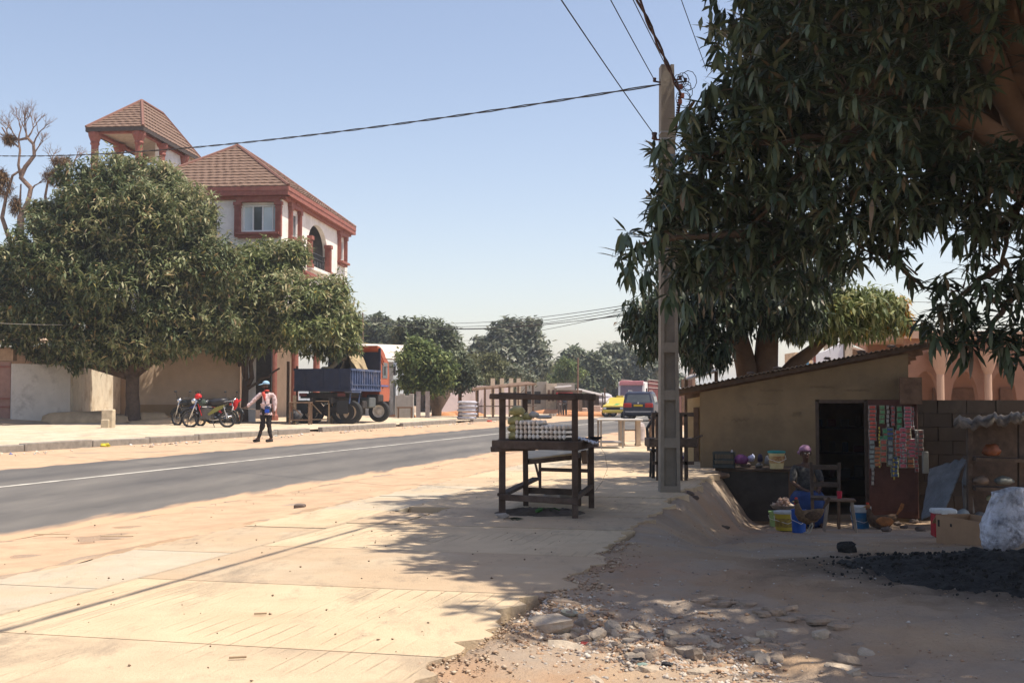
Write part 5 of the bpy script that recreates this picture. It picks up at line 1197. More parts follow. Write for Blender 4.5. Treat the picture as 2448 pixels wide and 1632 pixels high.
# wooden market frames
mf = thing('stall_frame', 'long empty wooden market stall frame with a thin pole roof', 'stall', (D(1200, 985, 72).x, 72, .1))
for i, (px, d) in enumerate(((1140, 71), (1158, 71), (1178, 72), (1196, 72), (1218, 73), (1240, 73), (1258, 74), (1275, 75))):
    a = D(px, 985, d); t_ = D(px, 928 - (px - 1140) * .08, d); mb = MB(); mb.beam((a.x, d, 0), (a.x + R0.uniform(-.05, .05), d, t_.z), .11, .11); mb.build('post', M_oldwood, mf, world=True)
    t2_ = D(px, 928 - (px - 1140) * .08, d); mb = MB(); mb.beam((a.x, d + 2.2, 0), (a.x, d + 2.2, t2_.z), .09, .09); mb.build('post', M_wood, mf, world=True)
a, b, c, d_ = D(1128, 932, 70.6), D(1282, 918, 75), D(1262, 913, 78), D(1135, 927, 73.6)
mb = MB(); mb.face([a, b, c, d_]); mb.build('roof', M_oldwood, mf, world=True, thick=.09)
a, b = D(1140, 975, 71.5), D(1270, 975, 75); mb = MB(); mb.beam((a.x, a.y, .8), (b.x, b.y, .8), .9, .06); mb.build('counter', M_wood, mf, world=True)
# unfinished house pillars and cream columns
uf = thing('unfinished_house', 'unfinished grey block house with pale pillars behind the stall frame', 'building', (D(1240, 985, 95).x, 95, 0))
for px in (1178, 1200, 1222, 1240):
    a = D(px, 985, 84); mb = MB(); t_ = D(px, 904, 84); mb.beam((a.x, 84, 0), (a.x, 84, t_.z), .34, .3); mb.build('pillar', mat('cream_block', (.55, .45, .34), .9), uf, world=True)
def hbox(px0, px1, pytop, d, dep, z0=0): 
    a, b = D(px0, pytop, d), D(px1, pytop, d); mb = MB(); mb.box(((a.x + b.x) / 2, d + dep / 2, (z0 + a.z) / 2), (b.x - a.x, dep, a.z - z0)); return mb
hbox(1245, 1308, 912, 96, 6).build('wall', M_block, uf, world=True)
hbox(1306, 1331, 916, 95.6, 6).build('end_wall', mat('cream_block', (.55, .45, .34), .9), uf, world=True)
for px in (1312, 1322): a = D(px, 945, 95.5); mb = MB(); mb.box((a.x, 95.55, a.z), (.18, .06, .9)); mb.build('window', mat('brown_door', (.16, .09, .06), .8), uf, world=True)
for px in (1262, 1285): a = D(px, 950, 95.9); mb = MB(); mb.box((a.x, 95.95, a.z), (.5, .06, 1.0)); mb.build('window', M_void, uf, world=True)
sh = thing('market_shack', 'low brown market shack with a red cloth on its front', 'shack', (D(1350, 985, 92).x, 92, 0))
hbox(1332, 1392, 932, 93, 4).build('wall', mat('brown_boards', (.16, .12, .09), .9), sh, world=True)
a, b, c, d_ = D(1326, 928, 91.5), D(1366, 925, 91.5), D(1366, 921, 98), D(1326, 924, 98); mb = MB(); mb.face([a, b, c, d_]); mb.build('roof', M_tin, sh, world=True, thick=.08)
a = D(1350, 943, 92.4); mb = MB(); mb.box((a.x, 92.9, a.z), (1.3, .06, .35)); mb.build('red_cloth', mat('red_cloth', (.50, .05, .06), .8), sh, world=True)
gb_ = thing('block_building', 'grey roofed block building behind the market shack', 'building', (D(1345, 985, 108).x, 108, 0))
hbox(1332, 1374, 915, 108, 5).build('wall', M_block, gb_, world=True)
s2 = thing('market_shack', 'dark open market shack with a sagging awning just left of the lorry', 'shack', (D(1420, 985, 100).x, 100, 0))
hbox(1385, 1432, 945, 101, 3).build('wall', M_wood, s2, world=True)
a, b, c, d_ = D(1376, 932, 98), D(1446, 948, 98), D(1440, 942, 103), D(1380, 928, 103); mb = MB(); mb.face([a, b, c, d_]); mb.build('roof', M_tin, s2, world=True, thick=.08)
mb = MB()
for px in (1380, 1400, 1421, 1441): a = D(px, 985, 98); mb.beam((a.x, 98, 0), (a.x, 98, 1.7), .1, .1)
mb.build('post', M_wood, s2, world=True)
mb = MB(); a = D(1447, 985, 99); mb.beam((a.x, 99, 0), (a.x - .05, 99, 2.2), .12, .12); tag(mb.build('post', M_oldwood), 'short brown post left of the white lorry', 'post')
a = D(1452, 975, 104); mb = MB(); mb.ell((a.x, 104, .9), (1.6, 1.2, .55), 14, 8); mb.ell((a.x - .3, 104, 1.45), (.75, .7, .35), 12, 6)
tag(mb.build('covered_car', mat('silver_cover', (.45, .42, .44), .5), smooth=True), 'silver grey covered car parked in front of the far shacks', 'car')
a = D(1436, 983, 98); mb = MB(); mb.bbox((a.x, 96, .42), (2.0, .7, .25), .08); tag(mb.build('bench', mat('pink_board', (.60, .42, .40), .8)), 'long low pinkish bench at the far verge left of the taxi', 'bench')
for i, (px, d, w, h, lab) in enumerate(((1372, 94, .5, .75, 'pale upright slab standing by the far market shack'), (1425, 92, .7, .8, 'pinkish block stack at the far verge'), (1395, 95, .6, .6, 'low grey block stack by the far verge'))):
    a = D(px, 985, d); mb = MB(); mb.bbox((a.x, d, h / 2 - .05), (w, .5, h), .04); tag(mb.build('block_stack', mat('pinkish_block', (.48, .36, .29), .9, .2)), lab, 'blocks')
# right-hand verge, far: brick house strip seen between pole and shack
rb = thing('brick_house', 'red brown house front seen between the utility pole and the shack', 'house', (D(1640, 985, 60).x, 60, -.1))
hbox(1612, 1700, 935, 60, 4, -.3).build('wall', mat('red_brown_wall', (.30, .17, .14), .9), rb, world=True)
a = D(1632, 925, 58); mb = MB(); mb.beam((a.x, 58, -.3), (a.x, 58, 2.2), .12, .12); mb.build('post', M_oldwood, rb, world=True)
# ================================================================ vehicles
M_tyre = mat('tyre_rubber', (.03, .03, .03), .85, .2, 10, .2)
M_blk = mat('black_plastic', (.02, .02, .022), .5, .1)
M_chas = mat('greasy_chassis', (.035, .03, .028), .8, .3, 6, .3)
M_chrome = mat('chrome', (.6, .6, .62), .2, .05, 5, 0, metal=.9)
M_redlamp = mat('red_lamp', (.45, .03, .02), .3)
M_amber = mat('amber_lamp', (.55, .18, .03), .3)
def wheel(par, c, r, w, mt=M_tyre, rimcol=None, axis='y', rimr=.58, side=-1):
    M = rotM(pi / 2, 0, 0) if axis == 'y' else rotM(0, pi / 2, 0)
    mb = MB(); n = 26
    mb.lathe([(r * rimr, -w / 2), (r * .9, -w / 2), (r * .985, -w * .38), (r, 0), (r * .985, w * .38), (r * .9, w / 2), (r * rimr, w / 2)], n, c, M, cap=False)
    wh_ = mb.build('wheel', mt, par, smooth=False)
    mb = MB(); mb.lathe([(r * rimr, -w * .46), (r * rimr * .9, -w * .30), (r * .26, -w * .16), (r * .24, -w * .42), (.01, -w * .44), (.01, w * .44), (r * .24, w * .42), (r * .26, w * .16), (r * rimr * .9, w * .30), (r * rimr, w * .46)], 20, c, M, cap=False)
    mb.build('rim', rimcol or M_chrome, wh_)
    return wh_
# ---- dump truck, seen from behind : local x right, y forward
M_tblue = mat('shaded_blue_truck_paint', (.012, .018, .045), .55, .25, 4, .15, stain=(.03, .025, .03), stain_scale=2, stain_amt=.6)  # tailgate, left side and headboard, tree shade put into the blue
M_tblue2 = mat('faded_sunlit_truck_paint', (.045, .07, .15), .55, .25, 4, .15, stain=(.22, .20, .2), stain_scale=2, stain_amt=.6)  # lit copy of the bed blue for the right side, also faded
M_torange = mat('orange_truck_paint', (.38, .095, .04), .45, .12, 3, .1, stain=(.32, .07, .04), stain_scale=1.5, stain_amt=.5)
tp = D(770, 1010, 52.5)
truck = thing('dump_truck', 'parked dump truck with a dark blue tipping bed and an orange cab', 'truck', (tp.x, tp.y, .12), math.atan2(-.20, 1) * 1.0)
BW = 2.62; x0, x1 = -BW / 2, BW / 2
mb = MB()
mb.box((0, 0, 1.95), (BW, .08, 1.0)); mb.box((0, .035, 2.42), (BW, .12, .08)); mb.box((0, -.05, 1.5), (BW, .12, .1)); mb.box((0, -.05, 2.1), (.1, .05, .8)); mb.box((-.8, -.05, 1.95), (.07, .05, .9)); mb.box((.8, -.05, 1.95), (.07, .05, .9))
mb.build('tailgate', M_tblue, truck)
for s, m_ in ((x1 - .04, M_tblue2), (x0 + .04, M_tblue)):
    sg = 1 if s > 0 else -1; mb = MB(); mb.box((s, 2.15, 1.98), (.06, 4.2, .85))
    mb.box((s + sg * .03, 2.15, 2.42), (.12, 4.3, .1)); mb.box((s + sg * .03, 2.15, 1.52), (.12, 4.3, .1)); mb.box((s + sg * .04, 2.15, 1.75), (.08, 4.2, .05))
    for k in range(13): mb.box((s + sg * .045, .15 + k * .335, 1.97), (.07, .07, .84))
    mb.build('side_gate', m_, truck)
mb = MB(); mb.box((0, 2.15, 1.5), (BW - .1, 4.2, .08)); mb.build('bed_floor', M_tblue, truck)
mb = MB(); mb.box((0, 4.3, 2.2), (BW, .1, 1.4)); mb.box((x1 - .05, 4.35, 2.5), (.1, .1, 2.1)); mb.box((x0 + .05, 4.35, 2.5), (.1, .1, 2.1)); mb.box((0, 4.35, 3.1), (BW - .1, .08, .5)); mb.build('headboard', M_tblue, truck)
mb = MB(); mb.beam((x1 - .05, 4.35, 3.4), (x1 - .1, 5.2, 2.9), .05, .05); mb.beam((x1 - .05, 4.35, 3.2), (x1 - .1, 5.2, 2.7), .04, .04); mb.build('brace', M_torange, truck)
for dx in (-.45, .45):
    mb = MB(); mb.box((dx, 2.9, 1.05), (.12, 6.2, .26)); mb.build('chassis_rail', M_chas, truck)
mb = MB(); mb.box((0, .35, 1.25), (2.3, .1, .22)); mb.box((0, .7, .62), (2.1, .25, .25)); mb.ell((0, .75, .6), (.3, .25, .28), 10, 6); mb.box((0, 1.8, 1.3), (1.6, 2.6, .2)); mb.box((-.3, 5.0, .6), (1.0, .9, .5)); mb.build('axle_housing', M_chas, truck)
mb = MB(); mb.bbox((1.0, 3.4, .95), (.5, .9, .5), .05); mb.build('fuel_tank', mat('grey_tank', (.09, .10, .10), .6), truck)
mb = MB(); mb.bbox((1.0, 4.5, 1.15), (.6, .8, .35), .04); mb.bbox((1.0, 2.4, .85), (.4, .6, .35), .04); mb.build('side_box', M_chas, truck)
mb = MB()
for yy in (.1, 1.35): mb.beam((x1 - .08, yy + .2, 1.5), (x1 - .08, yy, .9), .05, .05)
mb.box((x1 - .12, .7, 1.42), (.35, 1.3, .05)); mb.build('mudguard_strut', M_tblue2, truck)
cream = mat('cream_rim', (.50, .40, .30), .6, .2, 6, .1); wr_ = mat('white_rim', (.55, .52, .48), .5, .2, 6, .1)
for sx in (1, -1):
    wheel(truck, (sx * 1.07, .75, .52), .54, .3, rimcol=cream); wheel(truck, (sx * .73, .75, .52), .54, .28, rimcol=cream)
    wheel(truck, (sx * 1.07, 4.95, .52), .52, .3, rimcol=wr_)
for sx in (1, -1): mb = MB(); mb.box((sx * .95, .0, .75), (.5, .02, .6)); mb.build('mudflap', M_blk, truck)
mb = MB(); mb.box((-.9, -.02, 1.3), (.35, .05, .14)); mb.box((.9, -.02, 1.3), (.35, .05, .14)); mb.build('tail_lamp', mat('dull_red_lamp', (.10, .02, .015), .5), truck)
# cab
prof = [(4.55, 1.0), (6.1, 1.0), (6.2, 1.4), (6.18, 2.05), (5.95, 2.95), (5.7, 3.05), (4.55, 3.05)]
def sideprism(mb, prof, x0, x1, mi=0):
    n = len(prof); vs = [(x0, p[0], p[1]) for p in prof] + [(x1, p[0], p[1]) for p in prof]
    fs = [tuple(range(n)), tuple(range(2 * n - 1, n - 1, -1))] + [((i + 1) % n, i, n + i, n + (i + 1) % n) for i in range(n)]
    mb.add(vs, fs, mi)
mb = MB(); sideprism(mb, prof, -1.2, 1.2); cab = mb.build('cab', M_torange, truck)
mb = MB(); sideprism(mb, [(4.4, 3.06), (5.6, 3.06), (5.35, 3.3), (5.0, 3.5), (4.6, 3.62), (4.2, 3.66), (4.2, 3.55), (4.35, 3.4)], -1.2, 1.2); mb.build('wind_deflector', M_torange, truck)
mb = MB(); mb.box((1.21, 5.35, 2.5), (.03, .8, .75)); mb.box((0, 4.54, 2.55), (1.7, .03, .5)); mb.build('cab_window', M_glassdk, cab)
mb = MB(); mb.box((1.215, 5.3, 1.75), (.02, 1.2, .07)); mb.build('blue_stripe', mat('blue_stripe', (.10, .12, .3), .6), cab)
mb = MB(); mb.box((1.22, 5.0, 1.65), (.04, .12, .05)); mb.build('door_handle', M_blk, cab)
mb = MB(); mb.bbox((1.48, 6.1, 2.5), (.08, .2, .45), .02); mb.beam((1.2, 6.0, 2.7), (1.48, 6.1, 2.7), .03, .03); mb.build('mirror', M_blk, cab)
mb = MB(); mb.box((0, 6.15, .85), (2.4, .25, .4)); mb.build('bumper', M_chas, truck)
# tarpaulin heaped over the bed, hanging to the headboard
M_tarp = mat('tan_tarpaulin', (.36, .28, .17), .9, .2, 3, .5)
mb = MB(); nu, nv = 26, 12; vs = []; fs = []
for i in range(nu + 1):
    for j in range(nv + 1):
        u, v = i / nu, j / nv; x = -.35 + 1.65 * u; y = 2.4 + 1.7 * v
        peak = math.exp(-((u - .42) / .24) ** 2) * 1.25 + .1 * math.sin(u * 21 + v * 3) * (1 - v * .3) + .07 * math.sin(v * 17 + u * 6)
        vs.append((x, y, 2.2 + .85 * max(0, peak) * (1 - .3 * abs(v - .6)) + .06 * mnoise.noise(Vector((u * 6, v * 5, 0)))))
for i in range(nu):
    for j in range(nv): a = i * (nv + 1) + j; fs.append((a, a + nv + 1, a + nv + 2, a + 1))
mb.add(vs, fs)
for (p0, p1) in (((.35, 2.6, 2.95), (1.3, 4.3, 1.9)), ((.3, 2.7, 3.0), (1.22, 3.9, 2.1)), ((.2, 2.5, 3.0), (-.6, 1.6, 2.45)), ((.4, 2.6, 2.9), (.75, 2.6, 2.05))):
    pts = [Vector(p0).lerp(Vector(p1), k / 6) + Vector((0, 0, .12 * math.sin(k * 1.2))) for k in range(7)]; mb.tube(pts, [.1, .14, .12, .11, .1, .08, .05], 7)
o = mb.build('tarpaulin', M_tarp, None, smooth=True, thick=.02)
o.matrix_world = rootM(truck); tag(o, 'rumpled tan tarpaulin heaped over the dump truck bed', 'tarpaulin')
# ---- generic car from section profiles
def car_body(par, stations, m, name='body'):
    """stations: (y, [(halfwidth, z), ...]) all same count -> lofted symmetric shell"""
    vs = []; fs = []; n = len(stations[0][1])
    for (y, pr) in stations:
        for (w, z) in pr: vs.append((w, y, z))
        for (w, z) in reversed(pr): vs.append((-w, y, z))
    k = 2 * n
    for i in range(len(stations) - 1):
        for j in range(k): a, b = i * k + j, i * k + (j + 1) % k; fs.append((b, a, a + k, b + k))
    fs.append(tuple(range(k))); o = (len(stations) - 1) * k; fs.append(tuple(range(o + k - 1, o - 1, -1)))
    mb = MB(); mb.add(vs, fs); return mb.build(name, m, par)
M_navy = mat('navy_car_paint', (.012, .015, .035), .35, .1, 3, 0, spec=.5, stain=(.09, .075, .065), stain_scale=1.5, stain_amt=.35)
vp = D(1526, 1010, 69)
van = thing('minivan', 'dark navy minivan driving away, seen from behind', 'car', (vp.x, vp.y, -.06), math.atan2(-RX, RY) + .05)
def sec(w, zt, wt=None, zb=.3, belt=.95): wt = wt or w * .9; return [(w * .92, zb), (w, .45), (w, belt), (wt * .98, zt - .12 if zt > belt + .2 else zt), (wt * .86, zt)]
body = car_body(van, [(-.02, [(.82, .38), (.86, .5), (.86, .9), (.84, .98), (.80, 1.0)]), (.06, [(.86, .32), (.9, .5), (.9, .95), (.84, 1.1), (.8, 1.12)]), (.32, [(.88, .3), (.91, .5), (.91, .98), (.80, 1.58), (.66, 1.66)]), (.6, sec(.91, 1.73, .8)), (2.6, sec(.91, 1.74, .8)), (3.3, [(.86, .3), (.91, .5), (.9, .98), (.84, 1.15), (.7, 1.2)]), (4.4, [(.8, .3), (.86, .45), (.84, .75), (.8, .82), (.6, .85)])], M_navy)
mb = MB(); mb.add([(-.73, .035, 1.10), (.73, .035, 1.10), (.62, .235, 1.55), (-.62, .235, 1.55), (-.73, .055, 1.10), (.73, .055, 1.10), (.62, .255, 1.55), (-.62, .255, 1.55)], [(0, 1, 2, 3), (0, 3, 7, 4), (1, 5, 6, 2), (3, 2, 6, 7)]); mb.build('rear_window', M_glassdk, body)
for s in (-1, 1):
    mb = MB(); mb.box((s * .86, 1.6, 1.28), (.04, 2.2, .36), M=rotM(0, -s * .2, 0)); mb.build('side_window', M_glassdk, body)
    mb = MB(); mb.bbox((s * .63, -.03, .93), (.46, .07, .24), .02); mb.build('tail_lamp', M_redlamp, van)
    mb = MB(); mb.beam((s * .62, .55, 1.8), (s * .62, 2.6, 1.8), .03, .03); mb.box((s * .62, .55, 1.76), (.04, .06, .08)); mb.box((s * .62, 2.6, 1.76), (.04, .06, .08)); mb.build('roof_rail', M_chrome, van)
    mb = MB(); mb.ell((s * 1.02, 3.0, 1.08), (.1, .08, .09), 8, 6); mb.build('mirror', M_blk, van, smooth=True)
    for y in (.85, 3.6): wheel(van, (s * .8, y, .32), .33, .21)
mb = MB(); mb.box((0, -.055, .92), (.52, .02, .12)); mb.build('number_plate', mat('yellow_plate', (.62, .42, .03), .6), van)
mb = MB(); mb.lathe([(.05, 0), (.05, .02)], 14, (0, -.02, 1.07), rotM(pi / 2, 0, 0)); mb.build('round_badge', M_chrome, van)
mb = MB(); mb.bbox((0, -.06, .5), (1.72, .14, .22), .03); mb.build('bumper', M_navy, van); mb = MB(); mb.box((0, -.135, .56), (1.5, .012, .03)); mb.build('bumper_strip', M_chrome, van)
# ---- yellow taxi coming towards us
M_yel = mat('taxi_yellow', (.55, .43, .07), .4, .08, 3, 0, stain=(.35, .28, .12), stain_scale=1.5, stain_amt=.5); M_grn = mat('taxi_green', (.05, .30, .10), .35, .08)
vp = D(1494, 998, 90)
taxi = thing('taxi', 'yellow taxi with a green bonnet stripe coming towards the viewer', 'taxi', (vp.x, vp.y, -.06), math.atan2(-RX, RY) + pi - .04)
tb_ = car_body(taxi, [(-.0, [(.74, .4), (.8, .5), (.8, .8), (.78, .9), (.6, .92)]), (.9, [(.8, .3), (.86, .5), (.86, .9), (.8, .98), (.6, 1.0)]), (1.3, [(.82, .3), (.87, .5), (.87, .92), (.72, 1.36), (.6, 1.42)]), (2.4, [(.82, .3), (.87, .5), (.87, .92), (.72, 1.36), (.6, 1.43)]), (3.05, [(.82, .3), (.87, .5), (.87, .9), (.8, .95), (.65, .98)]), (4.2, [(.78, .3), (.84, .48), (.83, .76), (.78, .84), (.6, .86)]), (4.3, [(.7, .34), (.78, .5), (.78, .7), (.72, .78), (.55, .8)])], M_yel)
mb = MB(); mb.add([(-.74, 3.02, 1.0), (.74, 3.02, 1.0), (.62, 2.46, 1.38), (-.62, 2.46, 1.38), (-.74, 2.98, .99), (.74, 2.98, .99), (.62, 2.42, 1.37), (-.62, 2.42, 1.37)], [(0, 1, 2, 3), (0, 3, 7, 4), (5, 1, 2, 6), (3, 2, 6, 7)]); mb.build('windscreen', M_glass, tb_)
mb = MB(); mb.add([(-.3, 3.1, .985), (.02, 3.1, .985), (.02, 4.18, .868), (-.3, 4.18, .868), (-.3, 3.1, .96), (.02, 3.1, .96), (.02, 4.18, .84), (-.3, 4.18, .84)], [(0, 1, 2, 3), (0, 4, 5, 1), (1, 5, 6, 2), (2, 6, 7, 3), (3, 7, 4, 0)]); mb.build('green_stripe', M_grn, tb_)
mb = MB(); mb.box((0, 4.31, .62), (1.5, .04, .17)); mb.build('grille', M_blk, taxi)
for s in (-1, 1):
    mb = MB(); mb.box((s * .62, 4.33, .64), (.22, .04, .13)); mb.build('headlight', M_glass, taxi)
    mb = MB(); mb.ell((s * .97, 2.9, .98), (.09, .07, .07), 8, 6); mb.build('mirror', M_blk, taxi)
    for y in (.8, 3.45): wheel(taxi, (s * .74, y, .3), .31, .2)
mb = MB(); mb.box((0, 4.35, .44), (.5, .02, .12)); mb.build('number_plate', M_frame, taxi)
mb = MB(); mb.bbox((0, 4.3, .4), (1.6, .16, .2), .03); mb.build('bumper', M_yel, taxi); mb = MB(); mb.box((0, 1.85, 1.5), (.5, .16, .12)); mb.build('roof_sign', M_yel, taxi)
# ---- white lorry with brown load body
vp = D(1528, 985, 118)
lor = thing('lorry', 'white lorry with a pink visor and a high maroon load body facing the viewer', 'lorry', (vp.x + .6, vp.y, -.25), math.atan2(-RX, RY) + pi)
M_lw = mat('white_cab_paint', (.72, .70, .68), .5, .05); M_mar = mat('maroon_boards', (.22, .07, .06), .8, .15, 3, .2)
mb = MB(); sideprism(mb, [(7.0, .5), (9.1, .5), (9.15, 1.8), (8.95, 3.0), (8.7, 3.1), (7.0, 3.1)], -1.22, 1.22); cb = mb.build('cab', M_lw, lor)
mb = MB(); sideprism(mb, [(9.16, 1.85), (9.19, 1.85), (9.03, 2.75), (9.0, 2.75)], -1.02, 1.02); mb.build('windscreen', mat('mauve_glass', (.16, .11, .14), .15, .1, 1, 0, spec=.6), cb)
mb = MB(); sideprism(mb, [(8.98, 2.77), (9.2, 2.8), (9.1, 3.12), (8.6, 3.2)], -1.1, 1.1); mb.build('sun_visor', mat('pink_visor', (.30, .11, .12), .6), cb)
mb = MB(); mb.box((0, 9.15, 1.15), (1.6, .06, .8)); mb.build('grille', M_blk, cb)
mb = MB(); mb.bbox((0, 9.15, .65), (2.4, .25, .45), .05); mb.build('bumper', M_lw, lor)
for s in (-1, 1):
    mb = MB(); mb.box((s * .95, 9.29, .7), (.3, .03, .2)); mb.build('headlight', M_glass, lor)
    mb = MB(); mb.bbox((s * 1.42, 9.1, 2.2), (.12, .12, .6), .02); mb.build('mirror', M_blk, lor)
    for y in (1.2, 2.4, 8.1): wheel(lor, (s * 1.0, y, .5), .52, .3)
mb = MB(); mb.box((0, 3.3, 2.0), (2.5, 7.0, 2.4)); bd = mb.build('load_body', M_mar, lor)
for k in range(9):
    for s in (-1, 1): mb = MB(); mb.box((s * 1.27, .1 + k * .82, 2.05), (.06, .08, 2.6)); mb.build('stake', M_mar, bd)
mb = MB(); 
for z_ in (2.6, 3.0, 3.35): mb.box((-1.29, 3.4, z_), (.04, 7.0, .05)); mb.box((1.29, 3.4, z_), (.04, 7.0, .05))
mb.build('rail', mat('pale_rail', (.5, .42, .38), .7), bd)
mb = MB(); mb.box((0, 3.4, .9), (1.0, 7.5, .25)); mb.build('chassis_rail', M_chas, lor)
# ================================================================ egg stall
M_stall = mat('stall_timber', (.075, .052, .04), .9, .35, 7, .6, 24, stain=(.15, .12, .10), stain_scale=3, stain_amt=.5)
FL, FR, BLc, BRc = G(1200, 1230), G(1375, 1238), G(1257, 1208), G(1414, 1213)
stall = thing('egg_stall', 'rough dark wooden stall with tall corner posts, carrying stacked eggs on the near pavement', 'stall', (FL.x, FL.y, 0))
def board(a, b, w, h, name='rail', m=M_stall, par=stall, wob=.006):
    mb = MB(); a, b = Vector(a), Vector(b); K = 6; px_ = None; n = K
    t_ = MB(); t_._bb(Matrix.Identity(4), w, h, 1.0, .008, 0)
    mb.beam(a, b, w, h, bev=.007)
    mb.v = [tuple(Vector(v) + Vector((mnoise.noise(Vector(v) * 9), mnoise.noise(Vector(v) * 9 + Vector((5, 0, 0))), 0)) * wob) for v in mb.v]
    return mb.build(name, m, par, world=True)
ZT, ZC = 1.235, .74
for p, w, zt in ((FL, .078, 1.24), (FR, .082, 1.22), (BLc, .085, 1.24), (BRc, .09, 1.225)):
    board((p.x, p.y, -.01), (p.x + R0.uniform(-.01, .01), p.y, zt), w, .06 if p is not FL else .07, 'post')
board((FL.x - .13, FL.y - .04, ZT), (FR.x + .02, FR.y - .04, ZT - .015), .03, .056, 'top_rail')
board((FL.x - .02, FL.y, ZT + .01), (BLc.x, BLc.y, ZT + .01), .035, .06, 'top_rail')
board((FR.x - .16, FR.y + .02, ZT - .0), (BRc.x + .04, BRc.y, ZT - .005), .035, .07, 'top_rail')
board((BLc.x - .05, BLc.y + .03, ZT), (BRc.x + .04, BRc.y + .03, ZT), .03, .06, 'top_rail')
board((FL.x - .10, FL.y - .06, ZC - .005), (FR.x + .04, FR.y - .06, ZC - .01), .04, .09, 'counter_edge')
board((FL.x - .12, FL.y - .10, ZC - .055), (FL.x + .35, FL.y - .09, ZC - .04), .03, .055, 'counter_edge')
board((FR.x + .0, FR.y, ZC - .02), (BRc.x + .06, BRc.y, ZC - .02), .04, .08, 'counter_edge')
board((FL.x - .04, FL.y, ZC - .02), (BLc.x, BLc.y, ZC - .02), .04, .08, 'counter_edge')
for k in range(7):                                   # counter planks
    a = FL.lerp(BLc, (k + .5) / 7) + Vector((-.08, 0, 0)); b = FR.lerp(BRc, (k + .5) / 7) + Vector((.05, 0, 0)); a.z = b.z = ZC + .025 + R0.uniform(-.004, .004)
    w_ = (BLc.y - FL.y) / 7 - .008
    mb = MB(); mb.beam(a, b, w_, .022, bev=.004); mb.build('plank', M_stall, stall, world=True)
board((FL.x - .02, FL.y - .05, .19), (FR.x + .02, FR.y - .05, .17), .035, .065)
board((FL.x, FL.y - .02, .21), (BLc.x + .14, BLc.y + 1.3, .22), .10, .035)
board((BLc.x, BLc.y + .05, .17), (BRc.x, BRc.y + .05, .16), .04, .07)
board((FR.x, FR.y, .2), (BRc.x, BRc.y, .24), .05, .05)
# low second table standing just behind, with a sagging cream board top
tb2 = thing('low_table', 'low rough table with a sagging cream panel top standing under and behind the egg stall', 'table', (G(1291, 1172).x, G(1291, 1172).y, 0))
c1, c2, c3, c4 = G(1291, 1172), G(1385, 1209), G(1267, 1204), G(1408, 1172)
for p, lean in ((c1, 0), (c2, .0), (c4, 0)):
    board((p.x, p.y, 0), (p.x + lean, p.y, .6), .05, .04, 'leg', par=tb2)
board((c1.x, c1.y, .12), D(1279, 1105, c1.y), .035, .03, 'brace', par=tb2); board((c1.x, c1.y, .28), (c4.x, c4.y, .26), .03, .05, 'rail', par=tb2)
q = [D(1262, 1098, 13.5), D(1368, 1086, 12.9), D(1415, 1072, 14.6), D(1262, 1078, 15.4)]
mb = MB(); mb.face(q); mb.build('panel_top', mat('cream_panel', (.52, .44, .32), .8, .1), tb2, world=True, thick=.02)
board(q[0] + Vector((0, -.02, -.03)), q[1] + Vector((0, -.02, -.03)), .04, .05, 'edge_rail', par=tb2); board(q[1] + Vector((0, -.02, -.03)), q[2] + Vector((0, -.02, -.03)), .04, .05, 'edge_rail', par=tb2)
a = D(1397, 1092, 12.9); mb = MB(); mb.bbox((a.x, a.y, a.z), (.065, .05, .15), .01, M=rotM(0, -.1, 0)); tag(mb.build('hanging_can', mat('brown_can', (.17, .12, .09), .6), None), 'small brown tin hanging under the right end of the egg stall', 'tin')
# ---- trays and eggs
M_tray = mat('pulp_tray', (.15, .13, .115), .95, .12, 10, .3)
M_egg = mat('egg_shell', (.74, .62, .50), .5, .06, 20, 0, spec=.35)
M_eggw = mat('pale_egg_shell', (.80, .74, .66), .5, .05, 20, 0, spec=.35)
ed = (FR - FL).normalized(); ez = math.atan2(ed.y, ed.x); en = Vector((-ed.y, ed.x, 0))
mb = MB(); prof = [(.0015, -.029), (.012, -.026), (.0175, -.014), (.0202, -.003), (.0190, .008), (.0140, .019), (.008, .0255), (.001, .0275)]
mb.lathe(prof, 10, cap=True); eg0 = mb.build('egg', M_eggw, None, smooth=True); egm = eg0.data; bpy.data.objects.remove(eg0)
egm2 = egm.copy(); egm2.materials.clear(); egm2.materials.append(M_egg)
def traymesh():
    mb = MB(); nx, ny = 24, 20; vs = []; fs = []
    for i in range(nx + 1):
        for j in range(ny + 1):
            x = -.144 + .288 * i / nx; y = -.112 + .232 * j / ny
            z = .012 - .012 * math.cos(i * pi / 2) * math.cos(j * pi / 2) * 1.0
            if i in (0, nx) or j in (0, ny): z = .021
            vs.append((x, y, z))
    for i in range(nx):
        for j in range(ny): a = i * (ny + 1) + j; fs.append((a, a + ny + 1, a + ny + 2, a + 1))
    mb.add(vs, fs); return mb
tr0 = None; org = FL + ed * .115 + en * .04; eggs = 0
tnames = {(0, 0): 'bottom egg tray of the left stack', (0, 1): 'second egg tray from the bottom of the left stack', (0, 2): 'third egg tray from the bottom of the left stack', (0, 3): 'top egg tray of the left stack', (1, 0): 'bottom egg tray of the right stack', (1, 1): 'middle egg tray of the right stack', (1, 2): 'top egg tray of the right stack'}
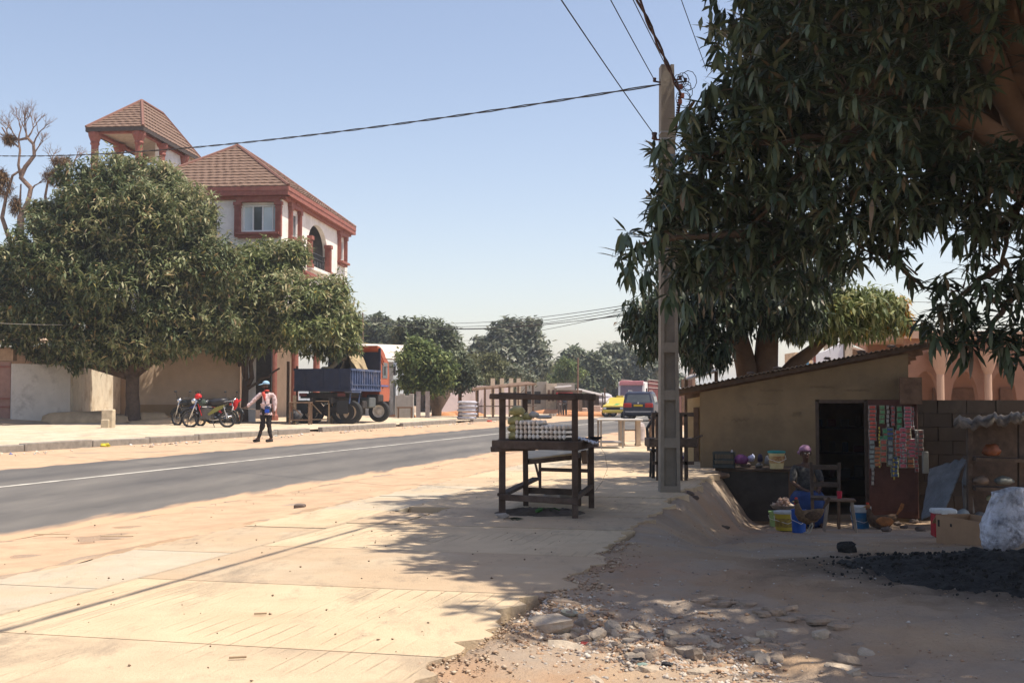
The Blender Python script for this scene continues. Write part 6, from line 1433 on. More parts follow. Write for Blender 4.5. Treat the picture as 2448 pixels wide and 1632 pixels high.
for st_, nl in ((0, 4), (1, 3)):
    for L_ in range(nl):
        c = org + ed * (.144 + .296 * st_ + R0.uniform(-.004, .004)) + en * (.13 + R0.uniform(-.004, .004)); z = ZC + .04 + L_ * .0475
        if tr0 is None: tr0 = traymesh().build('egg_tray', M_tray, None, thick=.003); o = tr0
        else: o = tr0.copy(); COL.objects.link(o)
        o.location = (c.x, c.y, z); o.rotation_euler = (0, 0, ez + R0.uniform(-.015, .015))
        tag(o, 'grey pulp tray, ' + tnames[(st_, L_)] + ' on the stall', 'egg tray', 'egg trays stacked on the stall')
        for r in range(5):
            if r > 0 and L_ < nl - 1 and not (st_ == 0 and False): continue
            for q_ in range(6):
                if L_ == nl - 1 and R0.random() < .05 and r > 1: continue
                p = c + ed * (-.12 + .048 * q_) + en * (-.096 + .048 * r)
                o = bpy.data.objects.new('egg', egm if R0.random() < .6 else egm2); COL.objects.link(o); o.location = (p.x + R0.uniform(-.002, .002), p.y + R0.uniform(-.002, .002), z + .036); o.rotation_euler = (R0.uniform(-.12, .12), R0.uniform(-.12, .12), R0.uniform(0, 6))
                if L_ == nl - 1: tag(o, 'pale egg standing in the top tray of a stack on the wooden stall', 'egg', 'eggs in the top trays')
                else: tag(o, 'pale egg in the front row of a lower tray on the wooden stall', 'egg', 'eggs in the front rows of the lower trays')
# second row of full trays behind, their eggs seen only as one top edge
# ---- bags on the stall
def bag(name, label, c, r, m, seed, cat='bag', wob=.25, rough=None, M=None, nu=18, nv=12):
    mb = MB(); mb.ell((0, 0, 0), r, nu, nv, wob=wob, seed=seed, ws=2.6, M=M)
    mb.v = [(v[0] * (1 - .12 * (v[2] / r[2])), v[1], max(v[2], -r[2] * .8)) for v in mb.v]
    o = mb.build(name, m, None, smooth=True); o.location = c; return tag(o, label, cat)
M_ybag = mat('yellow_net_bag', (.42, .38, .16), .45, .2, 14, .6, 40, spec=.5)
M_cbag = mat('grey_plastic_bag', (.40, .38, .36), .3, .2, 12, .5, 30, spec=.6)
M_wbag = mat('white_plastic_bag', (.70, .72, .78), .4, .08, 10, .6, 20, spec=.5)
e0 = FL + ed * .09 + en * .16; zz = ZC + .04
bag('yellow_bag', 'largest yellow bag, topmost of the heap beside the left stall post', Vector((e0.x + .01, e0.y, zz + .30)), (.085, .09, .055), M_ybag, 1)
bag('yellow_bag', 'yellow bag second from the top in the heap at the left stall post', Vector((e0.x - .005, e0.y, zz + .20)), (.09, .09, .055), M_ybag, 2)
bag('yellow_bag', 'yellow bag squeezed between the left post and the lower egg trays', Vector((e0.x - .015, e0.y - .02, zz + .12)), (.075, .09, .05), M_ybag, 3)
bag('yellow_bag', 'yellow bag lying at the bottom of the heap on the counter', Vector((e0.x - .015, e0.y - .02, zz + .045)), (.075, .09, .055), M_ybag, 4)
bag('yellow_bag', 'small yellow green bag resting on the back of the left egg stack', Vector((e0.x + .11, e0.y + .12, zz + .235)), (.06, .06, .045), M_ybag, 5)
bag('clear_bag', 'pointed grey plastic bag standing on the eggs next to the yellow bags', Vector((e0.x + .19, e0.y + .08, zz + .26)), (.055, .05, .035), M_cbag, 6)
bag('clear_bag', 'flat crumpled grey plastic bag lying on top of the eggs', Vector((e0.x + .30, e0.y + .06, zz + .235)), (.085, .06, .02), M_cbag, 7)
mb = MB(); nu, nv = 16, 10; vs = []; fs = []
c = D(1402, 1052, 12.45)
for i in range(nu + 1):
    for j in range(nv + 1):
        u, v = i / nu - .5, j / nv - .5; vs.append((c.x + u * .24, c.y + v * .3, c.z + .0 - .07 * u + .02 * mnoise.noise(Vector((u * 9, v * 9, 2))) + .012 * math.sin(u * 40 + v * 9)))
for i in range(nu):
    for j in range(nv): a = i * (nv + 1) + j; fs.append((a, a + nv + 1, a + nv + 2, a + 1))
mb.add(vs, fs); tag(mb.build('white_cloth', M_wbag, None, smooth=True, thick=.008), 'crumpled white plastic sheet draped over the right end of the egg stall', 'sheet')
mb = MB(); mb.lathe([(.01, 0), (.05, .0), (.07, .025), (.075, .03), (.066, .03), (.045, .01), (.01, .008)], 16, D(1424, 1050, 12.7)); tag(mb.build('black_dish', M_blk, None), 'shallow black dish at the right end of the egg stall', 'dish')
# heap of dark earth + fresh green sprig below the stall
M_darkearth = mat('dark_earth', (.11, .085, .065), .95, .35, 9, .9, 25)
p = G(1290, 1226); mb = MB(); nx, ny = 40, 22; vs = []; fs = []
for i in range(nx + 1):
    for j in range(ny + 1):
        u, v = i / nx * 2 - 1, j / ny * 2 - 1; h = max(0, 1 - u * u - v * v); x = p.x + u * .5; y = p.y + v * .42
        vs.append((x, y, -.012 + .045 * math.sqrt(h) * (1 + .9 * fbm(x, y, 6, 1)) + .03 * h * abs(fbm(x, y, 16, 2)) if h > 0 else -.015))
for i in range(nx):
    for j in range(ny): a = i * (ny + 1) + j; fs.append((a, a + ny + 1, a + ny + 2, a + 1))
mb.add(vs, fs); tag(mb.build('earth_heap', M_darkearth, None, smooth=True), 'flat heap of dark earth swept under the egg stall', kind='stuff')
M_fresh = leafmat('fresh_leaf', [(0, (.05, .16, .03)), (1, (.11, .26, .06))], .45, .25)
sg = thing('green_sprig', 'fresh green mango sprig lying on the pavement below the egg stall', 'leaves', G(1305, 1228))
r_ = np.random.default_rng(8)
for k in range(12):
    v, q_ = leaves(np.array([[0, 0, .02 + .02 * (k % 3)]]), np.array([k * .8 - 2.2 * (k > 6)]), np.array([.5 - .12 * (k % 5)]), np.array([.2]), np.array([.055]), np.array([1.2]), 3, r_)
    o = npmesh('leaf', v + np.array([.02 * (k % 4) - .03, .02 * (k % 3), 0]), q_, M_fresh, sg)
sg2 = thing('dry_leaf_cluster', 'dark wilted leaves on the pavement just left of the green sprig', 'leaves', G(1240, 1242))
M_wilt = leafmat('wilted_leaf', [(0, (.03, .045, .02)), (1, (.07, .08, .035))], .6, .1)
for k in range(9):
    v, q_ = leaves(np.array([[.05 * (k % 4) - .1, .03 * (k % 3), .015]]), np.array([k * 1.3]), np.array([.2]), np.array([.14]), np.array([.04]), np.array([.6]), 3, r_)
    npmesh('leaf', v, q_, M_wilt, sg2)
for i, (px, py, s, lab) in enumerate(((1318, 1192, .085, 'dark rounded stone on the pavement behind the middle of the stall'), (1354, 1188, .09, 'grey angular stone by the right front post of the stall'), (1202, 1238, .05, 'small dark clod beside the left front post of the stall'))):
    p = G(px, py); mb = MB(); mb.ell((p.x, p.y, s * .4), (s * 1.3, s, s * .65), 10, 7, wob=.5, seed=i + 20); tag(mb.build('stone', M_stone, smooth=True), lab, 'stone')
# wispy wire hanging from the stall
mb = MB(); mb.tube([D(1427, 1055, 12.8), D(1446, 1085, 12.8), D(1452, 1120, 12.8), D(1440, 1150, 12.8), D(1424, 1172, 12.9)], .0022, 4); tag(mb.build('loose_wire', mat('thin_wire', (.16, .13, .1), .6)), 'thin loose wire dangling right of the egg stall', 'wire')
# ================================================================ tables further along the pavement
M_gtab = mat('grey_worktop', (.55, .52, .48), .6, .1, 4, .1)
M_gleg = mat('grey_steel_tube', (.33, .30, .27), .5, .15, 5, .1, metal=.3)
def simple_table(name, label, px0, px1, pyb, pyt, dep, m_top, m_leg, leg=.045, shelf=True, th=.04, splay=0):
    a, b = G(px0, pyb), G(px1, pyb); y = a.y; t_ = thing(name, label, 'table', ((a.x + b.x) / 2, y + dep / 2, 0)); w = b.x - a.x; zt = D(px0, pyt, y).z
    mb = MB(); mb.bbox((0, 0, zt), (w + .16, dep + .12, th), .008); mb.build('top', m_top, t_)
    for sx in (-1, 1):
        for sy in (-1, 1): mb = MB(); mb.beam((sx * w / 2, sy * dep / 2, 0), (sx * (w / 2 - splay), sy * dep / 2, zt - th / 2), leg, leg); mb.build('leg', m_leg, t_)
    if shelf: mb = MB(); mb.box((0, 0, .13), (w, dep, .03)); mb.build('shelf', m_leg, t_)
    return t_
simple_table('worktop_table', 'grey topped steel table with a low shelf, between the stall and the pole', 1437, 1489, 1070, 1003, 1.0, M_gtab, M_gleg)
M_tanleg = mat('pale_tan_board', (.48, .38, .28), .85, .12, 4, .2)
pt = G(1507, 1064, 0); tb = thing('board_table', 'second pale table on two broad board legs behind the grey one', 'table', (pt.x, pt.y, 0))
for px in (1487, 1525): p = G(px, 1064); mb = MB(); mb.box((p.x - pt.x, 0, .32), (.11, .35, .66)); mb.box((p.x - pt.x, 0, .02), (.14, .38, .04)); mb.build('leg', M_tanleg, tb)
mb = MB(); mb.bbox((0, 0, .67), (.62, .5, .05), .01); mb.build('top', M_gtab, tb); mb = MB(); mb.box((0, .0, .4), (.36, .04, .04)); mb.build('stretcher', M_gleg, tb)
p = G(1530, 1053); mb = MB(); mb.lathe([(.0, 0), (.14, 0), (.15, .05), (.15, .42), (.12, .5), (.05, .53), (.05, .56), (.0, .56)], 18, (p.x, p.y, 0)); tag(mb.build('plastic_drum', mat('grey_pink_plastic', (.42, .36, .34), .5), smooth=False), 'squat grey plastic drum behind the board table legs', 'drum')
p = G(1562, 1056); dk = thing('brown_stool', 'thin brown stool half hidden by the left side of the utility pole', 'stool', p)
mb = MB(); mb.box((0, 0, .62), (.24, .3, .04)); mb.build('seat', M_oldwood, dk)
for dx in (-.09, .09):
    for dy in (-.12, .12): mb = MB(); mb.beam((dx, dy, 0), (dx * .9, dy * .9, .6), .035, .035); mb.build('leg', M_oldwood, dk)
# low dark stall (display table) behind the pole, right side
p = G(1640, 1148); bs = thing('dark_display_table', 'black tarred wooden display table with an upper rail between the pole and the shack', 'table', (p.x, p.y, 0))
for dx, dy in ((-.42, 0), (0.0, 0), (0.09, .55), (-.42, .55), (-.07, .02)):
    mb = MB(); mb.beam((dx, dy, -.05), (dx, dy, .98), .045, .045); mb.build('leg', M_wood, bs)
for z_, w_ in ((.98, .06), (.26, .05)): mb = MB(); mb.beam((-.5, 0, z_), (.12, 0, z_), .045, w_); mb.build('rail', M_wood, bs)
mb = MB(); mb.bbox((-.2, .2, .56), (.72, .6, .13), .01); mb.build('top', M_wood, bs); mb = MB(); mb.beam((.1, -.05, .62), (.22, -.12, .67), .09, .03); mb.build('broken_board', M_wood, bs)
pc_ = thing('garden_chair', 'dark curved chair frame behind the utility pole', 'chair', (p.x - .25, p.y + .9, 0))
mb = MB(); mb.tube([(-.2, 0, .4), (-.22, .02, .75), (-.1, .03, .95), (.1, .03, .95), (.22, .02, .75), (.2, 0, .4)], .025, 8); mb.build('backrest', M_blk, pc_); mb = MB(); mb.bbox((0, -.2, .42), (.42, .4, .04), .015); mb.build('seat', M_blk, pc_)
for dx in (-.18, .18):
    for dy in (-.36, -.02): mb = MB(); mb.beam((dx, dy, -.03), (dx * .9, dy, .4), .035, .035); mb.build('leg', M_blk, pc_)
mb = MB(); mb.ell((p.x - .2, p.y + .3, .68), (.13, .1, .09), 10, 7, wob=.4); tag(mb.build('white_bag', M_wbag, smooth=True), 'small white plastic bag on the black display table', 'bag')
p2 = G(1627, 1101); mb = MB(); mb.ell((p2.x, p2.y, .06), (.07, .07, .06), 10, 7); tag(mb.build('purple_ball', mat('purple_plastic', (.16, .10, .32), .5), smooth=True), 'small purple ball on the pavement between the pole and the shack', 'ball')
p3 = GR(1655, 1185); 
for i, (px, py, s) in enumerate(((1650, 1182, .05), (1662, 1192, .045), (1640, 1174, .04), (1635, 1163, .035), (1657, 1172, .04))):
    p = GR(px, py); mb = MB(); mb.ell((p.x, p.y, p.z + s * .3), (s * 1.2, s, s * .7), 9, 6, wob=.6, seed=i + 40); tag(mb.build('stone', M_darkst, smooth=True), 'grey stone heaped at the foot of the shack corner beside the black table', 'stone', 'stones at the shack corner')
# ================================================================ shop goods
M_counter = mat('dark_counter_cloth', (.055, .05, .045), .9, .25, 5, .3)
cA = SM @ Vector((.38, -1.0, lz(.05)))
def ls(px, py, d): return D(px, py, d)
p0, p1 = D(1716, 1118, 20.0), D(1890, 1122, 19.7)
ct = thing('shop_counter', 'low dark counter covered down to the ground in front of the shack wall', 'counter', ((p0.x + p1.x) / 2, 19.9, -.83), math.atan2(p1.y - p0.y, p1.x - p0.x))
w = (p1 - p0).length; zt = p0.z + .83
mb = MB(); mb.bbox((0, .3, zt - .02), (w + .06, .8, .05), .01); mb.build('counter_top', M_wood, ct)
mb = MB(); mb.box((0, -.03, (zt - .05) / 2), (w - .05, .02, zt - .06)); mb.build('front_cover', M_counter, ct)
for dx in (-w / 2 + .02, w / 2 - .02): mb = MB(); mb.box((dx, .0, (zt - .05) / 2), (.05, .05, zt - .05)); mb.box((dx, .6, (zt - .05) / 2), (.05, .05, zt - .05)); mb.build('post', M_oldwood, ct)
def crate(name, label, c, w, d, h, m, rz=0):
    t_ = thing(name, label, 'crate', c, rz)
    mb = MB(); mb.box((0, 0, .01), (w, d, .02)); mb.build('base', m, t_)
    for (x, y, ww, dd) in ((0, -d / 2, w, .012), (0, d / 2, w, .012), (-w / 2, 0, .012, d), (w / 2, 0, .012, d)):
        mb = MB(); mb.box((x, y, h - .02), (ww + .012, dd + .012, .035)); mb.box((x, y, .035), (ww + .01, dd + .01, .04)); mb.box((x, y, h * .5), (ww + .008, dd + .008, .018))
        L_ = max(ww, dd); n = max(3, int(L_ / .045))
        for k in range(n + 1):
            s_ = -L_ / 2 + L_ * k / n; mb.box((x + (s_ if ww > dd else 0), y + (0 if ww > dd else s_), h / 2), (.011, .011, h))
        mb.build('lattice_side', m, t_)
    return t_
cc = D(1735, 1117, 19.85); crate('plastic_crate', 'black plastic crate at the left end of the shop counter', (cc.x, cc.y + .15, p0.z + .005), .34, .3, .27, mat('black_crate', (.045, .055, .055), .5), ct.rotation_euler.z)
for i, (px, py, r, col, lab) in enumerate(((1772, 1098, (.12, .09, .09), (.16, .05, .16), 'dark purple bundle behind the items on the counter'), (1766, 1104, (.06, .05, .035), (.55, .10, .10), 'red and white packet on the counter'), (1795, 1096, (.06, .05, .06), (.38, .36, .52), 'lilac plastic bag on the counter'), (1800, 1092, (.03, .03, .05), (.55, .6, .8), 'light blue packet standing on the counter'), (1817, 1095, (.045, .04, .08), (.03, .025, .06), 'dark bottle shaped bag on the counter'),
    (1783, 1110, (.10, .08, .045), (.20, .15, .14), 'brown heap of goods on the counter front'), (1815, 1112, (.07, .06, .045), (.16, .15, .14), 'dull grey bag on the counter front'), (1834, 1100, (.045, .04, .08), (.26, .25, .25), 'grey wrapped bag next to the teal lidded bucket'), (1750, 1080, (.02, .02, .04), (.45, .43, .45), 'thin white bottle top behind the crate'))):
    c = D(px, py, 19.95 + .05 * (i % 3)); c.z = max(c.z, p0.z + r[2] * .75); bag('bag', lab, c, r, mat('goods_%s' % 'abcdefghi'[i], col, .5, .15, 20, .3), i + 50, 'goods', nu=12, nv=8)
M_tealid = mat('teal_lid', (.02, .22, .22), .5)
def bucket(name, label, c, r0, r1, h, mbody, mlid=None, band=None, cat='bucket', bandz=(.45, .8)):
    t_ = thing(name, label, cat, c)
    mb = MB(); mb.lathe([(.001, 0), (r0, 0), (r1, h), (r1 + .006, h), (r1 + .006, h + .012), (r1 - .01, h + .012), (r1 - .012, h - .02), (.001, h - .03)], 20, cap=False); mb.build('body', mbody, t_)
    if band:
        za, zb_ = h * bandz[0], h * bandz[1]; ra = r0 + (r1 - r0) * bandz[0] + .003; rb_ = r0 + (r1 - r0) * bandz[1] + .003
        mb = MB(); mb.lathe([(ra, za), (rb_, zb_)], 20, cap=False); mb.build('printed_band', band, t_)
    if mlid: mb = MB(); mb.lathe([(r1 + .004, h - .012), (r1 + .014, h - .01), (r1 + .014, h + .02), (r1 - .02, h + .028), (.001, h + .024)], 20, cap=False); mb.build('lid', mlid, t_)
    mb = MB(); mb.tube([(-(r1 + .01), 0, h * .82), (-(r1 + .012), -.05, h * .6), (0, -(r1 + .03), h * .42), (r1 + .012, -.05, h * .6), (r1 + .01, 0, h * .82)], .004, 5); mb.build('handle', M_frame, t_)
    return t_
M_yprint = mat('cream_yellow_bucket', (.52, .45, .24), .5, .12, 8, 0)
M_ylw = mat('yellow_bucket_plastic', (.55, .42, .05), .5, .08); M_lid = mat('white_grey_lid', (.50, .52, .52), .5)
c = D(1860, 1126, 19.6); bucket('lidded_bucket', 'cream bucket with orange print and a teal lid on the right end of the counter', (c.x, c.y + .1, p0.z + .005), .11, .135, .27, M_yprint, M_tealid, mat('orange_print', (.50, .16, .05), .5, .5, 14, 0, col2=(.52, .42, .2)), bandz=(.35, .78))
gz = -.87
c = GR(1877, 1266); bucket('yellow_bucket', 'yellow bucket with a pale rim under the tray of onions', c, .135, .15, .25, M_ylw, M_lid, mat('brown_print', (.30, .18, .06), .5, .4, 22, 0, col2=(.5, .36, .06)), bandz=(.2, .7))
c = GR(1854, 1257); bucket('green_tub', 'pale green tub half hidden behind the yellow bucket', c, .09, .10, .22, mat('pale_green_plastic', (.30, .48, .20), .5), mat('pale_green_plastic', (.30, .48, .20), .5))
c = GR(1873, 1262); c.z += .30; tr = thing('onion_tray', 'round tray heaped with pinkish onions resting on the buckets', 'tray', c)
mb = MB(); mb.lathe([(.001, 0), (.16, 0), (.2, .05), (.195, .05), (.155, .012), (.001, .012)], 20, cap=False); mb.build('tray', mat('tin_tray', (.3, .28, .26), .4, metal=.5), tr)
M_onion = mat('onion_skin', (.48, .31, .22), .6, .25, 18, .2); M_onion2 = mat('pale_onion_skin', (.56, .44, .34), .6, .2, 18, .2)
mb = MB(); mb.ell((0, 0, 0), (.036, .036, .030), 9, 6); mb.lathe([(.012, .026), (.004, .045)], 6); o0 = mb.build('onion', M_onion, None, smooth=True); om = o0.data; bpy.data.objects.remove(o0); om2 = om.copy(); om2.materials.clear(); om2.materials.append(M_onion2)
ro = random.Random(4)
for k in range(34):
    a = ro.uniform(0, 6.28); lay = 0 if k < 16 else 1 if k < 27 else 2; r = (.15, .11, .06)[lay] * math.sqrt(ro.random())
    o = bpy.data.objects.new('onion', om if ro.random() < .6 else om2); COL.objects.link(o); o.location = (c.x + r * math.cos(a), c.y + r * math.sin(a), c.z + .04 + lay * .045 + ro.uniform(0, .01)); o.rotation_euler = (ro.uniform(-.8, .8), ro.uniform(-.8, .8), 0)
    tag(o, 'pinkish brown onion in the heap on the round tray', 'onion', 'onions heaped on the tray')
M_bbl = mat('blue_bucket_plastic', (.03, .16, .34), .5, .08)
c = GR(2058, 1262); bucket('blue_bucket', 'blue bucket with a deep grey lid right of the small table', c, .125, .145, .24, M_bbl, None, mat('blue_print', (.2, .32, .42), .5, .5, 22, 0, col2=(.04, .18, .36)), bandz=(.3, .7))
mb = MB(); mb.lathe([(.15, .0), (.16, .01), (.16, .09), (.14, .1), (.001, .1)], 20, (c.x, c.y, c.z + .25), cap=False); tag(mb.build('basin', M_lid), 'grey plastic basin turned over the blue bucket', 'basin')
c = GR(1910, 1272); bucket('blue_jerrycan', 'bright blue container behind the hen by the seated woman', c, .09, .10, .30, mat('bright_blue_plastic', (.02, .09, .36), .5), None, cat='container')
# small table with red cup, stick and chair back
c = GR(2008, 1270); st_ = thing('small_stand', 'small brown table with thin splayed legs beside the seated woman', 'table', c, -.2)
mb = MB(); mb.bbox((0, 0, .44), (.42, .34, .03), .006); mb.build('top', M_oldwood, st_)
for dx in (-.16, .16):
    for dy in (-.12, .12): mb = MB(); mb.beam((dx * 1.35, dy * 1.2, 0), (dx, dy, .43), .024, .024); mb.build('leg', mat('pale_stick', (.28, .23, .18), .8), st_)
mb = MB(); mb.lathe([(.001, 0), (.03, 0), (.038, .1), (.034, .1), (.027, .01), (.001, .01)], 14, (c.x - .0, c.y, c.z + .46), cap=False); tag(mb.build('red_cup', mat('red_plastic', (.45, .02, .05), .4)), 'red plastic cup on the small brown table', 'cup')
ch = thing('wooden_chair', 'brown wooden chair behind the small table, partly in the doorway', 'chair', (c.x - .05, c.y + .55, c.z), -.25)
mb = MB(); mb.box((0, 0, .42), (.42, .4, .04)); mb.build('seat', M_wood, ch)
for dx in (-.18, .18):
    mb = MB(); mb.beam((dx, .18, 0), (dx * 1.1, .26, .92), .04, .04); mb.build('back_post', M_wood, ch); mb = MB(); mb.beam((dx, -.18, 0), (dx, -.18, .42), .04, .04); mb.build('leg', M_oldwood, ch)
for z_ in (.6, .85): mb = MB(); mb.beam((-.18, .22, z_), (.18, .22, z_), .03, .07); mb.build('slat', M_wood, ch)
# sachet strips on the door leaf
scols = [((.50, .07, .05), (.62, .55, .5)), ((.10, .26, .12), (.5, .55, .35)), ((.30, .10, .08), (.45, .4, .36)), ((.35, .08, .08), (.55, .5, .5)), ((.42, .10, .07), (.6, .55, .4)), ((.05, .25, .12), (.35, .4, .25)), ((.05, .1, .25), (.5, .52, .3)), ((.50, .10, .14), (.65, .6, .6)), ((.45, .14, .05), (.6, .5, .35)), ((.35, .33, .30), (.5, .48, .45)), ((.55, .42, .05), (.6, .5, .2)), ((.25, .3, .28), (.4, .4, .4))]
Mr = random.Random(12)
scols = [(a, tuple(k * .42 for k in b)) for a, b in scols]
for _ in range(11): _x = 2086 + _ * 10; _y = (1018, 1066, 1040, 1028, 1050, 1088, 1026, 1060, 1022, 1046, 1066)[_]; XS = globals().setdefault('XS', []); XS.append((_x, _y, _y + 34 + (_ * 13) % 28, 4 + _ % 4, (3, 8, 5, 2, 11, 6, 0, 9, 4, 7, 3)[_], '%s small strip from the left, lower half,' % ('first second third fourth fifth sixth seventh eighth ninth tenth last'.split()[_])))
smats = [(mat('sachet_%s' % 'abcdefghijkl'[i], a, .35, .3, 26, 0, spec=.5), mat('sachet_trim_%s' % 'abcdefghijkl'[i], b, .35, .3, 30, 0, spec=.5)) for i, (a, b) in enumerate(scols)]
strips = [(2084, 968, 1048, 9, 0, 'red and white strip at the upper left'), (2107, 968, 1010, 4, 1, 'short dark green strip'), (2120, 968, 1015, 5, 9, 'narrow grey strip, top row'), (2132, 970, 1018, 5, 3, 'narrow maroon strip, top row'), (2147, 970, 1022, 4, 5, 'short strip with green packets, top row'), (2166, 970, 1024, 6, 7, 'pink strip at the upper right'), (2176, 972, 1022, 5, 3, 'maroon strip at the top right corner'),
          (2083, 1050, 1115, 6, 11, 'grey green strip at the lower left'), (2100, 1018, 1110, 12, 10, 'long thin yellow strip'), (2110, 1048, 1100, 4, 4, 'red packet strip left of the blue one'), (2125, 1020, 1110, 9, 6, 'blue and cream strip in the middle'), (2114, 1022, 1046, 2, 5, 'two dark green packets'), (2139, 1030, 1085, 6, 4, 'red strip right of the middle'), (2155, 1020, 1115, 8, 7, 'widest pink strip, hanging lowest'), (2172, 1050, 1110, 6, 8, 'orange red strip at the right'), (2186, 1025, 1105, 8, 9, 'thin silver strip at the right edge'), (2196, 1025, 1085, 6, 2, 'brown strip at the far right edge'), (2085, 1112, 1158, 4, 9, 'thin pale ribbon hanging below the left strips'), (2134, 1092, 1138, 5, 10, 'short yellow ribbon below the middle strips')]
for (px, y0_, y1_, n, ci, lab) in strips + XS:
    y1_ += Mr.randint(-3, 6)
    ww = 1.3 * {7: .095, 0: .1, 10: .022, 9: .035, 3: .05, 6: .1, 8: .09, 4: .085}.get(ci, .07)
    base = SM.inverted() @ D(px, y0_, 20.3)
    t_ = thing('sachet_strip', lab + (' of sachets on the door'), 'sachets', SM @ Vector((base.x, -.13 - Mr.uniform(0, .05), base.z)), SRZ, 'sachet strips hanging on the shop door')
    H_ = (y1_ - y0_) / 138.0
    for k in range(n):
        h = H_ / n; mb = MB(); z_ = -h * (k + .5); b_ = .014
        mb.add([(-ww / 2, 0, z_ - h * .48), (ww / 2, 0, z_ - h * .48), (ww / 2, 0, z_ + h * .48), (-ww / 2, 0, z_ + h * .48), (-ww * .36, -b_, z_ - h * .3), (ww * .36, -b_, z_ - h * .3), (ww * .36, -b_, z_ + h * .3), (-ww * .36, -b_, z_ + h * .3)], [(0, 1, 5, 4), (1, 2, 6, 5), (2, 3, 7, 6), (3, 0, 4, 7), (3, 2, 1, 0)], 1)
        mb.face([(-ww * .36, -b_, z_ - h * .3), (ww * .36, -b_, z_ - h * .3), (ww * .36, -b_, z_ + h * .3), (-ww * .36, -b_, z_ + h * .3)], 0)
        mb.v = [(v[0] + Mr.uniform(-.002, .002) + .006 * math.sin(k * 1.7), v[1], v[2]) for v in mb.v]
        mb.build('sachet', list(smats[ci]), t_)
# firewood at the counter foot
for i, (px, py, lab) in enumerate(((1690, 1212, 'upper round log by the left foot of the counter'), (1700, 1222, 'lower split log by the left foot of the counter'), (1708, 1205, 'short log leaning on the counter post'))):
    c = D(px + 14, py, 19.3); c.z = hground(c.x, c.y) + .05 * i; mb = MB(); mb.tube([(c.x - .12, c.y, c.z + .03), (c.x + .16, c.y + .12, c.z + .05)], [.04, .035], 10); tag(mb.build('log', M_bark), lab, 'log')
# ---- right part: cooler, box, sack, tarp, rough stall
c = GR(2262, 1285); cl = thing('cool_box', 'red cool box with a white lid behind the cardboard box', 'cool box', c, -.1); cl.scale = (.72,) * 3
mb = MB(); mb.bbox((0, .17, .2), (.36, .3, .4), .02); mb.build('body', mat('red_cooler', (.42, .02, .03), .45), cl); mb = MB(); mb.bbox((0, .17, .44), (.39, .33, .08), .02); mb.box((-.02, 0, .39), (.1, .02, .08)); mb.build('lid', mat('white_cooler', (.62, .64, .64), .45), cl)
M_card = mat('cardboard', (.36, .225, .13), .9, .1, 5, .1)
c0, c1 = GR(2240, 1297), GR(2350, 1303); rz_ = math.atan2(c1.y - c0.y, c1.x - c0.x)
cb = thing('cardboard_box', 'open brown cardboard box lying in front of the cool box', 'box', ((c0.x + c1.x) / 2, (c0.y + c1.y) / 2, min(c0.z, c1.z)), rz_); w = (c1 - c0).length
mb = MB(); h = .30
for (x, y, sx, sy) in ((0, 0, w, .008), (0, .4, w, .008), (-w / 2, .2, .008, .4), (w / 2, .2, .008, .4)): mb.box((x, y, h / 2), (sx + .008, sy, h))
mb.box((0, .2, .01), (w, .4, .01)); mb.build('walls', M_card, cb)
mb = MB(); mb.face([(-w / 2, 0, h), (-w / 2, .4, h), (-w / 2 - .12, .38, h - .12), (-w / 2 - .12, .02, h - .1)]); mb.build('flap', M_card, cb, thick=.006)
for dx in (-w / 2 + .05, -w / 2 + .28): mb = MB(); mb.box((dx, -.006, h * .72), (.03, .006, .07 if dx < -w / 2 + .1 else .03)); mb.build('hand_hole', M_void, cb)
c = GR(2396, 1314); M_foil = mat('silver_sack', (.58, .60, .68), .38, .3, 9, 1.0, 14, metal=.15, spec=.6, bdist=.05, stain=(.08, .08, .1), stain_scale=7, stain_amt=.85)
mb = MB(); prof = [(.05, 0), (.22, .02), (.29, .08), (.32, .16), (.33, .24), (.33, .32), (.31, .40), (.28, .48), (.255, .56), (.235, .63), (.22, .69), (.23, .74), (.21, .74), (.2, .68)]
mb.lathe(prof, 64, cap=False); mb.v = [((v[0] + .14 * v[2] ** 1.2) * (1 + .1 * mnoise.noise(Vector(v) * 7)), v[1] * (.75 + .1 * mnoise.noise(Vector(v) * 5 + Vector((3, 0, 0)))), v[2] + .03 * math.sin(v[0] * 9)) for v in mb.v]
mb.v = [(v[0] + .05 * (abs(mnoise.noise(Vector(v) * 11)) - .2), v[1] + .06 * (abs(mnoise.noise(Vector(v) * 12 + Vector((9, 0, 0)))) - .2), v[2]) for v in mb.v]
mb.v = [(v[0] * .64, v[1] * .64, v[2] * .76) for v in mb.v]
o = mb.build('silver_sack', M_foil, None, smooth=True, thick=.01); o.location = c; tag(o, 'crinkled silver sack standing open beside the charcoal heap', 'sack')
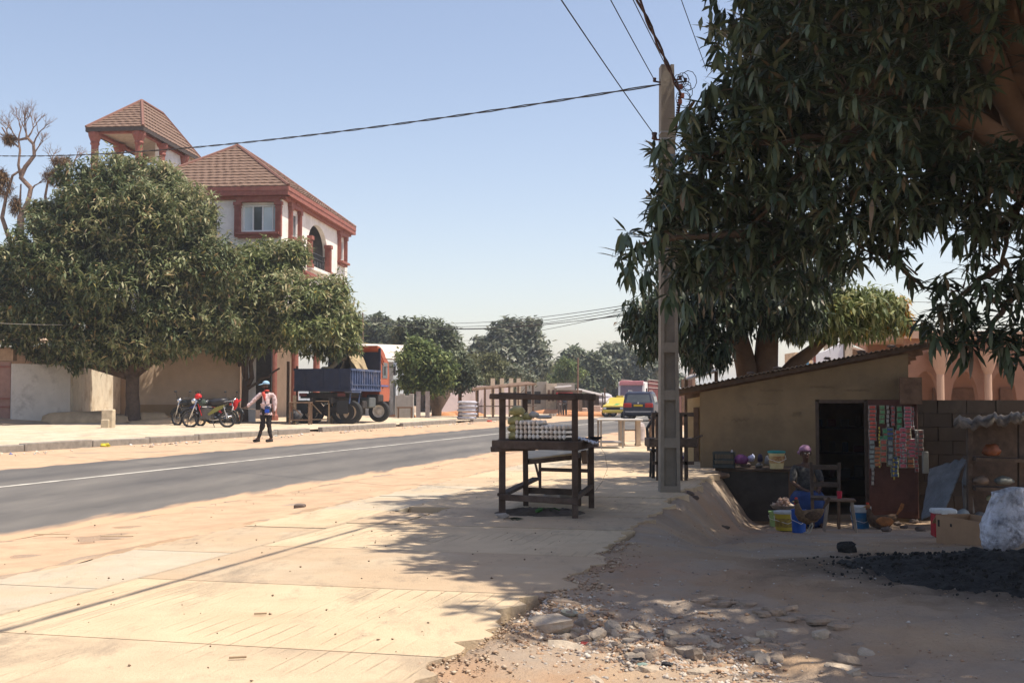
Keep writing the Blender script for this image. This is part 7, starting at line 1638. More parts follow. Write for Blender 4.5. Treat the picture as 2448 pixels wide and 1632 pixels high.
# charcoal heap and spill
M_char = mat('charcoal', (.012, .011, .011), .85, .5, 20, .9, 40, bdist=.02, col2=(.04, .038, .036))
def heap(name, label, pc_, rx, ry, h, m, seed, flat=0, rot=0, nx=60, ny=44, kind='stuff', fn=.5):
    mb = MB(); vs = []; fs = []; co, si = math.cos(rot), math.sin(rot)
    for i in range(nx + 1):
        for j in range(ny + 1):
            u, v = i / nx * 2 - 1, j / ny * 2 - 1; rr = math.sqrt(u * u + v * v) * (1 + .22 * mnoise.noise(Vector((math.atan2(v, u) * 1.5, seed, 0))))
            x = pc_.x + (u * rx) * co - (v * ry) * si; y = pc_.y + (u * rx) * si + (v * ry) * co; g = hground(x, y)
            k = max(0, 1 - rr); vs.append((x, y, g + (-.03 if k <= 0 else .003 + h * k ** 1.2 * (1 + fn * fbm(x, y, 3, seed)) + .02 * min(1, k * 5) * fbm(x, y, 14, seed))))
    for i in range(nx):
        for j in range(ny): a = i * (ny + 1) + j; fs.append((a, a + ny + 1, a + ny + 2, a + 1))
    mb.add(vs, fs); return tag(mb.build(name, m, None, smooth=True), label, kind=kind)
pc2 = GR(2450, 1362); heap('charcoal_dust', 'wide black spread of charcoal dust and crumbs in front of the silver sack', pc2, 1.25, 1.4, .12, M_char, 4, fn=.4)
mb = MB()
for k in range(1500):
    a = R0.uniform(0, 6.28); r = R0.random() ** .5; x, y = pc2.x + 1.55 * r * math.cos(a), pc2.y + 1.7 * r * math.sin(a); s = (.004 + .024 * R0.random() ** 2) * (1.25 - .8 * r)
    hh = .1 * max(0, 1 - r)
    mb.box((x, y, hground(x, y) + hh + s * .4), (s * 1.4, s, s), R0.uniform(0, 3), rotM(R0.uniform(-.5, .5), R0.uniform(-.5, .5), 0))
tag(mb.build('charcoal_crumbs', M_char), 'loose charcoal crumbs scattered over the black spread', kind='stuff')
c = GR(2021, 1320); mb = MB(); mb.ell((c.x, c.y, c.z + .04), (.10, .07, .06), 9, 6, wob=.6, seed=3); tag(mb.build('charcoal_lump', M_char), 'single big charcoal lump left of the black spread', 'lump')
c = GR(1733, 1263); mb = MB(); mb.ell((c.x, c.y, c.z + .01), (.07, .04, .03), 9, 6, wob=.6, seed=5); tag(mb.build('dark_clod', M_darkearth), 'dark clod lying on the slope in front of the counter', 'clod')
# tarp shelter
M_greytarp = mat('dusty_grey_tarp', (.17, .18, .19), .6, .25, 4, .9, 12, spec=.4, bdist=.03)
A_, B_, C_, D_ = D(2205, 1238, 18.6), D(2315, 1100, 18.6), D(2325, 1232, 18.2), D(2235, 1160, 19.4)
mb = MB(); nu, nv = 22, 16; vs = []; fs = []
P00, P10, P11, P01 = D(2203, 1242, 18.3), D(2262, 1212, 17.9), D(2312, 1092, 18.6), D(2222, 1120, 19.3)
for i in range(nu + 1):
    for j in range(nv + 1):
        u, v = i / nu, j / nv; p = P00.lerp(P10, u).lerp(P01.lerp(P11, u), v); p = p + Vector((0, .06 * mnoise.noise(Vector((u * 5, v * 5, 3))), .05 * math.sin(u * pi) * math.sin(v * pi) + .03 * mnoise.noise(Vector((u * 8, v * 8, 1))))); vs.append(p)
for i in range(nu):
    for j in range(nv): a = i * (nv + 1) + j; fs.append((a, a + nv + 1, a + nv + 2, a + 1))
mb.add(vs, fs)
P2 = [D(2312, 1092, 18.6), D(2330, 1225, 18.0), D(2305, 1235, 17.8), D(2300, 1150, 18.2)]; mb.face(P2)
tag(mb.build('grey_tarpaulin', M_greytarp, None, smooth=True, thick=.012), 'dusty grey tarpaulin pitched like a tent beside the red door', 'tarpaulin')
rs = thing('lean_to_stall', 'rough dark lean-to stall with a ragged cloth roof at the right edge', 'stall', (D(2380, 1200, 18.2).x, 18.2, -.85))
mb = MB(); nu = 60; vs = []; fs = []
for i in range(nu + 1):
    u = i / nu; a = D(2282 + 240 * u, 1022 - 26 * u, 17.6); b = D(2282 + 240 * u, 1000 - 22 * u, 19.6); w_ = .07 * mnoise.noise(Vector((u * 9, 0, 0))) + .05 * mnoise.noise(Vector((u * 31, 2, 0)))
    vs += [a + Vector((0, 0, w_ - .05 * abs(math.sin(u * 23)))), a + Vector((0, .05, .05 + w_)), b + Vector((0, 0, w_))]
for i in range(nu): o_ = i * 3; fs += [(o_, o_ + 3, o_ + 4, o_ + 1), (o_ + 1, o_ + 4, o_ + 5, o_ + 2)]
mb.add(vs, fs); mb.build('cloth_roof', mat('ragged_roof_cloth', (.085, .072, .06), .9, .5, 9, .9, 30, stain=(.2, .17, .14), stain_scale=6, stain_amt=.6), rs, world=True, smooth=True, thick=.01)
for px in (2318, 2440):
    a, b = D(px, 1240, 17.8), D(px, 1015, 17.8); mb = MB(); mb.beam(a, b, .07, .07); mb.build('post', M_wood, rs, world=True)
for py in (1095, 1165): a, b = D(2318, py, 17.9), D(2480, py + 6, 17.9); mb = MB(); mb.beam(a, b, .5, .05); mb.build('shelf', M_wood, rs, world=True)
mb = MB(); a, b = D(2318, 1150, 18.8), D(2500, 1150, 18.8); mb.box(((a.x + b.x) / 2, 18.8, 0), (b.x - a.x, .04, 1.7)); mb.build('back_board', M_wood, rs, world=True)
for i, (px, py, r, col, lab) in enumerate(((2370, 1076, (.13, .11, .10), (.20, .065, .025), 'orange basin on the upper shelf of the lean-to stall'), (2345, 1148, (.12, .1, .07), (.16, .12, .09), 'brown bundle on the lower shelf of the lean-to stall'), (2400, 1148, (.14, .1, .07), (.14, .15, .14), 'grey plastic bundle on the lower shelf of the lean-to stall'), (2372, 1190, (.09, .07, .05), (.30, .30, .18), 'pale yellowish packet below the shelf of the lean-to stall'), (2302, 1228, (.10, .08, .07), (.22, .26, .28), 'grey tub between the cool box and the lean-to stall'), (2345, 1240, (.14, .1, .1), (.13, .14, .15), 'dull grey sack behind the cardboard box'))):
    c = D(px, py, 17.75); bag('bundle', lab, c, r, mat('bundle_%s' % 'abcdef'[i], col, .5, .2, 9, .6), i + 80, 'bundle', nu=14, nv=10)
for i, (px, py) in enumerate(((2145, 1255), (2160, 1262), (2185, 1250), (2200, 1268), (2120, 1270))):
    c = GR(px, py); s = R0.uniform(.04, .075); mb = MB(); mb.ell((c.x, c.y, c.z + s * .4), (s * 1.3, s, s * .7), 9, 6, wob=.6, seed=i + 140); tag(mb.build('stone', M_darkst), 'dark stone lying in front of the red door and tarpaulin', 'stone', 'stones before the red door')
# purse-like cloth drum hanging on the wall strip right of the door
a = D(2212, 1105, 19.4); mb = MB(); mb.bbox((a.x, a.y, a.z), (.1, .04, .36), .01); tag(mb.build('pale_board', mat('pale_board', (.22, .22, .2), .8)), 'narrow pale board leaning on the dark wall right of the red door', 'board')
# ================================================================ skinned figures
def skinned(name, m, parent, joints, radii, edges, sub=2, root='pelvis', smooth=True, fold=0):
    keys = list(joints); idx = {k: i for i, k in enumerate(keys)}
    me = bpy.data.meshes.new(name); me.from_pydata([joints[k] for k in keys], [(idx[a], idx[b]) for a, b in edges], [])
    o = bpy.data.objects.new(name, me); COL.objects.link(o)
    md = o.modifiers.new('skin', 'SKIN'); md.use_smooth_shade = True; md.branch_smoothing = .6
    if not me.skin_vertices:
        o.select_set(True); bpy.context.view_layer.objects.active = o
        bm = bmesh.new(); bm.from_mesh(me); bm.verts.layers.skin.verify(); bm.to_mesh(me); bm.free()
    sv = me.skin_vertices[0].data
    for k in keys:
        r = radii[k]; r = r if isinstance(r, tuple) else (r, r); sv[idx[k]].radius = r; sv[idx[k]].use_root = (k == root)
    sb = o.modifiers.new('sub', 'SUBSURF'); sb.levels = sub; sb.render_levels = sub
    dg = bpy.context.evaluated_depsgraph_get(); dg.update()
    ev = o.evaluated_get(dg); nm = bpy.data.meshes.new_from_object(ev); nm.name = name
    bpy.data.objects.remove(o); nm.materials.clear(); nm.materials.append(m)
    if fold:
        for v in nm.vertices: q = v.co; v.co = q + v.normal * fold * (mnoise.noise(Vector((q.x * 9, q.y * 9, q.z * 5))) + .6 * mnoise.noise(Vector((q.x * 22, q.y * 20, q.z * 14))))
    nm.polygons.foreach_set('use_smooth', [True] * len(nm.polygons))
    r_ = bpy.data.objects.new(name, nm); COL.objects.link(r_); r_.parent = parent
    return r_
def hand(J, Rd, E, wrist, d, up, pre, s=1.0):
    """adds a palm and five bent fingers; d = pointing direction, up = back-of-hand direction"""
    d = Vector(d).normalized(); up = Vector(up).normalized(); sd = d.cross(up); w = Vector(J[wrist])
    J[pre + 'palm'] = tuple(w + d * .075 * s); Rd[pre + 'palm'] = (.036 * s, .018 * s); E.append((wrist, pre + 'palm'))
    for i, (off, L) in enumerate(((-.03, .062), (-.01, .072), (.01, .068), (.029, .054))):
        a = w + d * .10 * s + sd * off * s; b = a + (d * .8 - up * .35) * L * .55 * s; c = b + (d * .5 - up * .8) * L * .45 * s
        for nm_, q, r in (('a', a, .0095), ('b', b, .0085), ('c', c, .007)): J[pre + 'f%d' % i + nm_] = tuple(q); Rd[pre + 'f%d' % i + nm_] = r * s
        E += [(pre + 'palm', pre + 'f%da' % i), (pre + 'f%da' % i, pre + 'f%db' % i), (pre + 'f%db' % i, pre + 'f%dc' % i)]
    a = w + d * .04 * s - sd * .04 * s; b = a + (d * .6 - sd * .5) * .045 * s
    J[pre + 'ta'] = tuple(a); J[pre + 'tb'] = tuple(b); Rd[pre + 'ta'] = .012 * s; Rd[pre + 'tb'] = .009 * s; E += [(wrist, pre + 'ta'), (pre + 'ta', pre + 'tb')]
M_skin = mat('dark_skin', (.085, .045, .03), .55, .1, 10, .05)
def head_parts(par, hd, face, m=M_skin, s=1.0):
    """face: unit vector the head looks along; adds eyes, nose, mouth, ears as children"""
    f = Vector(face).normalized(); z = Vector((0, 0, 1)); r = f.cross(z).normalized(); h = Vector(hd)
    mb = MB()
    for sg in (-1, 1): mb.ell(h + f * .088 * s + r * sg * .033 * s + z * .01 * s, (.013 * s,) * 3, 8, 6)
    mb.build('eye', mat('eye_white', (.2, .19, .18), .3), par, smooth=True)
    mb = MB(); mb.ell(h + f * .103 * s - z * .018 * s, (.015 * s, .015 * s, .026 * s), 8, 6); mb.build('nose', m, par, smooth=True)
    mb = MB(); mb.ell(h + f * .092 * s - z * .055 * s, (.024 * s, .024 * s, .009 * s), 8, 6); mb.build('mouth', mat('dark_lips', (.12, .05, .045), .5), par, smooth=True)
    mb = MB()
    for sg in (-1, 1): mb.ell(h + r * sg * .082 * s - z * .01 * s, (.014 * s, .014 * s, .032 * s), 8, 6)
    mb.build('ear', m, par, smooth=True)
# ---- walking man : local +x = his right-hand side in the picture (image right), -y towards the viewer; he walks to the left (-x)
pm = G(634, 1056, -.03)
man = thing('person', 'man in light blue cap and pale pink shirt walking along the road edge', 'person', pm)
S_ = 1.03
J = {'pelvis': (.01, 0, .93), 'waist': (.015, 0, 1.06), 'chest': (.03, 0, 1.28), 'upper': (.04, 0, 1.42), 'neck': (.03, 0, 1.50), 'jaw': (.0, -.005, 1.575), 'head': (.0, 0, 1.66), 'crown': (.005, 0, 1.735),
     'shL': (-.13, -.02, 1.41), 'elL': (-.33, -.06, 1.20), 'wrL': (-.50, -.10, 1.02), 'shR': (.20, .02, 1.40), 'elR': (.265, .03, 1.13), 'wrR': (.255, .0, .87),
     'hpL': (-.07, -.02, .90), 'knL': (-.06, -.06, .50), 'anL': (-.20, -.06, .10), 'toL': (-.30, -.10, .04), 'heL': (-.16, -.05, .05),
     'hpR': (.10, .03, .90), 'knR': (.09, .02, .50), 'anR': (.17, .03, .10), 'toR': (.05, .0, .035), 'heR': (.20, .04, .05)}
Rd = {'pelvis': (.15, .11), 'waist': (.135, .1), 'chest': (.155, .11), 'upper': (.13, .09), 'neck': .055, 'jaw': (.065, .07), 'head': (.085, .095), 'crown': (.06, .07), 'shL': .06, 'elL': .045, 'wrL': .03, 'shR': .06, 'elR': .045, 'wrR': .03,
      'hpL': .09, 'knL': .06, 'anL': .04, 'toL': (.045, .03), 'heL': .035, 'hpR': .09, 'knR': .06, 'anR': .04, 'toR': (.045, .03), 'heR': .035}
E = [('pelvis', 'waist'), ('waist', 'chest'), ('chest', 'upper'), ('upper', 'neck'), ('neck', 'jaw'), ('jaw', 'head'), ('head', 'crown'), ('upper', 'shL'), ('shL', 'elL'), ('elL', 'wrL'), ('upper', 'shR'), ('shR', 'elR'), ('elR', 'wrR'),
     ('pelvis', 'hpL'), ('hpL', 'knL'), ('knL', 'anL'), ('anL', 'toL'), ('anL', 'heL'), ('pelvis', 'hpR'), ('hpR', 'knR'), ('knR', 'anR'), ('anR', 'toR'), ('anR', 'heR')]
Jb, Rb, Eb = dict(J), {k: (tuple(x * .9 for x in v) if isinstance(v, tuple) else v * .88) for k, v in Rd.items()}, list(E)
hand(Jb, Rb, Eb, 'wrL', (-1, -.2, -.1), (0, 0, 1), 'L'); hand(Jb, Rb, Eb, 'wrR', (0, -.1, -1), (1, 0, 0), 'R')
skinned('body', M_skin, man, Jb, Rb, Eb)
head_parts(man, (-.005, -.01, 1.66), (-.9, -.45, -.05))
kt = ['pelvis', 'waist', 'chest', 'upper', 'shL', 'elL', 'wrL', 'shR', 'elR', 'wrR', 'hem']
Js = {k: J[k] for k in kt if k in J}; Js['hem'] = (.01, 0, .82); Rs = {k: (tuple(x * 1.18 for x in Rd[k]) if isinstance(Rd[k], tuple) else Rd[k] * 1.35) for k in Js if k in Rd}; Rs['hem'] = (.18, .135); Rs['pelvis'] = (.18, .135); Js['pelvis'] = (.01, 0, .95)
M_shirt = mat('pale_pink_shirt', (.60, .47, .46), .85, .08, 30, .3, 60)
skinned('shirt', M_shirt, man, Js, Rs, [('pelvis', 'hem'), ('pelvis', 'waist'), ('waist', 'chest'), ('chest', 'upper'), ('upper', 'shL'), ('shL', 'elL'), ('elL', 'wrL'), ('upper', 'shR'), ('shR', 'elR'), ('elR', 'wrR')], 3, fold=.03)
mb = MB(); mb.tube([(-.06, -.09, 1.44), (-.02, -.115, 1.36), (.0, -.125, 1.25), (.02, -.13, 1.15)], [.05, .05, .035, .015], 8); mb.ell((.03, -.02, 1.49), (.085, .075, .03), 12, 6); mb.build('red_scarf', mat('red_scarf', (.50, .07, .05), .8), man, smooth=True)
kl = ['pelvis', 'hpL', 'knL', 'anL', 'hpR', 'knR', 'anR']
M_trou = mat('black_trousers', (.025, .022, .022), .85, .2, 10, .3)
skinned('trousers', M_trou, man, {k: J[k] for k in kl}, {k: (tuple(x * 1.08 for x in Rd[k]) if isinstance(Rd[k], tuple) else Rd[k] * 1.2) for k in kl}, [('pelvis', 'hpL'), ('hpL', 'knL'), ('knL', 'anL'), ('pelvis', 'hpR'), ('hpR', 'knR'), ('knR', 'anR')], 3, fold=.025)
for a, b, c in (('heL', 'toL', -.1), ('heR', 'toR', 0)):
    mb = MB(); p, q = Vector(J[a]), Vector(J[b]); mb.tube([p + Vector((.02, 0, .0)), p.lerp(q, .5), q, q + (q - p) * .25], [.045, .05, .048, .03], 10, squash=.8); mb.build('shoe', M_trou, man, smooth=True)
M_cap = mat('light_blue_cap', (.28, .44, .58), .8, .08, 20, .2)
mb = MB(); mb.ell((.005, 0, 1.70), (.108, .112, .085), 16, 10); mb.v = [(v[0], v[1], max(v[2], 1.675)) for v in mb.v]; mb.ell((-.12, -.05, 1.675), (.09, .075, .012), 14, 6, M=rotM(0, -.22, .4)); mb.build('cap', M_cap, man, smooth=True)
mb = MB(); mb.tube([(-.09, -.1, 1.44), (-.01, -.145, 1.25), (.05, -.16, 1.08), (.09, -.16, .98)], .012, 6); mb.tube([(-.08, .08, 1.44), (.06, .12, 1.2), (.13, 0, 1.05)], .012, 6); mb.build('bag_strap', M_blk, man)
mb = MB(); mb.bbox((.09, -.18, .94), (.16, .06, .2), .02); bg_ = mb.build('shoulder_bag', mat('dark_blue_bag', (.03, .05, .12), .6), man); mb = MB(); mb.bbox((.085, -.215, .90), (.12, .02, .1), .01); mb.build('bag_pocket', mat('bright_blue_patch', (.02, .08, .5), .5), bg_)
mb = MB(); mb.beam((-.68, -.14, .985), (-.30, -.12, .955), .025, .02); o = mb.build('stick', mat('pale_stick', (.28, .23, .18), .8), None); o.location = pm; tag(o, 'short pale stick held out in the hand of the walking man', 'stick')
# ---- seated woman at the shop
pw_ = GR(1938, 1262); pw_.y += .25
wm = thing('person', 'woman in a lilac headscarf sitting in deep shade before the shop doorway', 'person', (pw_.x, pw_.y, pw_.z))
J = {'pelvis': (0, .12, .46), 'waist': (0, .10, .62), 'chest': (0, .06, .82), 'upper': (0, .05, .95), 'neck': (0, .04, 1.03), 'jaw': (0, .01, 1.09), 'head': (0, .02, 1.17), 'crown': (0, .03, 1.24), 'shL': (-.17, .05, .94), 'elL': (-.23, -.04, .70), 'wrL': (-.10, -.2, .60), 'shR': (.17, .05, .94), 'elR': (.24, -.05, .70), 'wrR': (.14, -.22, .60),
     'hpL': (-.1, .1, .44), 'knL': (-.16, -.32, .46), 'anL': (-.13, -.34, .08), 'toL': (-.14, -.48, .03), 'hpR': (.1, .1, .44), 'knR': (.16, -.32, .46), 'anR': (.13, -.34, .08), 'toR': (.14, -.48, .03)}
Rd = {'pelvis': (.16, .13), 'waist': (.135, .11), 'chest': (.145, .11), 'upper': (.12, .085), 'neck': .048, 'jaw': (.06, .065), 'head': (.08, .09), 'crown': (.055, .065), 'shL': .06, 'elL': .045, 'wrL': .03, 'shR': .06, 'elR': .045, 'wrR': .03, 'hpL': .1, 'knL': .07, 'anL': .042, 'toL': (.042, .028), 'hpR': .1, 'knR': .07, 'anR': .042, 'toR': (.042, .028)}
E = [('pelvis', 'waist'), ('waist', 'chest'), ('chest', 'upper'), ('upper', 'neck'), ('neck', 'jaw'), ('jaw', 'head'), ('head', 'crown'), ('upper', 'shL'), ('shL', 'elL'), ('elL', 'wrL'), ('upper', 'shR'), ('shR', 'elR'), ('elR', 'wrR'), ('pelvis', 'hpL'), ('hpL', 'knL'), ('knL', 'anL'), ('anL', 'toL'), ('pelvis', 'hpR'), ('hpR', 'knR'), ('knR', 'anR'), ('anR', 'toR')]
Jb, Rb, Eb = dict(J), {k: (tuple(x * .9 for x in v) if isinstance(v, tuple) else v * .88) for k, v in Rd.items()}, list(E)
hand(Jb, Rb, Eb, 'wrL', (.5, -.8, -.1), (0, 0, 1), 'L'); hand(Jb, Rb, Eb, 'wrR', (-.3, -.9, -.1), (0, 0, 1), 'R')
skinned('body', M_skin, wm, Jb, Rb, Eb); head_parts(wm, (0, .005, 1.165), (0, -1, -.1))
kk = ['pelvis', 'waist', 'chest', 'upper', 'shL', 'elL', 'shR', 'elR']
skinned('blouse', mat('dark_print_blouse', (.045, .05, .055), .85, .5, 22, .2, col2=(.10, .095, .09)), wm, {k: J[k] for k in kk}, {k: (tuple(x * 1.12 for x in Rd[k]) if isinstance(Rd[k], tuple) else Rd[k] * 1.25) for k in kk}, [('pelvis', 'waist'), ('waist', 'chest'), ('chest', 'upper'), ('upper', 'shL'), ('shL', 'elL'), ('upper', 'shR'), ('shR', 'elR')])
mb = MB(); mb.lathe([(.22, -.02), (.26, .12), (.27, .3), (.24, .44), (.19, .52)], 22, (0, 0, 0)); mb.v = [(v[0] * (1.1 + .04 * math.sin(math.atan2(v[1], v[0]) * 7)), v[1] * 1.35 - .12, v[2] + .05) for v in mb.v]; mb.build('blue_wrap_skirt', mat('blue_wrap', (.02, .045, .14), .85, .3, 8, .5), wm, smooth=True)
mb = MB(); mb.ell((0, .045, 1.215), (.098, .105, .085), 16, 10, wob=.12); mb.v = [(v[0], v[1], max(v[2], 1.20 - max(0, v[1]) * .9)) for v in mb.v]; mb.ell((-.06, .13, 1.17), (.05, .04, .035), 8, 6); mb.build('headscarf', mat('lilac_scarf', (.25, .14, .23), .8, .3, 26, .2), wm, smooth=True)
so = thing('low_stool', 'low wooden stool under the seated woman', 'stool', (pw_.x, pw_.y + .14, pw_.z)); mb = MB(); mb.bbox((0, 0, .31), (.34, .3, .04), .01); mb.build('seat', M_oldwood, so)
for dx in (-.13, .13):
    for dy in (-.1, .1): mb = MB(); mb.beam((dx, dy, 0), (dx, dy, .3), .04, .04); mb.build('leg', M_oldwood, so)
# ---- two people standing far off by the shacks
def small_person(label, px, d, top, bot, facing):
    p = D(px, 987, d); p.z = -.02
    t_ = thing('person', label, 'person', p, facing)
    J = {'pelvis': (0, 0, .92), 'chest': (0, 0, 1.28), 'upper': (0, 0, 1.42), 'neck': (0, 0, 1.5), 'head': (0, -.01, 1.65), 'shL': (-.17, 0, 1.4), 'elL': (-.22, 0, 1.13), 'wrL': (-.2, -.06, .88), 'shR': (.17, 0, 1.4), 'elR': (.22, 0, 1.13), 'wrR': (.2, -.06, .88), 'hpL': (-.09, 0, .88), 'knL': (-.1, -.02, .48), 'anL': (-.1, .0, .08), 'hpR': (.09, 0, .88), 'knR': (.1, .02, .48), 'anR': (.1, .02, .08)}
    Rr = {'pelvis': (.14, .1), 'chest': (.15, .1), 'upper': (.13, .09), 'neck': .05, 'head': (.09, .1), 'shL': .06, 'elL': .045, 'wrL': .035, 'shR': .06, 'elR': .045, 'wrR': .035, 'hpL': .09, 'knL': .065, 'anL': .05, 'hpR': .09, 'knR': .065, 'anR': .05}
    Ee = [('pelvis', 'chest'), ('chest', 'upper'), ('upper', 'neck'), ('neck', 'head'), ('upper', 'shL'), ('shL', 'elL'), ('elL', 'wrL'), ('upper', 'shR'), ('shR', 'elR'), ('elR', 'wrR'), ('pelvis', 'hpL'), ('hpL', 'knL'), ('knL', 'anL'), ('pelvis', 'hpR'), ('hpR', 'knR'), ('knR', 'anR')]
    skinned('body', M_skin, t_, J, Rr, Ee, 1)
    kk = ['pelvis', 'chest', 'upper', 'shL', 'elL', 'shR', 'elR']; skinned('shirt', top, t_, {k: J[k] for k in kk}, {k: (tuple(x * 1.15 for x in Rr[k]) if isinstance(Rr[k], tuple) else Rr[k] * 1.3) for k in kk}, [('pelvis', 'chest'), ('chest', 'upper'), ('upper', 'shL'), ('shL', 'elL'), ('upper', 'shR'), ('shR', 'elR')], 1)
    kk = ['pelvis', 'hpL', 'knL', 'anL', 'hpR', 'knR', 'anR']; skinned('trousers', bot, t_, {k: J[k] for k in kk}, {k: (tuple(x * 1.1 for x in Rr[k]) if isinstance(Rr[k], tuple) else Rr[k] * 1.25) for k in kk}, [('pelvis', 'hpL'), ('hpL', 'knL'), ('knL', 'anL'), ('pelvis', 'hpR'), ('hpR', 'knR'), ('knR', 'anR')], 1)
small_person('dark clothed person standing before the far market shack with the red cloth', 1350, 86, mat('dark_jacket', (.04, .045, .06), .8), M_trou, 0)
small_person('person in brown half hidden behind the stall, left of the dark clothed one', 1339, 88, mat('brown_shirt', (.16, .10, .08), .8), mat('brown_trousers', (.10, .08, .07), .8), .4)
# ================================================================ hens
def hen(label, px, py, face, m1, m2, s=1.0, sit=False):
    c = GR(px, py); t_ = thing('hen', label, 'hen', c, face); dz = -.12 * s if sit else 0
    mb = MB(); st = [(-.20, .30, .01), (-.15, .27, .05), (-.06, .22, .085), (.03, .205, .095), (.10, .225, .08), (.14, .27, .055), (.155, .33, .036), (.16, .38, .026)]
    mb.tube([(x * s, 0, z * s + dz) for x, z, r in st], [r * s for x, z, r in st], 12); mb.build('body', m1, t_, smooth=True)
    mb = MB(); mb.ell((.17 * s, 0, .405 * s + dz), (.034 * s, .026 * s, .03 * s), 10, 7); hd = mb.build('head', m2, t_, smooth=True)
    mb = MB(); mb.lathe([(.012 * s, 0), (.001, .035 * s)], 6, (.2 * s, 0, .402 * s + dz), rotM(0, pi / 2, 0)); mb.build('beak', mat('beak', (.35, .25, .1), .5), hd)
    mb = MB(); mb.ell((.172 * s, 0, .442 * s + dz), (.022 * s, .005 * s, .016 * s), 8, 5); mb.ell((.19 * s, 0, .375 * s + dz), (.008 * s, .005 * s, .016 * s), 6, 4); mb.build('comb', mat('red_comb', (.5, .05, .03), .6), hd)
    for sg in (-1, 1):
        mb = MB(); mb.ell((-.02 * s, sg * .082 * s, .225 * s + dz), (.11 * s, .02 * s, .06 * s), 12, 7, wob=.15); mb.build('wing', m2, t_, smooth=True)
        if not sit:
            mb = MB(); mb.tube([(.0, sg * .04 * s, .17 * s), (-.03 * s, sg * .04 * s, .10 * s), (.01 * s, sg * .04 * s, .012 * s)], [.02 * s, .010 * s, .007 * s], 6)
            for a in (-.5, 0, .5): mb.tube([(.01 * s, sg * .04 * s, .012 * s), (.05 * s * math.cos(a) + .01 * s, sg * .04 * s + .05 * s * math.sin(a), .005)], [.006 * s, .003 * s], 5)
            mb.build('leg', mat('pale_hen_leg', (.42, .38, .3), .7), t_)
    mb = MB()
    for k in range(6): mb.add([(-.16 * s, 0, .26 * s + dz), (-.28 * s, (k - 2.5) * .012 * s, (.38 + .012 * k) * s + dz), (-.24 * s, (k - 2.5) * .015 * s, (.41 + .01 * k) * s + dz)], [(0, 1, 2)])
    mb.build('tail', m2, t_, thick=.004)
    return t_
M_hen1 = mat('speckled_brown_feather', (.16, .10, .055), .9, .4, 24, .3); M_hen2 = mat('dark_brown_feather', (.09, .055, .035), .9, .4, 20, .3); M_hen3 = mat('ginger_feather', (.30, .13, .05), .9, .3, 20, .3)
h1 = hen('speckled brown hen standing in front of the seated woman', 1935, 1274, pi + .15, M_hen1, M_hen2, 1.05)
h2 = hen('brown hen sitting by the red door, right of the blue bucket', 2108, 1264, pi - .1, M_hen2, M_hen3, 1.2, True)
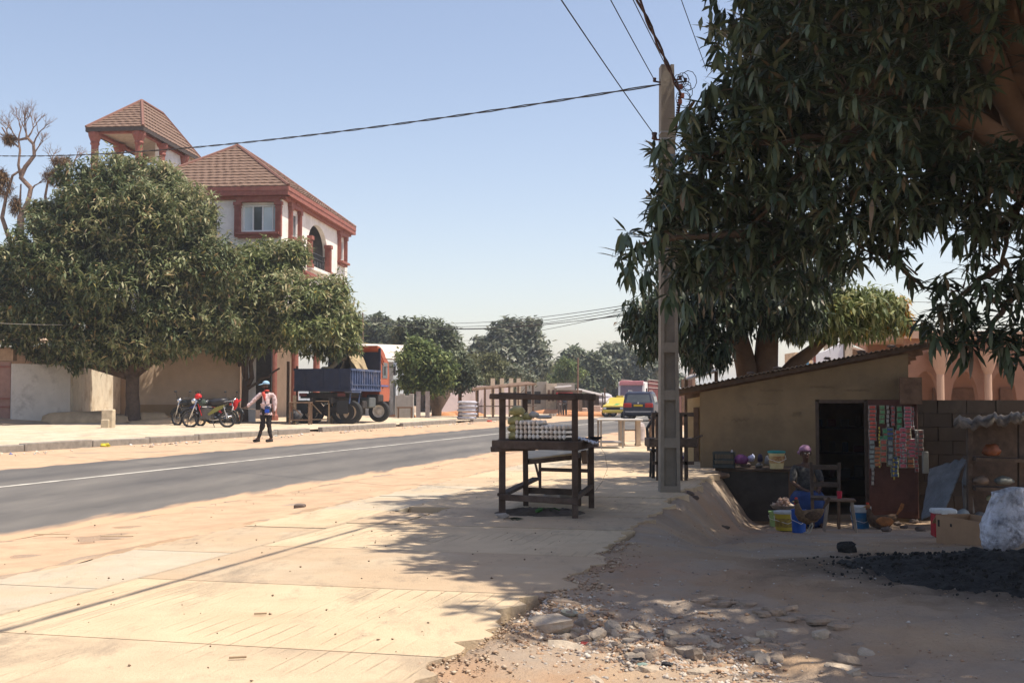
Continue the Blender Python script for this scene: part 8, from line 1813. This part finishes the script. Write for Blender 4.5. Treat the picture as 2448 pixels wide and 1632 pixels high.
# ================================================================ motorbikes : local +x forward
def motorbike(label, loc, rz, mcol, mpanel, seatm, basket=False, seed=0, shield=None):
    t_ = thing('motorbike', label, 'motorbike', loc, rz, 'motorbikes parked under the mango trees'); t_.scale = (1.12,) * 3
    spoke = mat('wheel_spokes', (.10, .10, .10), .45, metal=.6)
    for x in (-.62, .64):
        mb = MB(); n = 28
        prof = [(.235, -.03), (.27, -.042), (.295, -.025), (.3, 0), (.295, .025), (.27, .042), (.235, .03)]
        mb.lathe(prof, n, (x, 0, .3), rotM(pi / 2, 0, 0), cap=False); wh_ = mb.build('wheel', M_tyre, t_, smooth=True)
        mb = MB(); mb.lathe([(.235, -.025), (.22, -.02), (.22, .02), (.235, .025)], n, (x, 0, .3), rotM(pi / 2, 0, 0), cap=False); mb.lathe([(.001, -.05), (.05, -.05), (.05, .05), (.001, .05)], 12, (x, 0, .3), rotM(pi / 2, 0, 0), cap=False)
        for k in range(12): a = k * pi / 6; mb.beam((x + .04 * math.cos(a), 0, .3 + .04 * math.sin(a)), (x + .225 * math.cos(a), 0, .3 + .225 * math.sin(a)), .006, .006)
        mb.build('rim', spoke, wh_)
        mb = MB(); pts = [(x + .345 * math.cos(a), 0, .3 + .345 * math.sin(a)) for a in [(.3 + k * .25) if x > 0 else (.9 + k * .28) for k in range(9)]]; mb.tube(pts, .055, 6, squash=.4); mb.build('mudguard', mcol, t_, smooth=True)
    mb = MB()
    for y in (-.08, .08): mb.tube([(.66, y, .3), (.50, y, .72), (.42, y, .95)], [.022, .025, .022], 8)
    mb.build('fork', M_chrome, t_, smooth=True)
    mb = MB(); mb.tube([(.43, 0, .85), (.1, 0, .78), (-.5, 0, .76)], .03, 8); mb.tube([(.44, 0, .8), (.3, 0, .4), (.05, 0, .3), (-.2, 0, .34), (-.62, 0, .3)], .025, 8); mb.tube([(-.15, 0, .35), (-.25, 0, .76)], .025, 8); mb.build('frame', M_blk, t_)
    mb = MB(); mb.bbox((.08, 0, .5), (.5, .2, .42), .04); mb.lathe([(.07, -.1), (.09, -.08), (.09, .08), (.07, .1)], 12, (.22, 0, .55), rotM(0, .5, 0)); mb.lathe([(.1, -.13), (.1, .13)], 14, (.02, 0, .38), rotM(pi / 2, 0, 0))
    for k in range(5): mb.box((.2, 0, .5 + k * .028), (.2, .19, .01))
    mb.build('engine', mat('grey_engine', (.09, .085, .08), .5, .2, metal=.4), t_)
    mb = MB(); mb.ell((.22, 0, .86), (.25, .14, .12), 16, 9, wob=.08); mb.build('tank', mcol, t_, smooth=True)
    mb = MB(); mb.tube([(.02, 0, .87), (-.15, 0, .85), (-.4, 0, .88), (-.62, 0, .93)], [.12, .16, .17, .11], 10, squash=.7); mb.build('seat', seatm, t_, smooth=True)
    for s in (-1, 1):
        mb = MB(); mb.prism([(.05, .48), (.0, .42), (-.55, .72), (-.5, .80), (-.2, .70)], s * .12 - .012, s * .12 + .012, rotM(pi / 2, 0, 0)); mb.build('side_panel', mpanel, t_)
        mb = MB(); mb.tube([(.4, s * .05, 1.0), (.36, s * .2, 1.03), (.26, s * .36, 1.02)], .014, 7); mb.build('handlebar', M_blk, t_)
        mb = MB(); mb.tube([(.33, s * .26, 1.03), (.36, s * .3, 1.22)], .007, 5); mb.ell((.35, s * .33, 1.26), (.02, .065, .04), 10, 7); mb.build('mirror', M_blk, t_, smooth=True)
        mb = MB(); mb.tube([(-.5, s * .13, .75), (-.62, s * .13, .32)], .018, 6); mb.build('shock_absorber', M_chrome, t_)
    mb = MB(); mb.ell((.53, 0, .93), (.09, .1, .1), 12, 8); mb.build('headlight', M_chrome, t_, smooth=True)
    mb = MB(); mb.ell((-.72, 0, .82), (.05, .08, .05), 10, 7); mb.build('tail_lamp', M_redlamp, t_, smooth=True)
    mb = MB(); mb.box((-.80, 0, .66), (.01, .2, .16), M=rotM(0, -.25, 0)); mb.build('number_plate', M_frame, t_)
    mb = MB(); mb.tube([(.2, -.14, .35), (-.1, -.16, .26), (-.5, -.17, .33), (-.75, -.17, .4)], [.02, .025, .045, .04], 8); mb.build('exhaust', M_chrome, t_, smooth=True)
    mb = MB(); mb.beam((-.1, .12, .3), (-.22, .26, .01), .02, .02); mb.build('side_stand', M_blk, t_)
    mb = MB(); mb.beam((-.5, 0, .9), (-.85, 0, .95), .22, .015); mb.build('carrier', M_chrome, t_)
    if shield: mb = MB(); mb.add([(.36, -.2, .82), (.36, .2, .82), (.22, .22, .42), (.22, -.22, .42), (.4, 0, .85), (.3, 0, .42)], [(0, 4, 5, 3), (4, 1, 2, 5)]); mb.build('leg_shield', shield, t_, thick=.015)
    return t_
M_redp = mat('red_motorbike_paint', (.48, .02, .02), .3, .1); M_blkp = mat('black_motorbike_paint', (.02, .022, .025), .3, .1); M_ylp = mat('yellow_print_panel', (.26, .22, .04), .5, .4, 20, 0, col2=(.15, .16, .05)); M_seat = mat('black_vinyl_seat', (.025, .025, .03), .4, .1); M_bluep = mat('blue_motorbike_paint', (.03, .03, .14), .35)
pa = G(500, 1022, .11); motorbike('front motorbike with red leg shield, yellow side panel and white plate, facing left', (pa.x, pa.y, .11), pi + .12, M_blkp, M_ylp, M_seat, shield=M_redp)
pa = G(450, 1019, .12); motorbike('black and blue motorbike behind on the left, nearest the big mango trunk', (pa.x, pa.y + .1, .12), pi - .6, M_blkp, M_bluep, M_seat)
pa = G(534, 1015, .12); motorbike('black motorbike with raised mirrors facing right behind the red one', (pa.x, pa.y + .1, .12), -.5, M_blkp, M_redp, M_seat)
pa = G(486, 1012, .12); motorbike('black motorbike hidden behind the front one, only its handlebar and seat showing', (pa.x, pa.y + .4, .12), pi + .4, M_blkp, M_blkp, M_seat)
pa = G(1022, 988, .1); motorbike('lone motorbike parked end on beside the bright green mango', (pa.x, pa.y, .1), -pi / 2 + .3, M_blkp, M_blkp, M_seat)
c = D(474, 948, 45.3); hm = thing('helmet', 'red helmet hung on the handlebar of the front motorbike', 'helmet', c)
mb = MB(); mb.ell((0, 0, 0), (.14, .12, .13), 18, 12); mb.v = [(v[0], v[1], max(v[2], -.08)) for v in mb.v]; mb.build('shell', M_redp, hm, smooth=True); mb = MB(); mb.bbox((.11, -.0, -.06), (.09, .2, .04), .01); mb.build('peak', M_blk, hm)
c = D(484, 962, 45.4); mb = MB(); mb.ell((0, 0, 0), (.14, .12, .14), 14, 9, wob=.35); o = mb.build('green_jacket', mat('dull_green_cloth', (.045, .06, .05), .85), None, smooth=True); o.location = c; tag(o, 'dull green jacket bundled under the red helmet', 'jacket')
c = D(563, 966, 47); mb = MB(); mb.ell((0, 0, 0), (.10, .07, .24), 12, 9, M=rotM(0, .25, 0), wob=.15); mb.tube([(-.1, 0, -.15), (.22, -.02, .2)], .03, 7); o = mb.build('red_fairing', M_redp, None, smooth=True); o.location = c; tag(o, 'bright red plastic fairing standing between the motorbikes and the slim mango trunk', 'plastic panel')
# ================================================================ sacks stacked by the road
M_sack = mat('grey_lilac_sack', (.42, .42, .47), .7, .12, 5, .6, 30)
ps = G(1117, 1003, .08)
labs = ['bottom', 'second from the bottom', 'middle', 'fourth from the bottom', 'topmost']
for k in range(5):
    mb = MB(); mb.ell((0, 0, 0), (.56, .38, .125), 22, 10, wob=.12, seed=k * 3); mb.v = [(v[0] * (1 + .0), v[1], max(-.095, min(.095, v[2] * 1.2))) for v in mb.v]
    for s in (-1, 1): mb.add([(s * .5, -.25, 0), (s * .60, -.2, .05), (s * .62, 0, .04), (s * .60, .2, .02), (s * .5, .25, 0)], [(0, 1, 2, 3, 4)])
    o = mb.build('filled_sack', M_sack, None, smooth=True); o.location = (ps.x + R0.uniform(-.04, .04), ps.y + .3, .18 + k * .215); o.rotation_euler = (0, 0, R0.uniform(-.05, .05)); tag(o, labs[k] + ' grey sack of the stack standing on the far pavement', 'sack', 'sacks stacked on the far pavement')
# ---- rough tables beside the truck tailgate
def rough_table(label, px0, px1, pyb, pyt, m, dep=.7):
    a, b = G(px0, pyb, .1), G(px1, pyb, .1); w = b.x - a.x; zt = D(px0, pyt, a.y).z - .1; t_ = thing('rough_table', label, 'table', ((a.x + b.x) / 2, a.y + dep / 2, .1))
    mb = MB(); mb.bbox((0, 0, zt), (w + .1, dep, .05), .01); mb.build('top', m, t_)
    for sx in (-1, 1):
        for sy in (-1, 1): mb = MB(); mb.beam((sx * w / 2, sy * (dep / 2 - .05), 0), (sx * w / 2, sy * (dep / 2 - .05), zt), .07, .07); mb.build('leg', m, t_)
    for z_ in (.22,): mb = MB(); mb.beam((-w / 2, -dep / 2 + .05, z_), (w / 2, -dep / 2 + .05, z_), .05, .06); mb.build('rail', m, t_)
    mb = MB(); mb.beam((-w / 2, -dep / 2 + .03, zt - .02), (w * .1, -dep / 2 + .03, zt * .45), .04, .04); mb.build('brace', m, t_); return t_
M_tan = mat('tan_timber', (.33, .24, .15), .9, .2, 6, .3)
rough_table('brown timber table standing before the truck tailgate', 692, 738, 1016, 962, M_oldwood)
rough_table('paler low table right behind it under the truck tail', 741, 786, 1014, 958, M_tan, .9)
pp = G(676, 1012, .1); mb = MB(); mb.beam((pp.x, pp.y + 1.2, 0), (pp.x, pp.y + 1.2, 3.0), .12, .12); mb.beam((pp.x + .35, pp.y + 1.6, 0), (pp.x + .35, pp.y + 1.6, 2.8), .09, .09); tag(mb.build('timber_post', M_oldwood), 'pair of upright timber posts between the walking man and the truck', 'post')
c = D(702, 975, 52.2); mb = MB(); mb.bbox((c.x, 52.4, .75), (.16, .12, 1.3), .02); tag(mb.build('tan_plank', M_tan), 'upright tan plank leaning at the rear left of the truck', 'plank')
c = G(795, 1010, .1); mb = MB(); mb.bbox((c.x, c.y, .25), (.5, .3, .32), .02); tag(mb.build('concrete_block', mat('pale_block', (.50, .44, .36), .9)), 'pale concrete block chocked under the truck', 'block')
c = G(828, 1010, .1); mb = MB(); mb.bbox((c.x - .1, c.y - .3, .2), (.55, .3, .16), .02); tag(mb.build('concrete_block', mat('pale_block', (.50, .44, .36), .9)), 'long pale block lying beside the truck rear wheel', 'block')
c = D(686, 985, 50); mb = MB(); mb.ell((c.x, 52.0, .5), (.3, .25, .25), 14, 9, wob=.35); tag(mb.build('covered_load', mat('grey_cover', (.08, .08, .09), .7), smooth=True), 'grey covered bundle behind the walking man', 'bundle')
# ================================================================ rubble and litter
M_chunk = mat('broken_concrete', (.30, .24, .185), .95, .3, 9, .9, 26, stain=(.36, .23, .145), stain_scale=3, stain_amt=.85, bdist=.02)
M_chunkp = mat('pale_broken_concrete', (.44, .365, .28), .95, .25, 8, .9, 26, stain=(.48, .33, .21), stain_scale=3, stain_amt=.8, bdist=.02)
M_mixst = leafmat('mixed_stones', [(0, (.28, .17, .11)), (.3, (.42, .28, .18)), (.55, (.30, .26, .23)), (.8, (.48, .42, .35)), (.93, (.55, .5, .44)), (1, (.12, .1, .09))], .95, .0, .2)
def chunk(px, py, w, d, h, rz_, tilt=(0, 0), m=M_chunk, label=None, group=None, name='concrete_chunk', dz=0, seed=0, n=8):
    r = random.Random(seed * 7 + px); c = GR(px, py); poly = []
    for k in range(n):
        a = 2 * pi * k / n + r.uniform(-.25, .25); q = r.uniform(.72, 1.1); poly.append((w / 2 * q * math.cos(a), d / 2 * q * math.sin(a)))
    mb = MB(); vs = [(0, 0, h * r.uniform(.85, 1.1))]; fs = []; K = len(poly)
    for f0, z0 in ((r.uniform(.45, .6), h), (r.uniform(.86, .98), h * .86), (1.0, h * .35), (.8, -h * .3)):
        for p_ in poly: q = f0 * r.uniform(.86, 1.12); vs.append((p_[0] * q, p_[1] * q, z0 + r.uniform(-.16, .16) * h))
    for i in range(K):
        j = (i + 1) % K; fs.append((0, 1 + i, 1 + j))
        for L_ in range(3): a = 1 + L_ * K; fs.append((a + i, a + K + i, a + K + j, a + j))
    mb.add(vs, fs); o = mb.build(name, m, None); o.location = (c.x, c.y, c.z + dz - h * .3); o.rotation_euler = (tilt[0], tilt[1], rz_)
    return tag(o, label, 'rubble', group)
big = [(1300, 1492, .62, .34, .085, -.75, (.22, -.10), M_chunkp, 'largest tilted slab fragment at the broken pavement corner'), (1352, 1548, .36, .22, .06, -.6, (.30, .1), M_chunkp, 'pointed pale slab shard below the largest tilted fragment'),
       (1232, 1470, .26, .16, .06, -.3, (.12, 0), M_chunkp, 'pale slab piece at the very tip of the broken pavement'), (1290, 1424, .3, .12, .05, -.15, (.05, .04), M_chunk, 'flat cracked slab piece at the upper edge of the rubble'), (1345, 1438, .34, .15, .05, -.25, (0, .05), M_chunk, 'second flat slab piece right of the upper one'),
       (1545, 1528, .30, .16, .06, -.3, (.1, 0), M_chunkp, 'pale block in the lit strip of rubble'), (1640, 1535, .30, .17, .07, -.15, (.12, .05), M_chunk, 'squarish grey slab in the shade at the rubble strip'), (1708, 1545, .20, .10, .05, -.7, (.25, 0), M_chunkp, 'rounded pale slab fragment right of the squarish one'),
       (1880, 1508, .22, .09, .04, -.5, (.15, 0), M_chunkp, 'small pale wedge in the dirt below the crack line'), (2010, 1602, .28, .12, .07, -.1, (.2, .1), M_chunkp, 'bright lit chunk at the lower right'), (2140, 1615, .40, .14, .035, -.2, (.04, 0), M_chunk, 'long grey slab piece near the bottom right edge'),
       (1690, 1605, .30, .12, .05, .1, (.2, 0), M_chunkp, 'white edged slab at the bottom of the rubble strip'), (1560, 1600, .24, .12, .05, .3, (.1, .1), M_chunkp, 'pale slab piece above the red soil at the bottom'), (1425, 1628, .16, .08, .06, -.9, (.4, .2), M_chunkp, 'small upright pointed shard at the bottom edge'), (2290, 1515, .20, .05, .025, -.5, (.05, 0), M_chunkp, 'thin sunlit cream sliver on the right dirt')]
for i, (px, py, w, d, h, rz_, tl, m_, lab) in enumerate(big): chunk(px, py, w * .8, d * .8, h * .8, rz_, tl, m_, lab, seed=i + 1, dz=-.012)
rr = random.Random(31)
for i in range(60):
    k = rr.random() ** 1.3; px = 1215 + 520 * k + rr.uniform(-50, 60); py = 1470 + 115 * k + rr.uniform(-30, 36); s = rr.uniform(.035, .10)
    chunk(int(px), int(py), s * 1.5, s, s * .5, rr.uniform(0, 3), (rr.uniform(-.4, .4), rr.uniform(-.4, .4)), M_chunk if rr.random() < .55 else M_chunkp, 'jagged concrete lump in the rubble strip at the pavement corner', 'lumps in the rubble strip', seed=i, n=7)
for i in range(34):
    k = i / 33; px = 1672 + 340 * k + rr.uniform(-10, 10); py = 1428 + 62 * k + rr.uniform(-9, 14); s = rr.uniform(.04, .11)
    chunk(int(px), int(py), s * 1.7, s, s * .3, rr.uniform(-.5, .3), (rr.uniform(-.12, .12), rr.uniform(-.12, .12)), M_chunk, 'flat cracked slab piece along the broken line in the shaded dirt', 'slab pieces along the crack line', seed=i + 100, n=6)
for i in range(14):
    px = rr.uniform(1780, 2080); py = 1520 + (px - 1780) * .12 + rr.uniform(-22, 60); s = rr.uniform(.04, .12)
    chunk(int(px), int(py), s * 1.5, s, s * .4, rr.uniform(0, 3), (rr.uniform(-.3, .3), rr.uniform(-.3, .3)), M_chunk if rr.random() < .6 else M_chunkp, 'grey lump of rubble in the shaded dirt at the lower right', 'lumps at the lower right', seed=i + 200, n=7)
# gravel and grit as loose masses
def grit(name, label, pts, m, s0, s1, seed=1):
    r = np.random.default_rng(seed); n = len(pts); P = np.array(pts); base = np.array([[1, 0, 0], [-.5, .87, .1], [-.5, -.87, 0], [.2, 0, .55], [0, 0, -.6]]); V = []; s = r.uniform(s0, s1, n) * r.uniform(.4, 1, n); A = r.uniform(0, 6.28, n)
    b = base[None] * (s[:, None, None]) * r.uniform(.6, 1.3, (n, 5, 1)); c, si = np.cos(A)[:, None], np.sin(A)[:, None]
    X = b[:, :, 0] * c - b[:, :, 1] * si; Y = b[:, :, 0] * si + b[:, :, 1] * c; V = np.stack([X, Y, b[:, :, 2]], 2) + P[:, None, :]
    f = np.array([[0, 1, 3], [1, 2, 3], [2, 0, 3], [1, 0, 4], [2, 1, 4], [0, 2, 4]])[None] + (np.arange(n) * 5)[:, None, None]
    o = npmesh(name, V.reshape(-1, 3), f.reshape(-1, 3), m); tag(o, label, kind='stuff'); return o
pts = []
for i in range(5200):
    k = rr.random(); px = 1160 + 640 * k + rr.gauss(0, 55); py = 1455 + 120 * k + rr.gauss(0, 34)
    if py > 1690: continue
    p = G(px, py, -.05); nn, tt = nt(p.x, p.y)
    if nn > 1.6: continue
    pts.append((p.x, p.y, hground(p.x, p.y)))
grit('rubble_grit', 'fine broken concrete grit along the rubble strip', pts, M_mixst, .008, .03, 2)
pts = []
for i in range(1500):
    t = 4 + 6 * rr.random() ** 1.8; e = 1.63 + .34 * (.6 * mnoise.noise(Vector((t * 1.3, 3.3, 1.3))) + .45 * mnoise.noise(Vector((t * 5.7, 4.2, 2.2)))); n_ = e - abs(rr.gauss(0, .12)); x, y = xy(n_, t); pts.append((x, y, hground(x, y) + .01))
grit('edge_crumbs', 'crumbled concrete along the broken edge of the pavement slabs', pts, leafmat('pale_crumbs', [(0, (.30, .20, .13)), (.6, (.40, .29, .2)), (1, (.52, .43, .32))], .95, 0, .2), .004, .026, 6)
pts = []
for i in range(6000):
    y = rr.uniform(4.6, 19); x = rr.uniform(-.2, 1) * .45 * y + .2; nn, tt = nt(x, y)
    if nn > 1.4: continue
    pts.append((x, y, hground(x, y)))
grit('dirt_pebbles', 'pebbles and grit scattered over the dirt lot', pts, M_mixst, .005, .018, 3)
pts = []
for i in range(520):
    y = rr.uniform(4.6, 26); x = rr.uniform(-.46, .16) * y; nn, tt = nt(x, y)
    if nn < 1.9: continue
    z = .002 if nn < 5.3 else -.04 if nn < 7 else -.055
    if nn > 7.2: continue
    pts.append((x, y, z))
grit('pavement_specks', 'dark specks of grit and leaf bits on the near pavement', pts, mat('dark_speck', (.17, .12, .08), .9, .4), .004, .017, 4)
pts = []
for i in range(900):
    t = rr.uniform(14, 75); n_ = rr.gauss(17.6, .28); x, y = xy(min(n_, 17.98), t)
    if rr.random() < .5 + .5 * math.sin(t * .9): pts.append((x, y, -.03))
M_litter = leafmat('street_litter', [(0, (.6, .57, .5)), (.35, (.55, .42, .3)), (.6, (.3, .22, .16)), (.8, (.65, .62, .6)), (.92, (.1, .25, .15)), (.96, (.5, .4, .05)), (1, (.1, .15, .4))], .8, 0, .3)
grit('kerb_litter', 'pale scraps and litter gathered along the foot of the far kerb', pts, M_litter, .03, .1, 5)
# shells, sticks, leaf scraps lying about that one can pick out
for i, (px, py, L_, rz_, m_, lab, cat) in enumerate(((280, 1282, .30, -.05, mat('bleached_stick', (.52, .40, .26), .9), 'flat bleached stick on the sand shoulder, lower left', 'stick'), (125, 1277, .32, .05, mat('bleached_stick', (.52, .40, .26), .9), 'long pale stick half buried in sand at the road edge', 'stick'), (622, 1468, .07, -.1, M_tan, 'short brown twig on the textured slab', 'twig'), (568, 1573, .08, 0, M_tan, 'flat brown twig near the bottom left joint', 'twig'))):
    z_ = -.03 if py < 1300 else .005; p = G(px, py, z_); mb = MB(); mb.beam((-L_ / 2, 0, .004), (L_ / 2, .01, .006), .008 + L_ * .05, .009, bev=.003); o = mb.build('stick' if cat == 'stick' else 'twig', m_, None); o.location = p; o.rotation_euler = (0, 0, rz_); tag(o, lab, cat)
p = GR(1360, 1472); mb = MB(); mb.lathe([(.001, 0), (.05, .0), (.065, .018), (.06, .018), (.045, .006), (.001, .006)], 16); mb.v = [(v[0] * .8, v[1] * .5, v[2]) for v in mb.v]; o = mb.build('crushed_cup', mat('pale_green_scrap', (.46, .44, .34), .5), None); o.location = (p.x, p.y, p.z + .01); o.rotation_euler = (.2, .1, 0); tag(o, 'crushed pinkish green plastic cup above the rubble strip', 'litter')
for i, (px, py, col, lab) in enumerate(((1398, 1541, (.32, .06, .05), 'small red scrap in the rubble'), (1525, 1580, (.02, .02, .02), 'black plastic scrap in the rubble'), (1535, 1592, (.22, .30, .26), 'pale green strip of plastic in the rubble'), (1595, 1590, (.02, .02, .025), 'dark wet looking cloth scrap right of the green strip'), (250, 1068, (.55, .48, .05), 'yellow scrap in the gutter before the far kerb'), (268, 1062, (.7, .68, .66), 'crumpled white bag in the gutter before the far kerb'), (1170, 1008, (.5, .08, .06), 'red and white rag lying on the far verge'))):
    p = GR(px, py) if py > 1200 else G(px, py, -.03); s = .03 if py > 1200 else .16; mb = MB(); mb.ell((0, 0, s * .25), (s, s * .6, s * .35), 10, 6, wob=.6, seed=i, ws=3); o = mb.build('scrap', mat('scrap_%s' % 'abcdefg'[i], col, .6), None); o.location = p; tag(o, lab, 'litter')
# kerb inlet stone on the near side
p = G(716, 1221, -.05); mb = MB(); mb.bbox((p.x, p.y + .02, -.02), (.12, .12, .09), .01); tag(mb.build('kerb_inlet', M_darkst), 'dark broken kerb corner at the near pavement edge', 'kerb stone')
# ================================================================ faint dusty air
SUBST_HAZE = True
if SUBST_HAZE:
    m = bpy.data.materials.new('dusty_air'); m.use_nodes = True; N, L = nodes_of(m); N.remove(N['Principled BSDF'])
    v = N.new('ShaderNodeVolumePrincipled'); v.inputs['Color'].default_value = (.86, .92, 1, 1); v.inputs['Density'].default_value = .0006; v.inputs['Anisotropy'].default_value = .2
    L.new(v.outputs[0], N['Material Output'].inputs['Volume'])
    mb = MB(); mb.box((0, 600, 14.0), (2400, 2600, 33)); tag(mb.build('haze', m), 'thin dusty haze over the street', kind='stuff')
